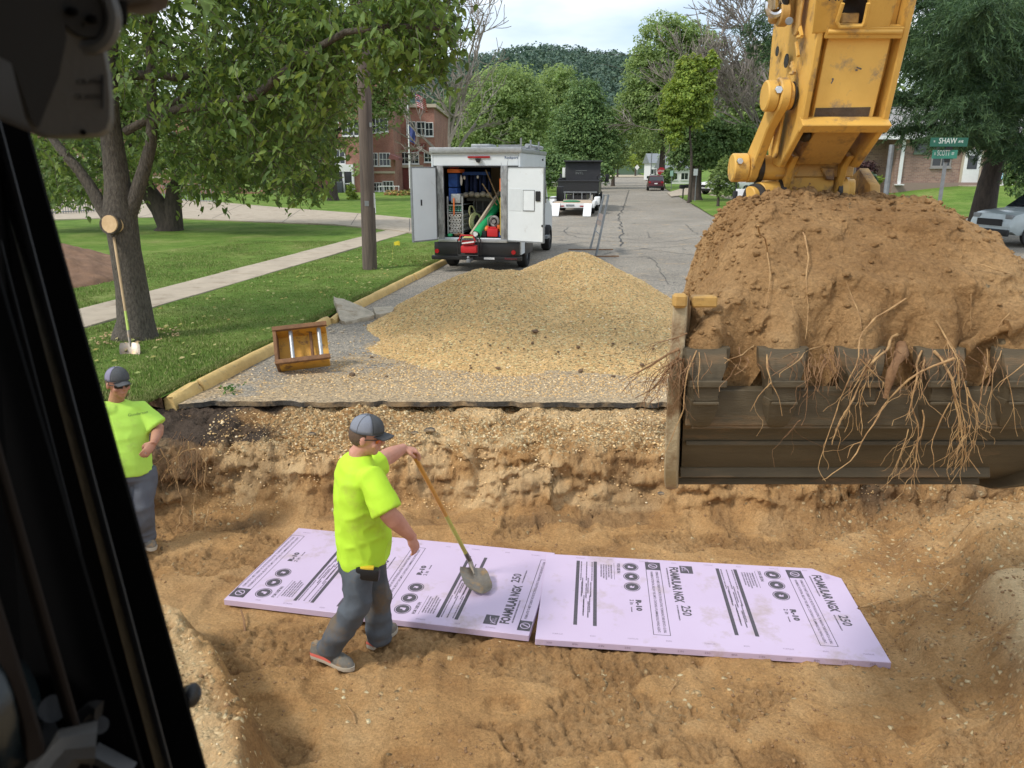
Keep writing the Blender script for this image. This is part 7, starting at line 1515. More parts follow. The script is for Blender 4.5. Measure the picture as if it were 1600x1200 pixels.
def crown(name, lobes, n, size, m, parent, seed, per=12, asp=.55, tight=.2, droop=0.0, up=.6, inner=.45):
    r = np.random.default_rng(seed); Lb = np.array(lobes, float); vol = Lb[:, 3]*Lb[:, 4]*Lb[:, 5]; pr = vol**.72; pr /= pr.sum(); nc = max(4, n//per)
    k = r.choice(len(Lb), nc, p=pr); d = r.normal(size=(nc, 3)); d /= np.linalg.norm(d, axis=1, keepdims=True); d[:, 2] = np.where((d[:, 2] < -.3) & (r.random(nc) < .5), -d[:, 2], d[:, 2])
    rad = inner+(1-inner)*r.random(nc)**.45; rad *= 1+.10*r.normal(size=nc)
    cc = Lb[k, :3]+d*Lb[k, 3:6]*rad[:, None]; cr_ = (Lb[k, 3:6].mean(1)*tight*(.6+.8*r.random(nc)))[:, None, None]
    g = r.normal(size=(nc, per, 3)); g /= np.maximum(np.linalg.norm(g, axis=2, keepdims=True), 1e-6); g *= r.random((nc, per, 1))**.5
    g[:, :, 2] *= .62; P = cc[:, None, :]+g*cr_; P[:, :, 2] -= droop*np.linalg.norm(g[:, :, :2], axis=2)*cr_[:, :, 0]
    Nn = d[:, None, :]*.55+g*.6+r.normal(size=(nc, per, 3))*.55+np.array([0, 0, up]); P = P.reshape(-1, 3); Nn = Nn.reshape(-1, 3)
    V, F = leafcloud(P, Nn, size*(.6+.8*r.random(len(P))), r, asp, fold=.18); return link(name, fast_mesh(name, V, F, False), m, parent)
def limb(b, p0, p1, r0, r1, rg, sag=0.0, n=8, w=8, wob=.06):
    L_ = (p1-p0).length; pts = []; o = Vector((0, 0, 0))
    for i in range(n+1):
        k = i/n; 
        if 0 < i < n: o += Vector((rg.gauss(0, 1), rg.gauss(0, 1), rg.gauss(0, .6)))*L_*wob*.35
        pts.append(p0.lerp(p1, k)+o*math.sin(math.pi*k)+Vector((0, 0, -sag*k*k+sag*k*.0)))
    b.tube(pts, [r0+(r1-r0)*(i/n)**.8 for i in range(n+1)], w, cap=False); return pts
def tree(label, base, trunk_r, fork_h, lobes, n, size, m, seed, barkm=None, cat='tree', group=None, name='tree', per=12, tight=.22, extra=None, asp=.55, droop=.2, inner=.45, lean=(0, 0), limbs=7):
    rg = random.Random(seed); base = Vector(base); t = thing(name, label, cat, base, world=True, group=group); b = MB(); lo = [Vector(l[:3]) for l in lobes]
    topc = sum(lo, Vector())/len(lo); fork = base+Vector((lean[0], lean[1], fork_h)); zt_ = max(l[2]+l[5]*.5 for l in lobes)
    b.tube([base-Vector((0, 0, .15)), base+Vector((0, 0, .12*fork_h)), base.lerp(fork, .5), fork], [trunk_r*1.55, trunk_r*1.08, trunk_r*.92, trunk_r*.82], 12)
    lead = Vector((topc.x*.6+fork.x*.4, topc.y*.6+fork.y*.4, zt_)); mp_ = limb(b, fork, lead, trunk_r*.8, trunk_r*.12, rg, n=10, wob=.03)
    for l in lo[:limbs]:
        a = mp_[rg.randint(0, 5)]; q = limb(b, a, l, trunk_r*.42, trunk_r*.10, rg, n=6, w=6)
        for _ in range(3): s_ = q[rg.randint(2, 5)]; limb(b, s_, s_+Vector((rg.gauss(0, 1), rg.gauss(0, 1), rg.gauss(.3, .7)))*(l-a).length*.35, trunk_r*.12, trunk_r*.03, rg, n=4, w=5)
    b.build('trunk', barkm or M_barkd, t, smooth=60); crown('crown', lobes, n, size, m, t, seed, per, asp, tight, droop, inner=inner); return t
def PL(lst, Yd, depth=1.0):
    """lobes from (x, y, rx, ry) photo extents at distance Yd (optional 5th: own distance offset)"""
    out = []
    for l in lst:
        Y2 = Yd+(l[4] if len(l) > 4 else 0); c = at(l[0], l[1], Y2); k = Y2*1.0/1202*1.02; out.append((c.x, c.y, c.z, l[2]*k, l[2]*k*depth, l[3]*k))
    return out
def gbase(x, y, Yd): q = at(x, y, Yd); return Vector((q.x, Yd, ground_z(q.x, Yd)))

# ---- near tree with drooping leaf sprays
NT = thing('tree', 'big near tree with grey bark, a fresh sawn cut and drooping leafy branches', 'tree', at(213, 525, 11.63), world=True)
nb = onz(212, 527, .1); rg = random.Random(21); b = MB()
Yt = nb.y
def tp(x, y, dY=0): return at(x, y, Yt+dY)
main = [nb+Vector((0, 0, -.15)), nb+Vector((0, 0, .06)), tp(212, 500), tp(206, 450), tp(196, 390), tp(187, 330), tp(184, 290), tp(178, 240), tp(170, 180), tp(168, 100), tp(172, 0), tp(185, -120), tp(205, -300)]
b.tube(main, [.38, .305, .25, .218, .205, .22, .172, .148, .135, .125, .11, .08, .04], 22)
b.tube([tp(196, 345), tp(214, 300), tp(226, 262), tp(236, 225), tp(238, 180), tp(236, 120), tp(232, 20), tp(240, -100)], [.13, .10, .088, .078, .07, .06, .05, .03], 14)
b.tube([tp(182, 352, -.05), tp(160, 325), tp(140, 290), tp(120, 262), tp(100, 240), tp(70, 200, .3), tp(40, 120, .5)], [.13, .095, .08, .07, .06, .05, .03], 14)
for pts, r0 in (([(186, 128), (205, 118), (245, 116), (275, 122), (330, 108, .4), (380, 96, .6), (430, 70, .5), (470, 62, .2)], .075), ([(195, 206), (225, 190), (260, 168), (290, 150), (340, 130, .5), (400, 118, .8), (450, 125, 1)], .06), ([(236, 190), (280, 170), (330, 165, -.6), (400, 150, -1.2), (470, 90, -1.8), (540, 50, -2.2), (620, 40, -2.6), (690, 45, -2.8)], .075),
                ([(172, 20), (260, -60, -.8), (360, -120, -1.5), (480, -140, -2.2), (600, -110, -2.8), (680, -40, -3)], .11), ([(170, 60), (120, 0, -.6), (60, -80, -1)], .08), ([(180, -60), (300, -200, -.5), (430, -260, -1)], .09), ([(200, 34), (240, 60, .1), (290, 88, .3), (310, 82, .6)], .022)):
    b.tube([tp(*(p if len(p) > 2 else p+(0,))) for p in pts], [r0*(1-.75*i/(len(pts)-1)) for i in range(len(pts))], 8)
b.build('trunk', M_bark, NT, smooth=60)
b = MB(); cc = tp(170, 350, -.30); b.cyl(cc+Vector((0.02, .14, -.02)), cc, .125, .12, n=22); b.v = [(v[0], v[1], v[2]) for v in b.v]; o = b.build('sawn_cut', M_cut, NT)
b = MB(); b.ring(cc+Vector((0, .050, -.01)), Vector((0, 1, -.2)), .138, .11, .08, 22); b.build('bark_collar', M_bark, NT)
# sprays: twig plus leaves hanging along it
def sprays(regions, count, seed, leaf, nleaf, ln, m, parent, twm, droop=.8, singles=0):
    r = np.random.default_rng(seed); A_ = np.array([g[4] for g in regions], float); A_ /= A_.sum(); P, Nn, S = [], [], []; tb_ = MB()
    for i in range(count):
        g = regions[r.choice(len(regions), p=A_)]; x = g[0]+(r.random()*2-1)*g[2]; y = g[1]+(r.random()*2-1)*g[3]
        if ((x-g[0])/g[2])**2+((y-g[1])/g[3])**2 > 1: continue
        p = at(x, y, g[5]+r.normal()*g[6]); L_ = ln*(.6+.8*r.random()); a = r.random()*6.28; d = Vector((math.cos(a), math.sin(a)*.9, r.normal()*.25)).normalized(); q = p-d*L_*.5; pts = [q]
        K = 6
        for s_ in range(K): q = q+d*(L_/K); d = (d+Vector((0, 0, -droop*.28))+Vector(r.normal(size=3))*.10).normalized(); pts.append(q)
        tb_.tube(pts, [.006]+[.0035]*K, 3, cap=False)
        for j in range(nleaf):
            k = (j+.7)/nleaf*K; i0 = min(K-1, int(k)); c = pts[i0].lerp(pts[i0+1], k-i0); off = Vector(r.normal(size=3)); off.z = off.z*.3-.5; c = c+off.normalized()*leaf*.95
            P.append(c); Nn.append((r.normal()*.9, r.normal()*.9-.2, .75)); S.append(leaf*(.45+.9*r.random()))
    tb_.build('twigs', twm, parent, smooth=None, kind='stuff'); P, Nn, S = np.array(P), np.array(Nn), np.array(S)
    # the leaf is pointed: six vertices with a folded midrib, hanging tip down
    n = len(P); nr = Nn/np.linalg.norm(Nn, axis=1, keepdims=True); a = r.normal(size=(n, 3))*.6+np.array([0, 0, -1.0]); u = a-nr*(a*nr).sum(1, keepdims=True); u /= np.linalg.norm(u, axis=1, keepdims=True); v = np.cross(nr, u); s_ = S[:, None]
    pts = [P-u*s_, P-u*s_*.45+v*s_*.42+nr*s_*.12, P+u*s_*.25+v*s_*.40+nr*s_*.10, P+u*s_*1.1-nr*s_*.12, P+u*s_*.25-v*s_*.40+nr*s_*.10, P-u*s_*.45-v*s_*.42+nr*s_*.12]
    V = np.stack(pts, 1); fl = np.array([[0, 1, 2, 3], [0, 3, 4, 5]])
    if singles:
        dist = np.linalg.norm(P-np.array([0, 0, CH]), axis=1)+1e3*((P[:, 2]-CH)/P[:, 1] > .235); order = np.argsort(dist)[:singles]; lm = None
        base_u = np.array([[-1, 0, 0], [-.45, .42, .12], [.25, .40, .10], [1.1, 0, -.12], [.25, -.40, .10], [-.45, -.42, .12]]); lm = fast_mesh('leaf', base_u, fl, False)
        for q in order:
            o = link('leaf', lm, None if lm.materials else m, parent); M4 = Matrix(((u[q][0], v[q][0], nr[q][0], P[q][0]), (u[q][1], v[q][1], nr[q][1], P[q][1]), (u[q][2], v[q][2], nr[q][2], P[q][2]), (0, 0, 0, 1)))
            o.matrix_basis = M4 @ Matrix.Scale(S[q], 4)
        keep = np.ones(n, bool); keep[order] = False; V = V[keep]; n = len(V)
    F = (fl[None]+(np.arange(n)*6)[:, None, None]).reshape(-1, 4); link('crown', fast_mesh('crown', V.reshape(-1, 3), F, False), m, parent, kind='stuff')
sprays([(300, 60, 180, 120, 30, 11.3, 1.0), (415, 90, 120, 150, 32, 10.6, .8), (490, 50, 50, 80, 13, 9.6, .5), (640, 20, 75, 50, 12, 8.9, .5), (660, 55, 45, 60, 8, 9.0, .3), (612, 85, 26, 26, 3, 9.3, .3), (565, 20, 40, 40, 4, 9.4, .4), (450, 180, 75, 90, 13, 11.2, .6), (300, 190, 120, 80, 16, 12, .8), (120, 250, 95, 60, 12, 12.3, .6), (90, 60, 130, 120, 14, 11.5, .9), (470, 245, 60, 60, 6, 11.4, .5), (330, 260, 70, 45, 5, 12.2, .5), (240, 40, 260, 60, 14, 13.2, .8),
        (400, -140, 380, 110, 70, 11, 1.6), (110, -120, 240, 120, 24, 12, 1.4), (500, 120, 40, 60, 6, 9.8, .5), (690, -60, 70, 50, 6, 9, .6)], 3300, 41, .058, 13, .62, L_near, NT, M_bark, singles=300)
b = MB(); 
for i in range(60):
    a = random.random()*6.28; rr0 = random.uniform(.36, .62); p = nb+Vector((math.cos(a)*rr0, math.sin(a)*rr0, .02)); b.box(p, (random.uniform(.02, .05), .02, .012), Matrix.Rotation(random.random()*3, 3, 'Z'))
b.build('wood_chips', M_cut, smooth=None, kind='stuff')

# ---- second tree, two dark stems
tb2 = gbase(264, 362, 31); rg = random.Random(5); T2 = thing('tree', 'dark tree with two leaning stems on the lawn behind the near tree', 'tree', tb2, world=True)
def q2(x, y, d=0): return at(x, y, 31+d)
b = MB(); b.tube([tb2-Vector((0, 0, .1)), q2(264, 350), q2(250, 325), q2(232, 300), q2(222, 280), q2(212, 230), q2(190, 160)], [.62, .46, .38, .34, .30, .24, .12], 14)
b.tube([q2(268, 352), q2(270, 325), q2(272, 295), q2(285, 275), q2(300, 240), q2(320, 180)], [.45, .34, .28, .22, .17, .08], 14); b.tube([q2(222, 280), q2(236, 240), q2(240, 190)], [.3, .25, .1], 10); b.tube([q2(300, 240), q2(335, 225), q2(380, 215)], [.2, .14, .06], 8); b.build('trunk', M_barkd, T2, smooth=60)
crown('crown', PL([(120, 250, 100, 50), (60, 270, 60, 50), (200, 190, 90, 60), (300, 200, 80, 55), (380, 215, 75, 55), (440, 240, 55, 60, 2), (470, 215, 50, 60, 3), (330, 262, 60, 26, -2), (400, 275, 45, 25, -3), (250, 120, 160, 60), (420, 150, 120, 60), (100, 140, 120, 70), (105, 300, 50, 20, -1), (55, 300, 40, 25, -1), (200, 262, 60, 28, -1), (255, 240, 60, 40, -1), (310, 245, 60, 38, -2), (370, 262, 60, 32, -2), (430, 285, 40, 26, -3), (350, 285, 40, 18, -3), (470, 262, 34, 34, -2)], 31, .8), 44000, .085, L_mid, T2, 51, per=14, tight=.24, droop=.7)
# drooping fringes of that tree
def fringe(parent, spots, Yd, m, seed, leaf=.075, n=26):
    r = np.random.default_rng(seed); P = []
    for (x, y0, y1) in spots:
        a, c = at(x, y0, Yd), at(x+r.normal()*6, y1, Yd)
        for i in range(n*2): k = r.random(); P.append(np.array(a.lerp(c, k))+r.normal(size=3)*np.array([.16, .3, .1])*(1.1-k))
    P = np.array(P); V, F = leafcloud(P, r.normal(size=P.shape)+np.array([0, -.4, .3]), leaf*(.6+.7*r.random(len(P))), r, .5, fold=.2); return link('drooping_foliage', fast_mesh('drooping_foliage', V, F, False), m, parent)
r3 = np.random.default_rng(77)
fringe(T2, [(70+8*i+r3.normal()*3, 270, 300+30*r3.random()) for i in range(11)]+[(290+7.5*i+r3.normal()*3, 245, 285+38*r3.random()) for i in range(27)]+[(212, 300, 345), (560, 255, 275), (520, 260, 290)], 28.5, L_mid, 52)
# ---- trees between: foliage right of the pole, reaching over the school
T3 = tree('green tree spreading over the school roof behind the wooden pole', gbase(520, 300, 60), .35, 3.0, PL([(600, 130, 40, 50), (612, 160, 28, 38), (560, 110, 60, 60), (500, 130, 60, 60), (540, 180, 50, 50), (470, 200, 45, 50), (585, 175, 35, 35), (520, 60, 90, 60), (430, 120, 80, 80)], 58, .7), 26000, .115, L_mid, 53, per=14, tight=.25, droop=.7, limbs=5)
# ---- bare tree left of the truck, and the one on the right
def baretree(label, base, trunk, r0, targets, seed, depth=4, m=None, name='bare_tree', thin=.018, spread=.5, cont=3):
    rg = random.Random(seed); t = thing(name, label, 'tree', base, world=True); b = MB(); tr_pts = trunk; b.tube(tr_pts, [r0*(1-.5*i/(len(tr_pts)-1)) for i in range(len(tr_pts))], 10); bb_ = MB()
    def grow(p, d, L_, rr, k):
        n = 4; q = [p]
        for i in range(n): d = (d+Vector((rg.gauss(0, .13), rg.gauss(0, .13), rg.gauss(.03, .10)))).normalized(); q.append(q[-1]+d*L_/n)
        bb_.tube(q, [max(thin, rr*(1-.45*i/n)) for i in range(n+1)], 4 if k < 2 else 3, cap=False)
        if k >= depth: return
        for _ in range(cont): j = rg.randint(1, n); e = (d+Vector((rg.gauss(0, spread), rg.gauss(0, spread), rg.gauss(.05, spread*.8)))).normalized(); grow(q[j], e, L_*rg.uniform(.5, .78), rr*.52, k+1)
    for (a, c, rr) in targets: grow(Vector(a), (Vector(c)-Vector(a)).normalized(), (Vector(c)-Vector(a)).length, rr, 0)
    b.build('trunk', m or M_twig, t, smooth=60); bb_.build('branches', m or M_twig, t, smooth=None, kind='stuff'); return t
Yq = 70; g_ = gbase(705, 275, Yq)
baretree('leafless grey tree behind the school and the white truck', g_, [g_, at(705, 250, Yq), at(702, 225, Yq)], .28, [(at(700, 250, Yq), at(640, 190, Yq), .14), (at(702, 240, Yq), at(690, 130, Yq), .16), (at(702, 225, Yq), at(745, 90, Yq), .17), (at(705, 215, Yq), at(720, 150, Yq), .14), (at(735, 120, Yq), at(768, 20, Yq), .10), (at(700, 180, Yq), at(670, 95, Yq), .12), (at(702, 250, Yq), at(745, 190, Yq), .13), (at(690, 250, Yq), at(625, 225, Yq), .11), (at(705, 120, Yq), at(740, 30, Yq), .1)], 61, depth=4, thin=.028)
Yq = 62; g_ = gbase(1215, 300, Yq)
baretree('leafless grey brushy tree leaning over the verge left of the excavator arm', g_, [g_, at(1212, 230, Yq), at(1205, 160, Yq)], .3, [(at(1210, 200, Yq), at(1110, 210, Yq), .12), (at(1210, 170, Yq), at(1130, 120, Yq), .13), (at(1205, 150, Yq), at(1170, 70, Yq), .13), (at(1205, 230, Yq), at(1095, 225, Yq), .12), (at(1200, 200, Yq), at(1140, 160, Yq), .1), (at(1200, 140, Yq), at(1150, 90, Yq), .1), (at(1205, 120, Yq), at(1185, 20, Yq), .12), (at(1205, 100, Yq), at(1160, 10, Yq), .1), (at(1200, 215, Yq), at(1120, 190, Yq), .1), (at(1205, 180, Yq), at(1230, 100, Yq), .12)], 62, depth=4, thin=.024, cont=4, spread=.42)
# ---- street trees and backdrop
far_trees = [
 ('tall light green tree beyond the white truck, left of the rounded one', (790, 290, 120), [(790, 150, 50, 45), (765, 190, 40, 50), (820, 180, 45, 55), (800, 225, 55, 45), (745, 225, 35, 40)], 11000, .36, L_light),
 ('broad mid green tree behind the roof of the white truck', (715, 290, 135), [(720, 190, 45, 42), (750, 165, 35, 35), (690, 215, 40, 40), (735, 240, 50, 35)], 8000, .40, L_mid),
 ('light green tree between the truck roof and the rounded dark tree', (870, 290, 128), [(872, 140, 30, 35), (850, 180, 35, 45), (885, 170, 28, 40), (860, 230, 40, 40)], 7500, .36, L_light),
 ('rounded dense dark green maple left of the far street', (912, 285, 98), [(912, 165, 30, 40), (905, 205, 40, 45), (930, 205, 35, 42), (890, 235, 32, 35), (940, 240, 30, 32), (915, 245, 42, 28)], 13000, .25, L_dark),
 ('low green tree behind the right side of the dark rounded maple', (958, 280, 112), [(962, 200, 16, 30), (955, 235, 22, 28)], 3000, .28, L_mid),
 ('tall tree with dark trunk and wide crown right of the far street', (1033, 288, 100), [(1030, 70, 36, 40), (1060, 60, 30, 30), (1085, 70, 26, 32), (1010, 120, 32, 42), (1050, 110, 40, 40), (1000, 165, 34, 38), (1030, 170, 42, 36), (1060, 150, 34, 40), (985, 190, 20, 28), (1015, 205, 40, 26), (1110, 80, 22, 30)], 18000, .27, L_light),
 ('dark bushy tree with a stout trunk beside the parking sign', (1087, 302, 62), [(1085, 235, 36, 28), (1115, 230, 32, 30), (1070, 215, 26, 26), (1130, 250, 26, 22), (1100, 205, 35, 25), (1060, 245, 18, 16), (1150, 220, 28, 30)], 12000, .17, L_dark),
 ('yellow green tree in front of the tall crown on the right of the street', (1078, 298, 58), [(1078, 118, 21, 28), (1072, 152, 33, 30), (1055, 180, 24, 22), (1088, 172, 24, 26), (1048, 200, 11, 11), (1110, 100, 14, 16), (1055, 218, 14, 16), (1100, 140, 16, 24)], 9000, .17, L_lime),
 ('young leafy tree growing at the sidewalk edge beside the drive', (1122, 317, 52), [(1125, 275, 15, 14), (1133, 262, 12, 16), (1115, 290, 10, 12), (1140, 290, 14, 15), (1128, 300, 12, 8), (1145, 262, 8, 12)], 3200, .10, L_mid),
 ('mid green tree filling the gap behind the leafless brushy tree', (1180, 300, 85), [(1170, 170, 40, 50), (1140, 140, 30, 40), (1200, 220, 40, 50), (1160, 230, 40, 30), (1190, 110, 30, 40)], 9000, .26, L_mid),
 ('green tree visible between the excavator links', (1240, 300, 60), [(1235, 240, 35, 40), (1260, 180, 40, 50), (1225, 200, 20, 30)], 5000, .18, L_light),
 ('lime coloured bushy tree closing the far end of the street', (993, 266, 240), [(995, 250, 13, 9), (1003, 248, 9, 8)], 1800, .34, L_lime),
 ('dark green tree at the left of the far street end', (965, 268, 215), [(968, 247, 14, 14), (956, 250, 12, 12)], 2200, .45, L_mid),
 ('green tree at the far street end right of the lime one', (1012, 268, 225), [(1012, 240, 14, 16), (1022, 244, 10, 14), (1000, 232, 16, 10)], 2200, .45, L_mid),
 ('grey green tree behind the stop sign and white house', (1055, 280, 150), [(1050, 245, 18, 20), (1065, 240, 18, 22)], 2500, .34, L_light)]
for i, (lb, (x, y, Yd), lob, n, sz, m) in enumerate(far_trees):
    tree(lb, gbase(x, y, Yd), .42 if 'stout' in lb or 'dark trunk' in lb else (.09 if 'young' in lb else .13 if 'yellow green' in lb else .25), {1087: 2.6, 1033: 4.0, 1122: 1.2}.get(x, 2.5), PL(lob, Yd, .9), int(n*2.3), sz*.62, m, 300+i, per=14, tight=.24 if Yd > 80 else .27, droop=.3, limbs=6)
# hedge line and undergrowth at the far left and far right of the street
def hedge(label, lobes, n, size, m, seed, cat='hedge', name='hedge'):
    o = crown(name, lobes, n, size, m, None, seed, per=12, tight=.3); return tag(o, label, cat)
hedge('dark hedge and saplings behind the black dump truck', PL([(870, 268, 40, 22), (905, 275, 30, 16), (945, 272, 14, 16), (850, 262, 25, 30)], 84, .6), 12000, .13, L_dark, 401)
hedge('dark bushes at the foot of the tall street tree', PL([(1022, 283, 8, 9), (1040, 278, 14, 7), (1047, 272, 8, 10)], 97, .6), 1800, .17, L_dark, 402)
hedge('dark clipped shrub at the right edge above the silver car', PL([(1592, 275, 18, 34), (1610, 250, 25, 40)], 38, .8), 5000, .10, L_dark, 403, 'shrub', 'shrub')
hedge('dark purple leaved bush against the brick house', PL([(1352, 268, 15, 15)], 50, 1), 1500, .09, L_bush, 404, 'shrub', 'shrub')
hedge('round grey green shrub left of the yellow one by the house', PL([(1358, 279, 11, 8)], 47, 1), 900, .07, leafmat('grey_green', (.09, .13, .08), (.05, .08, .05), None, .2), 405, 'shrub', 'shrub')
hedge('small yellow green shrub at the corner of the brick house', PL([(1372, 281, 7, 6)], 47.5, 1), 600, .06, L_lime, 406, 'shrub', 'shrub')
hedge('leafy bush by the school doors right of the grey cabinet', PL([(549, 305, 7, 16), (555, 312, 6, 8)], 62, 1), 900, .10, L_lime, 407, 'shrub', 'shrub')
hedge('low flower bed with red and yellow blooms at the flagpole foot', PL([(625, 303, 22, 4), (655, 299, 12, 6)], 72, 1), 1500, .11, leafmat('flower_bed', (.10, .18, .05), (.45, .14, .08), (.55, .40, .10), .2), 408, 'flower bed', 'flower_bed')
hedge('mass of foliage beyond the school on the left', PL([(640, 250, 60, 45), (560, 230, 90, 60), (400, 230, 160, 60), (200, 240, 160, 60), (20, 230, 130, 70)], 118, .4), 28000, .28, L_mid, 409, 'trees', 'tree_belt')['kind'] = 'stuff'
hedge('belt of trees beyond the brick house on the right', PL([(1300, 170, 90, 80), (1420, 150, 110, 90), (1560, 150, 110, 100), (1700, 160, 110, 100), (1240, 120, 60, 60)], 95, .4), 28000, .26, L_mid, 410, 'trees', 'tree_belt')['kind'] = 'stuff'
# ---- pine on the right: drooping soft sprays of needles
PT = thing('pine_tree', 'large dark pine with sweeping soft boughs over the right side of the picture', 'pine tree', gbase(1545, 335, 30), world=True)
pb_ = gbase(1537, 330, 30); b = MB(); tk = [pb_-Vector((0, 0, .2)), at(1538, 320, 30), at(1545, 285, 30), at(1556, 250, 30), at(1562, 215, 30), at(1568, 120, 30), at(1575, 0, 30), at(1580, -200, 30)]; b.tube(tk, [.55, .42, .37, .32, .28, .24, .2, .08], 14)
rgp = np.random.default_rng(88); P, Nn, U_ = [], [], []
boughs = []
for (x0, y0, x1, y1, dY, w_) in [(1560, 230, 1395, 200, -2, 1), (1560, 235, 1640, 270, -3, 1), (1565, 190, 1390, 150, -3.5, 1.3), (1565, 150, 1400, 95, -2, 1.3), (1565, 120, 1395, 50, -4, 1.4), (1570, 60, 1410, -10, -3, 1.5), (1570, 100, 1700, 120, -4, 1.4), (1565, 170, 1680, 210, -5, 1.2), (1570, 20, 1430, -90, -5, 1.5), (1572, 30, 1700, -20, -5, 1.5), (1562, 200, 1480, 215, -7, 1.0), (1566, 150, 1500, 160, -8, 1.2), (1568, 90, 1510, 80, -8, 1.4), (1570, 20, 1540, 10, -9, 1.5), (1562, 215, 1590, 235, -6, .9), (1565, 180, 1430, 185, 3, 1.2), (1566, 130, 1450, 120, 4, 1.5), (1570, 60, 1460, 40, 4, 1.5), (1560, 225, 1475, 225, -4, .7), (1570, -40, 1600, -60, -6, 1.5), (1566, 140, 1620, 150, -7, 1.3), (1568, 60, 1620, 60, -7, 1.4), (1562, 240, 1610, 262, -3, .8), (1568, 40, 1480, 20, -7, 1.5), (1563, 190, 1530, 200, -8, 1.0), (1565, 160, 1470, 130, -6, 1.3), (1565, 110, 1455, 70, -6, 1.4), (1558, 222, 1425, 222, -1, .6)]:
    a, c = at(x0, y0, 30), at(x1, y1, 30+dY); pts = [a.lerp(c, k/8)+Vector((0, 0, .35*math.sin(k/8*3.14)-.05*k/8)) for k in range(9)]; b.tube(pts, [.09*(1-.85*k/8)+.008 for k in range(9)], 5, cap=False)
    L_ = (c-a).length
    for _ in range(int(26*L_*w_)):
        k = rgp.random()**.8; i0 = min(7, int(k*8)); p = pts[i0].lerp(pts[i0+1], k*8-i0); an = rgp.random()*6.28; sd_ = Vector((math.cos(an), math.sin(an), rgp.normal()*.35-.1)); ln_ = (.45+.9*rgp.random())*w_*.9; q0 = p; dd = sd_.normalized(); sp = [q0]
        for s_ in range(5): dd = (dd+Vector((0, 0, -.10))+Vector(rgp.normal(size=3))*.08).normalized(); q0 = q0+dd*ln_/5; sp.append(q0)
        for j in range(26): kk = rgp.random()*5; j0 = min(4, int(kk)); qq = sp[j0].lerp(sp[j0+1], kk-j0); P.append(qq[:]); U_.append((dd*.8+Vector(rgp.normal(size=3))*.55+Vector((0, 0, -.25)))[:])
for _ in range(0): pass
P, U_ = np.array(P), np.array(U_); n = len(P); u = U_/np.linalg.norm(U_, axis=1, keepdims=True); a = rgp.normal(size=(n, 3)); v = np.cross(u, a); v /= np.linalg.norm(v, axis=1, keepdims=True); s_ = (.075+.07*rgp.random(n))[:, None]
V = np.stack([P-u*s_-v*s_*.05, P-u*s_+v*s_*.05, P+u*s_+v*s_*.11, P+u*s_-v*s_*.11], 1).reshape(-1, 3)
link('needles', fast_mesh('needles', V, np.arange(4*n).reshape(-1, 4), False), L_pine, PT, 'stuff'); b.build('trunk', M_barkd, PT, smooth=60)
T5 = thing('pine_tree', 'pine whose dark needle boughs show just left of the excavator arm', 'pine tree', gbase(1290, 300, 40), world=True)
b = MB(); g_ = gbase(1290, 300, 40); b.tube([g_, at(1290, 100, 40), at(1290, -100, 40)], [.4, .3, .1], 10); b.build('trunk', M_barkd, T5, smooth=60)
crown('needles', PL([(1180, 45, 30, 12), (1190, 75, 24, 14), (1215, 50, 40, 25), (1250, 90, 50, 40), (1260, 20, 60, 30), (1200, 95, 20, 12)], 39, .8), 9000, .12, L_pine, T5, 412, per=16, asp=.16, tight=.34)
# wooden stub pole behind the arm
t = thing('wooden_post', 'thick weathered wooden pole standing behind the excavator coupler', 'wooden pole', at(1326, 310, 34), world=True)
b = MB(); q = at(1324, 320, 34); b.tube([Vector((q.x, 34, .3)), at(1328, 250, 34), at(1331, 150, 34)], [.30, .27, .25], 16); b.build('post', pm('bleached_wood', (.36, .30, .23), (.18, .145, .11), 7, .9, .8, 18, stretch=(1, 1, .15)), t)
# ---- wooded hill
HXn, HYn = 150, 90; hx = np.linspace(-900, 1200, HXn); hy = np.linspace(330, 1500, HYn); X, Y = np.meshgrid(hx, hy)
def hillz(x, y):
    ridge = 84*np.exp(-(np.abs((x-60)/250))**1.7)*(1+.10*vn2(x/90, y/90, 501))+34*np.exp(-((x+420)/300)**2)+40*np.exp(-((x-620)/320)**2)+9*vn2(x/60, y/120, 502)
    return ridge*sstep(360, 720, y+40*vn2(x/120, y/200, 503))*sstep(1600, 900, y)-1.0
Z = hillz(X, Y); ii = np.arange(HXn-1)[None, :]+np.arange(HYn-1)[:, None]*HXn; F = np.stack([ii, ii+1, ii+1+HXn, ii+HXn], -1).reshape(-1, 4)
link('hill', fast_mesh('hill', np.stack([X, Y, Z], -1).reshape(-1, 3), F), pm('hill_floor', (.04, .075, .03), None, .1, .95, 0), kind='structure')
r = np.random.default_rng(91); n = 5200; x_, y_ = r.uniform(-330, 520, n), r.uniform(400, 800, n); z_ = hillz(x_, y_); hr = 4.2+3.4*r.random(n)
# each crown: a handful of leafy facets spread over a dome
P, Nn, S = [], [], []
k = 56; d = r.normal(size=(n, k, 3)); d /= np.linalg.norm(d, axis=2, keepdims=True); d[:, :, 2] = np.abs(d[:, :, 2]); C3 = np.stack([x_, y_, z_+hr*.9], -1)[:, None, :]; P = C3+d*hr[:, None, None]*np.array([1, 1, 1.15])*(.82+.25*r.random((n, k, 1)))
fr = d[:, :, 1] < .45; P = P[fr]; Nn = (d*1.0+r.normal(size=d.shape)*.4)[fr]; V, F = leafcloud(P, Nn, .7+.8*r.random(len(P)), r, .75, fold=.1)
link('hillside_wood', fast_mesh('hillside_wood', V, F, False), L_far, kind='stuff')
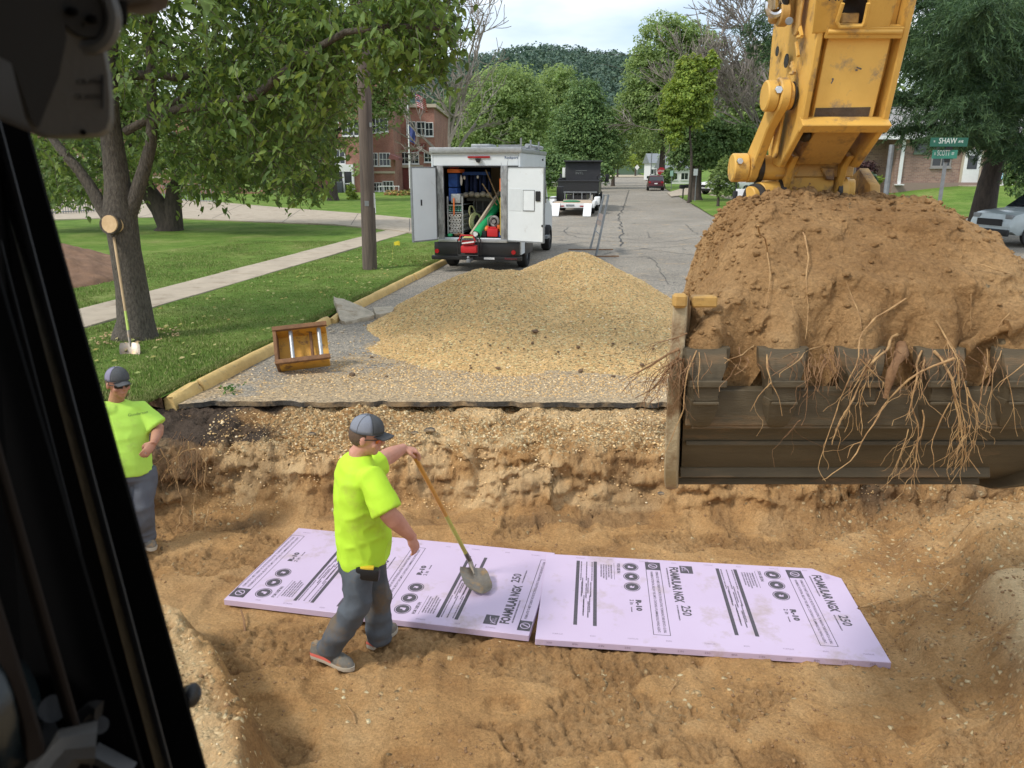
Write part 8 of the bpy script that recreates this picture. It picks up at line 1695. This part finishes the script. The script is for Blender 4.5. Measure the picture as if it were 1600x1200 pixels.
# tree belt at the foot of the hill and along the far street
hedge('wood at the foot of the hill beyond the end of the street', [(x, 300+12*math.sin(x), 7+3*math.sin(x*1.3), 16, 10, 9+2*math.sin(x*.7)) for x in range(-130, 260, 17)], 16000, .95, L_mid, 411, 'woodland', 'woodland')['kind'] = 'stuff'
# ------------------------------------------------------------------ people
def skin(mb, name, m, parent, voxel=.01, it=4, fac=.5, disp=None):
    me = mb.mesh(name+'_raw', None); o = bpy.data.objects.new(name+'_raw', me); COL.objects.link(o)
    md = o.modifiers.new('r', 'REMESH'); md.mode = 'VOXEL'; md.voxel_size = voxel; md.adaptivity = 0
    ms = o.modifiers.new('s', 'SMOOTH'); ms.factor = fac; ms.iterations = it
    dg = bpy.context.evaluated_depsgraph_get(); dg.update(); e = bpy.data.meshes.new_from_object(o.evaluated_get(dg)); bpy.data.objects.remove(o)
    e.name = name; e.materials.clear(); n = len(e.vertices)
    if disp:
        co = np.zeros(n*3); e.vertices.foreach_get('co', co); co = co.reshape(-1, 3); nr = np.zeros(n*3); e.vertex_normals.foreach_get('vector', nr); nr = nr.reshape(-1, 3)
        co = co+nr*disp(co, nr)[:, None]; e.vertices.foreach_set('co', co.ravel()); e.update()
    e.polygons.foreach_set('use_smooth', np.ones(len(e.polygons), bool)); return link(name, e, m, parent)
M_skin = pm('skin', (.56, .285, .20), (.47, .215, .15), 12, .55, .08, 60, spec=.35, bdist=.002)
M_skin2 = pm('tanned_skin', (.44, .225, .145), (.36, .165, .105), 12, .55, .08, 60, spec=.35, bdist=.002)
M_neon = pm('neon_shirt', (.52, .80, .055), (.44, .70, .040), 5, .8, .12, 160, dirt=(.44, .58, .07), dirt_amt=.38, dscale=3.2, bdist=.003, spec=.2)
M_neon2 = pm('neon_shirt_faded', (.50, .80, .12), (.44, .72, .10), 5, .8, .12, 160, dirt=(.40, .56, .12), dirt_amt=.34, dscale=4, bdist=.003, spec=.2)
M_trous = pm('grey_work_trousers', (.105, .120, .138), (.075, .086, .10), 6, .85, .2, 140, dirt=(.15, .115, .08), dirt_amt=.52, dscale=2.6, bdist=.003, spec=.2)
M_trous2 = pm('grey_trousers', (.125, .135, .155), (.095, .10, .118), 6, .85, .2, 140, bdist=.003, spec=.2)
M_capl = pm('cap_mesh_grey', (.24, .26, .31), (.17, .185, .22), 300, .9, .5, 600, bdist=.002); M_capd = pm('cap_charcoal', (.075, .08, .085), None, 60, .9, .2, 200, bdist=.002)
M_capp = pm('cap_mesh_violet', (.26, .245, .34), (.18, .17, .24), 300, .9, .5, 600, bdist=.002)
M_hair = pm('short_hair', (.12, .075, .045), (.07, .042, .026), 80, .8, .6, 220, bdist=.003)
M_shoe = pm('dusty_grey_shoe', (.20, .19, .165), (.13, .12, .10), 18, .85, .3, 90, dirt=(.32, .21, .11), dirt_amt=.5, dscale=14); M_sole = flat('pale_sole', (.52, .47, .38), .8); M_coral = flat('coral_heel', (.75, .17, .13), .7)
M_lens = flat('orange_lens', (.55, .12, .015), .12)
def frame(h, up=Vector((0, 0, 1))):
    h = Vector(h).normalized(); r_ = h.cross(up).normalized(); u = r_.cross(h).normalized(); return h, r_, u   # forward, right, up
def ering(c, h, r_, a_lat, f_fwd, f_back, n=28, ex=2.3, tilt=0.0):
    out = []
    for k in range(n):
        A = 2*math.pi*k/n; ca, sa = math.cos(A), math.sin(A); x = math.copysign(abs(ca)**(2/ex), ca)*a_lat; y = math.copysign(abs(sa)**(2/ex), sa)*(f_fwd if sa > 0 else f_back)
        out.append(c+r_*x+h*y+Vector((0, 0, tilt*y)))
    return out
def hand(b, w, d, palm_n, side, curl=.6, grip=None, s=1.0):
    """w wrist, d direction of the palm, palm_n out of the palm, side: thumb side vector"""
    d = d.normalized(); t_ = (side-d*side.dot(d)).normalized(); n = d.cross(t_); n = n if n.dot(palm_n) > 0 else -n
    c = w+d*.048*s; b.ell(c, (.040*s, .018*s, .052*s), 12, 8, Matrix((t_, n, d)).transposed()); b.ell(w+d*.08*s, (.041*s, .015*s, .02*s), 12, 6, Matrix((t_, n, d)).transposed())
    for i, (off, ln) in enumerate(((.029, .072), (.010, .080), (-.009, .074), (-.027, .058))):
        p = w+d*.086*s+t_*off*s; q = [w+d*.05*s+t_*off*.8*s, p]; dd = d.copy(); L_ = ln*s
        for j, f_ in enumerate((.42, .32, .26)):
            a = curl*(.55, 1.0, .8)[j]*(1+.08*i); dd = (dd*math.cos(a)+n*math.sin(a)).normalized(); n2 = (n*math.cos(a)-d*math.sin(a)) ; q.append(q[-1]+dd*L_*f_)
        b.tube(q, [.010*s, .0100*s, .0095*s, .0088*s, .0072*s], 8)
    th = [w+d*.015*s+t_*.022*s, w+d*.045*s+t_*.047*s+n*.012*s, w+d*.070*s+t_*.050*s+n*.026*s, w+d*.088*s+t_*.036*s+n*.036*s]
    b.tube(th, [.014*s, .0125*s, .011*s, .0085*s], 8)
def head(b, c, h, s=1.0):
    h, r_, u = frame(h); M3 = Matrix((r_, h, u)).transposed()
    b.ell(c+u*.02*s-h*.012*s, (.077*s, .096*s, .098*s), 18, 12, M3); b.ell(c-u*.045*s+h*.022*s, (.062*s, .070*s, .068*s), 16, 10, M3); b.ell(c-u*.088*s+h*.058*s, (.032*s, .026*s, .022*s), 12, 8, M3)
    b.ell(c+u*.018*s+h*.075*s, (.055*s, .020*s, .014*s), 12, 6, M3)
    b.tube([c+u*.010*s+h*.082*s, c-u*.022*s+h*.106*s, c-u*.034*s+h*.094*s], [.010*s, .0145*s, .013*s], 8)
    b.ell(c-u*.058*s+h*.086*s, (.026*s, .010*s, .007*s), 10, 6, M3); b.ell(c-u*.069*s+h*.083*s, (.023*s, .011*s, .007*s), 10, 6, M3)
    for sg in (-1, 1): b.ell(c+r_*sg*.080*s-h*.012*s-u*.010*s, (.010*s, .020*s, .031*s), 10, 8, M3); b.ell(c+r_*sg*.045*s-u*.03*s+h*.058*s, (.026*s, .022*s, .026*s), 10, 8, M3)
def shoe(parent, heel, toe, m=None, heelm=None, lift=0.0, s=1.0):
    f = (toe-heel); L_ = f.length; f.normalize(); r_ = f.cross(Vector((0, 0, 1))).normalized(); base = heel.copy()
    outl = [(-.0, .030), (.04, .038), (.15, .036), (.35, .034), (.55, .042), (.72, .050), (.86, .045), (.96, .028), (1.0, .008)]
    def ringz(z, k, kk=1.0, l0=0.0, l1=1.0):
        pts = [base+f*(L_*(l0+(l1-l0)*a))+r_*(w_*k)+Vector((0, 0, z+lift*(1-a))) for a, w_ in outl]+[base+f*(L_*(l0+(l1-l0)*a))-r_*(w_*k)+Vector((0, 0, z+lift*(1-a))) for a, w_ in outl[::-1]]
        return pts
    b = MB(); b.loft([ringz(-.002, .98), ringz(.014, 1.08), ringz(.030, 1.06)]); so = b.build('shoe_sole', M_sole, parent, smooth=50)
    b = MB()
    rg_ = [ringz(.028, 1.0, 1, .01, .99), ringz(.055, 1.02, 1, .0, .96), ringz(.078, .85, 1, .01, .80), ringz(.10, .72, 1, .02, .52), ringz(.118, .68, 1, .03, .42)]
    b.loft(rg_); o = b.build('shoe', m or M_shoe, parent, smooth=60)
    b = MB()
    for k in range(4): p = base+f*L_*(.48+.06*k)+Vector((0, 0, .10-.012*k+lift*.5)); b.tube([p-r_*.022, p+Vector((0, 0, .006)), p+r_*.022], .0035, 5)
    b.build('laces', M_sole, o)
    if heelm: b = MB(); b.loft([[base+f*(L_*a)+r_*(w_*1.09*sg)+Vector((0, 0, z_+lift*(1-a))) for z_ in (.026, .050)] for sg in (1,) for a, w_ in outl[:5]][::-1]+[[base+f*(L_*a)-r_*(w_*1.09)+Vector((0, 0, z_+lift*(1-a))) for z_ in (.026, .050)] for a, w_ in outl[:5]], closed=False, cap=False); b.build('heel_band', heelm, o, smooth=60)
def cap_(parent, c, h, s, mfront, mback, tilt=-.02):
    h, r_, u = frame(h); u2 = (u+h*tilt).normalized(); h2 = (h-u*tilt).normalized(); c0 = c+u*.041*s; N_ = 28; Mr = 9
    def pt(A, ph): rx, ry, rz = .088*s, (.104 if math.sin(A) > 0 else .103)*s, .098*s; return c0+r_*(rx*math.cos(A)*math.cos(ph)**.82)+h2*(ry*math.sin(A)*math.cos(ph)**.82-.004*s)+u2*(rz*math.sin(ph)**.92)
    for nm, a0, a1, m in (('cap_front', 25, 155, mfront), ('cap_back', 155, 385, mback)):
        b = MB(); n = 14 if nm == 'cap_front' else 20
        outer = [[pt(R(a0+(a1-a0)*k/n), R(88*j/Mr)) for k in range(n+1)] for j in range(Mr+1)]; b.loft(outer, closed=False, cap=False); o_ = b.build(nm, m, parent, smooth=70)
        sm = o_.modifiers.new('t', 'SOLIDIFY'); sm.thickness = .003
    b = MB()
    for a in (25, 155, 90, 210, 270, 330): b.tube([pt(R(a), R(88*j/Mr))+u2*.0006 for j in range(Mr+1)], .0016, 5)
    b.tube([pt(R(a), 0) for a in range(0, 361, 12)], .0028, 5); b.ell(c0+u2*.0985*s, (.007, .007, .004), 8, 5); b.build('cap_seam', M_capd, parent)
    b = MB(); rows = []
    for j in range(7):
        k = j/6; rows.append([c0+r_*(.074*s*math.sin(R(a))*(1-.10*k))+h2*(.086*s*math.cos(R(a))*.98+.078*s*k*(math.cos(R(a*.9))**.6))+u2*(.004*s-.026*s*(abs(math.sin(R(a)))**1.8)*(1+.4*k)-.012*s*k) for a in range(-62, 63, 8)])
    b.loft(rows, closed=False, cap=False); o_ = b.build('cap_brim', mfront, parent, smooth=70); sm = o_.modifiers.new('t', 'SOLIDIFY'); sm.thickness = .004
def glasses(parent, c, h, s, lens, frm):
    h, r_, u = frame(h); b = MB(); rows = []
    for sg in (-1, 1):
        rows = [[c+r_*(sg*(.008+.056*k)*s)+h*((.094-.030*k**2.2)*s)+u*(z_*s*(1-.25*k)+.002) for k in (0, .25, .5, .75, 1)] for z_ in (.013, .0, -.018)]; b.loft(rows, closed=False, cap=False)
    o = b.build('sunglasses_lens', lens, parent, smooth=70); sm = o.modifiers.new('t', 'SOLIDIFY'); sm.thickness = .002
    b = MB()
    for sg in (-1, 1): b.tube([c+r_*sg*.008*s+h*.096*s+u*.015*s, c+r_*sg*.04*s+h*.091*s+u*.016*s, c+r_*sg*.068*s+h*.066*s+u*.012*s, c+r_*sg*.082*s+h*.0*s+u*.006*s, c+r_*sg*.082*s-h*.03*s-u*.004*s], .0032, 6)
    b.tube([c-r_*.010*s+h*.097*s+u*.012*s, c+r_*.010*s+h*.097*s+u*.012*s], .003, 6); b.build('sunglasses_frame', frm, parent)

def person(label, J, mats, s=1.0, group=None, belly=1.0, arm=1.0):
    """J: joints in world space"""
    t = thing('person', label, 'person', J['ground'], world=True, group=group)
    h, r_, u = frame(J['h']); hs, rs, us = frame(J.get('hs', J['h'])); P_, Cc, Nk, Hd = J['pelvis'], J['chest'], J['neck'], J['head']
    # body: skin surface, one continuous mesh
    b = MB(); head(b, Hd, J['hh'], s*1.06); b.tube([Hd-Vector((0, 0, .05)), Nk+Vector((0, 0, .01)), Nk-Vector((0, 0, .10))], [.060*s, .066*s, .085*s], 14)
    b.loft([ering(Cc+Vector((0, 0, z)), hs, rs, a, f, bk, 20) for z, a, f, bk in ((.12, .07, .045, .05), (.06, .12, .05, .06), (-.1, .12, .07, .07))]); b.loft([ering(P_.lerp(Cc, k), h, r_, .12, .08, .08, 20) for k in (0, .5, 1)])
    for sd in 'RL':
        S_, E_, W_, = J['sh'+sd], J['el'+sd], J['wr'+sd]; b.tube([Cc+(S_-Cc)*.55-Vector((0, 0, .02)), S_, S_.lerp(E_, .5), E_, E_.lerp(W_, .28), E_.lerp(W_, .65), W_, W_+(W_-E_).normalized()*.02], [.05*s, .055*s*arm, .058*s*arm, .050*s*arm, .052*s*arm, .042*s*arm, .031*s*arm, .029*s*arm], 14)
        hand(b, W_, *J['hand'+sd][:3], curl=J['hand'+sd][3], s=1.05*s*(.5+.5*arm))
        H_, K_, A_ = J['hip'+sd], J['kn'+sd], J['an'+sd]; b.tube([P_, H_, K_, A_], [.08*s, .08*s, .055*s, .04*s], 12)
    body = skin(b, 'body', mats['skin'], t, .0062, 3, .5)
    hh, hr, hu = frame(J['hh'])
    b = MB(); M3 = Matrix((hr, hh, hu)).transposed(); b.ell(Hd+hu*.012*s-hh*.020*s, (.0865*s, .100*s, .095*s), 24, 16, M3)
    cut = MB(); cut.v = b.v; keep = []
    for f in b.f:
        c0 = sum((Vector(b.v[i]) for i in f), Vector())/len(f)-Hd; fwd, up_ = c0.dot(hh), c0.dot(hu)
        if fwd < .012 and up_ > -.055+max(0, fwd+.05)*1.0 : keep.append(f)
    cut.f = keep; cut.mi = [0]*len(keep); cut.build('hair', M_hair, t, smooth=70)
    # shirt
    b = MB(); hem = P_+Vector((0, 0, J.get('hem', -.05)))
    secs = [(0.0, .178, .165*belly, .145, 0), (.18, .182, .185*belly, .140, 0), (.42, .180, .180*belly, .135, .0), (.66, .190, .150*belly, .135, .0), (.84, .205, .120, .130, 0), (.95, .180, .100, .115, 0), (1.02, .115, .080, .09, 0), (1.06, .078, .072, .072, 0)]
    rings = []
    for k, a, f, bk, _ in secs:
        if k <= .66: c = hem.lerp(Cc, k/.66)
        else: c = Cc.lerp(Nk+Vector((0, 0, .0)), (k-.66)/.40)
        bk = bk*(1+.45*(belly-1)); a = a*(1+.35*(belly-1)); w_ = min(1, k/.66); hx_ = (h*(1-w_)+hs*w_).normalized(); rx_ = (r_*(1-w_)+rs*w_).normalized(); rings.append(ering(c, hx_, rx_, a*s, f*s, bk*s, 32, 2.25))
    b.loft(rings)
    for sd in 'RL':
        S_, E_ = J['sh'+sd], J['el'+sd]; d = (E_-S_).normalized(); e = S_+d*J.get('sleeve'+sd, J.get('sleeve', .20))*s; b.tube([Cc.lerp(S_, .45)+Vector((0, 0, .05)), S_+Vector((0, 0, .004)), S_.lerp(e, .5), e], [.092*s, .092*s, .098*s, .104*s], 18, flat=.92)
    def wr(co, nr):
        x, y, z = co[:, 0], co[:, 1], co[:, 2]; q = np.stack([x*.9+z*.35, y*.9, z*1.15-x*.3], -1)
        low = np.clip((float(Cc.z)-z)/.45, 0, 1); side_ = .6+.4*vn3(x*2, y*2, z*2, 3)
        return (.015*(1-2*np.abs(vn3(q[:, 0]*5.5, q[:, 1]*5.5, q[:, 2]*4.2, 611)))*(.35+.8*low)+.010*(1-2*np.abs(vn3(q[:, 0]*12, q[:, 1]*12, q[:, 2]*8, 612)))*(.4+.6*low)+.003*vn3(x*7, y*7, z*18, 613))*side_
    sh = skin(b, 'shirt', mats['shirt'], t, .0095, 5, .5, wr)
    # trousers
    b = MB(); b.loft([ering(P_+Vector((0, 0, z)), h, r_, a*s, f*s, f*s, 24) for z, a, f in ((.10, .160, .125), (.02, .170, .135), (-.08, .165, .135), (-.13, .12, .10))])
    for sd in 'RL':
        H_, K_, A_ = J['hip'+sd], J['kn'+sd], J['an'+sd]
        b.tube([H_+Vector((0, 0, .05)), H_, H_.lerp(K_, .45), K_, K_.lerp(A_, .35), K_.lerp(A_, .8), A_+(A_-K_).normalized()*.0], [.105*s, .114*s, .104*s, .088*s, .084*s, .080*s, .088*s], 18)
    def wt(co, nr):
        x, y, z = co[:, 0], co[:, 1], co[:, 2]; low = np.clip((float(P_.z)-.45-z)/.4, 0, 1)
        return .014*(1-2*np.abs(vn3(x*7+z*2, y*7, z*5-x*2, 621)))+.004*(1-2*np.abs(vn3(x*14, y*14, z*11, 622)))+low*.013*(1-2*np.abs(vn3(x*4, y*4, z*17, 623)))
    skin(b, 'trousers', mats['trousers'], t, .010, 4, .5, wt)
    for sd in 'RL': shoe(t, J['heel'+sd], J['toe'+sd], heelm=M_coral if J.get('coral') else None, s=s)
    cap_(t, Hd, J['hh'], s*1.07, M_capd, mats['cap']); glasses(t, Hd, J['hh'], s*1.07, mats['lens'], M_black)
    return t
GZ = -.84
def gp(x, y): p = onz(x, y, GZ); p.z = GZ+.012; return p
V3 = Vector
P_ = at(561, 866, 4.74); hd = (math.cos(R(14)), math.sin(R(14)), 0)
J1 = dict(ground=V3((P_.x, 4.72, GZ)), h=hd, hs=(math.cos(R(24)), math.sin(R(24)), 0), hh=(math.cos(R(2)), math.sin(R(2)), -.20), pelvis=P_, chest=at(557, 768, 4.72), neck=at(561, 709, 4.71), head=at(573, 682, 4.70),
          shR=at(581, 749, 4.53), elR=at(607, 803, 4.45), wrR=at(640, 836, 4.52), handR=(at(652, 862, 4.55)-at(640, 836, 4.52), V3((-.75, .2, -.2)), V3((.45, .85, .1)), .42),
          shL=at(580, 733, 4.90), elL=at(600, 716, 5.08), wrL=at(629, 701, 5.28), handL=(V3((.8, .35, -.25)), V3((.1, -.25, -1)), V3((-.2, -.9, .1)), 1.05),
          hipR=P_+V3((.02, -.09, -.06)), knR=at(556, 948, 4.60), anR=at(512, 1016, 4.66), hipL=P_+V3((.03, .10, -.06)), knL=at(592, 940, 4.86), anL=at(592, 1000, 4.86), hem=-.035, coral=True, sleeve=.225, sleeveL=.09)
J1['heelR'], J1['toeR'] = gp(490, 1026), gp(553, 1050); J1['heelL'], J1['toeL'] = gp(578, 1016), gp(619, 984)
W1 = person('worker in a neon yellow shirt striding over the foam panels with a shovel', J1, dict(skin=M_skin, shirt=M_neon, trousers=M_trous, cap=M_capl, lens=M_lens), 1.0, belly=1.14, arm=1.18)
b = MB(); q = P_+V3((.09, -.185, -.04)); b.box(q, (.16, .055, .09), Matrix.Rotation(R(8), 3, 'Y'), .02); o = b.build('belt_pouch', M_black, W1); b = MB(); b.box(q+V3((0, -.006, .043)), (.09, .035, .022), None, .007); b.build('yellow_tape', flat('yellow_tape', (.65, .45, .03)), o)
# the shovel he holds
ntop = at(643, 704, 5.33); nk = at(734, 876, 5.74); D_ = (at(752, 920, 5.47)-at(737, 876, 5.72)).normalized()
sp1 = spade('long shovel with an orange handle held upright on the foam panel by the worker', ntop+(ntop-nk).normalized()*.03, nk, D_, V3((.95, .10, -.12)).normalized(), V3((0, -.75, .66)), .27, .235, M_ash, M_ygrip, .55)
# second worker behind the cab pillar
P2 = at(204, 732, 6.34); h2 = V3((.42, -.90, 0))
J2 = dict(ground=V3((P2.x, 6.3, -.83)), h=h2, hs=V3((.50, -.86, 0)), hh=V3((.80, -.58, -.10)), pelvis=P2, chest=at(196, 660, 6.36), neck=at(182, 627, 6.37), head=at(184, 599, 6.33),
          shL=at(219, 641, 6.44), elL=at(248, 670, 6.42), wrL=at(240, 692, 6.25), handL=(at(229, 706, 6.20)-at(240, 692, 6.25), V3((-.3, .9, -.1)), V3((-.75, -.2, .6)), .5),
          shR=at(160, 641, 6.28), elR=at(148, 690, 6.26), wrR=at(154, 730, 6.16), handR=(V3((.1, -.1, -1)), V3((1, .2, 0)), V3((.1, -1, 0)), .4),
          hipL=P2+V3((.09, .04, -.06)), knL=at(222, 790, 6.30), anL=at(226, 842, 6.34), hipR=P2+V3((-.09, -.05, -.06)), knR=at(184, 790, 6.20), anR=at(182, 845, 6.20), hem=-.03)
def gp2(x, y): p = onz(x, y, -.83); p.z = -.82; return p
J2['heelL'], J2['toeL'] = gp2(222, 846), gp2(241, 862); J2['heelR'], J2['toeR'] = gp2(176, 850), gp2(190, 872)
W2_ = person('worker in a faded lime shirt and sunglasses standing hand on hip beside the cab pillar', J2, dict(skin=M_skin2, shirt=M_neon2, trousers=M_trous2, cap=M_capp, lens=M_black), .97, belly=.92)
hs_, rs_, us_ = frame(J2['hs']); q = J2['chest']+hs_*.152*.97-rs_*.02+Vector((0, 0, .085)); b = MB()
v_, f_ = textpoly('Gunderson', .026, .0003); b.add([q-rs_*p[0]+Vector((0, 0, p[1]))-hs_*(.9*p[0]**2) for p in v_], f_); o = b.build('shirt_print', flat('dark_print', (.07, .12, .05), .8), W2_, smooth=None)
b = MB(); c_ = J2['wrL']+(J2['handL'][0]).normalized()*.10; 
b.torus(c_+V3((.0, -.012, 0)), J2['handL'][0], .0105, .002, 12, 5); b.build('ring', M_chrome, W2_)

# roots and torn fibres in the trench wall, left end
rg = random.Random(55)
def wallroot(label, pix, r0, Yoff=0.0, side=3, seed=0, m=None):
    b = MB(); pts = []
    for (x, y) in pix:
        Y_ = 6.9
        for _ in range(12):   # march to the soil surface
            p = at(x, y, Y_); hz = float(Hgt(np.array([p.x]), np.array([p.y]), False)[0]); 
            if p.z < hz+.03: Y_ -= .05
            else: break
        pts.append(at(x, y, Y_-.03-Yoff))
    out = []; rr_ = random.Random(seed)
    for a, c in zip(pts[:-1], pts[1:]):
        for i in range(4): out.append(a.lerp(c, i/4)+Vector([rr_.gauss(0, .006) for _ in range(3)]))
    out.append(pts[-1]); N_ = len(out); b.tube(out, [r0*(1-.6*i/(N_-1)) for i in range(N_)], 5)
    for _ in range(side):
        i = rr_.randrange(2, N_-1); q = [out[i]]; dd = Vector((rr_.gauss(0, .6), -.2, -.7)).normalized()
        for s_ in range(5): q.append(q[-1]+dd*.03); dd = (dd+Vector((rr_.gauss(0, .4), rr_.gauss(0, .2), -.1))).normalized()
        b.tube(q, r0*.35, 3, cap=False)
    return tag(b.build('root', m or M_root, smooth=60), label, 'root', 'roots poking from the left end of the dig')
for i, (pix, lb) in enumerate([([(250, 700), (262, 722), (262, 748)], 'curved thin root beside the hip of the worker behind the pillar'), ([(282, 698), (274, 735), (278, 765), (285, 782)], 'thin root hanging straight down right of the worker behind the pillar'), ([(306, 720), (309, 755), (303, 790), (302, 830)], 'longest pale root hanging down the left wall of the dig'),
                               ([(305, 700), (285, 705), (270, 722), (258, 738)], 'root fanning down left from the torn bank'), ([(286, 790), (280, 812), (272, 832)], 'short root low on the left wall above the dig floor'), ([(296, 690), (300, 730), (306, 750)], 'root in the middle of the torn bank cluster'), ([(318, 700), (322, 735), (318, 760)], 'root at the right of the torn bank cluster'), ([(326, 795), (322, 815), (320, 830)], 'tiny root stub low on the wall left of the foam panel')]):
    wallroot(lb, pix, .0065, side=5, seed=i)
b = MB(); rr_ = random.Random(8)
for i in range(150):
    x, y = rr_.gauss(292, 26), rr_.gauss(712, 16); Y_ = 6.9
    for _ in range(10):
        p = at(x, y, Y_); hz = float(Hgt(np.array([p.x]), np.array([p.y]), False)[0])
        if p.z < hz+.02: Y_ -= .06
        else: break
    q = [at(x, y, Y_-.02)]; dd = Vector((rr_.gauss(0, .5), -.3, -.7)).normalized()
    for s_ in range(rr_.randint(3, 6)): q.append(q[-1]+dd*.022); dd = (dd+Vector((rr_.gauss(0, .4), rr_.gauss(0, .2), -.15))).normalized()
    b.tube(q, [.003]+[.0018]*(len(q)-1), 3, cap=False)
b.build('root_fibres', M_root2, smooth=None, kind='stuff')
for i, (p0, p1, lb) in enumerate([((1345, 942), (1395, 932), 'pale straight twig right of the broken corner of the panel'), ((1460, 945), (1490, 920), 'thin twig on the right bank of the dig'), ((1046, 1078), (1060, 1052), 'small pale root tuft below the panels'), ((396, 1120), (400, 1095), 'short dark twig on the dig floor at the lower left'), ((555, 1125), (541, 1095), 'fine curled root on the dig floor below the striding worker')]):
    a, c = onz(*p0, -.80), onz(*p1, -.80)
    a.z = float(Hgt(np.array([a.x]), np.array([a.y]))[0])+.006; c.z = float(Hgt(np.array([c.x]), np.array([c.y]))[0])+.012; b = MB(); m_ = (a+c)/2+Vector((.01, 0, .012)); b.tube([a, m_, c], [.004, .004, .002], 5); tag(b.build('twig', M_root), lb, 'twig', 'twigs lying in the dig')
# pieces that stand apart become objects of their own
def split_loose(o):
    me = o.data; n = len(me.vertices); par = list(range(n))
    def fd(a):
        while par[a] != a: par[a] = par[par[a]]; a = par[a]
        return a
    for e in me.edges: a, c = fd(e.vertices[0]), fd(e.vertices[1]); par[a] = c
    gr = {}
    for i in range(n): gr.setdefault(fd(i), []).append(i)
    if len(gr) < 2 or len(gr) > 60: return
    nm = o.name.split('.')[0]
    for idx in list(gr.values())[1:]:
        keep = set(idx); bm = bmesh.new(); bm.from_mesh(me); bm.verts.ensure_lookup_table(); bmesh.ops.delete(bm, geom=[v for v in bm.verts if v.index not in keep], context='VERTS')
        m2 = me.copy(); bm.to_mesh(m2); bm.free(); c = o.copy(); c.data = m2; COL.objects.link(c)
        for ch in (): pass
    keep = set(list(gr.values())[0]); m3 = me.copy(); bm = bmesh.new(); bm.from_mesh(m3); bm.verts.ensure_lookup_table(); bmesh.ops.delete(bm, geom=[v for v in bm.verts if v.index not in keep], context='VERTS'); bm.to_mesh(m3); bm.free(); o.data = m3
SPLIT = {'seal_ring', 'bucket_lug', 'shelf_upright', 'glove', 'wedge_lug', 'bolt', 'logo_detail', 'blue_bin', 'shelf_board', 'sack', 'hanging_coat', 'cheek_hole', 'underside_hole', 'scratch', 'bottle_crate', 'cord_bundle', 'timber', 'swivel_slot', 'latch_bolt', 'tooth_lip', 'cab_window', 'star', 'joint', 'brick_panel', 'laces', 'sunglasses_lens', 'tail_light', 'stone_band', 'hose_coil', 'bucket_rim', 'crack_seal'}
for o in list(bpy.data.objects):
    if o.type == 'MESH' and o.name.split('.')[0] in SPLIT and not (o.name.split('.')[0] == 'crack_seal'): split_loose(o)
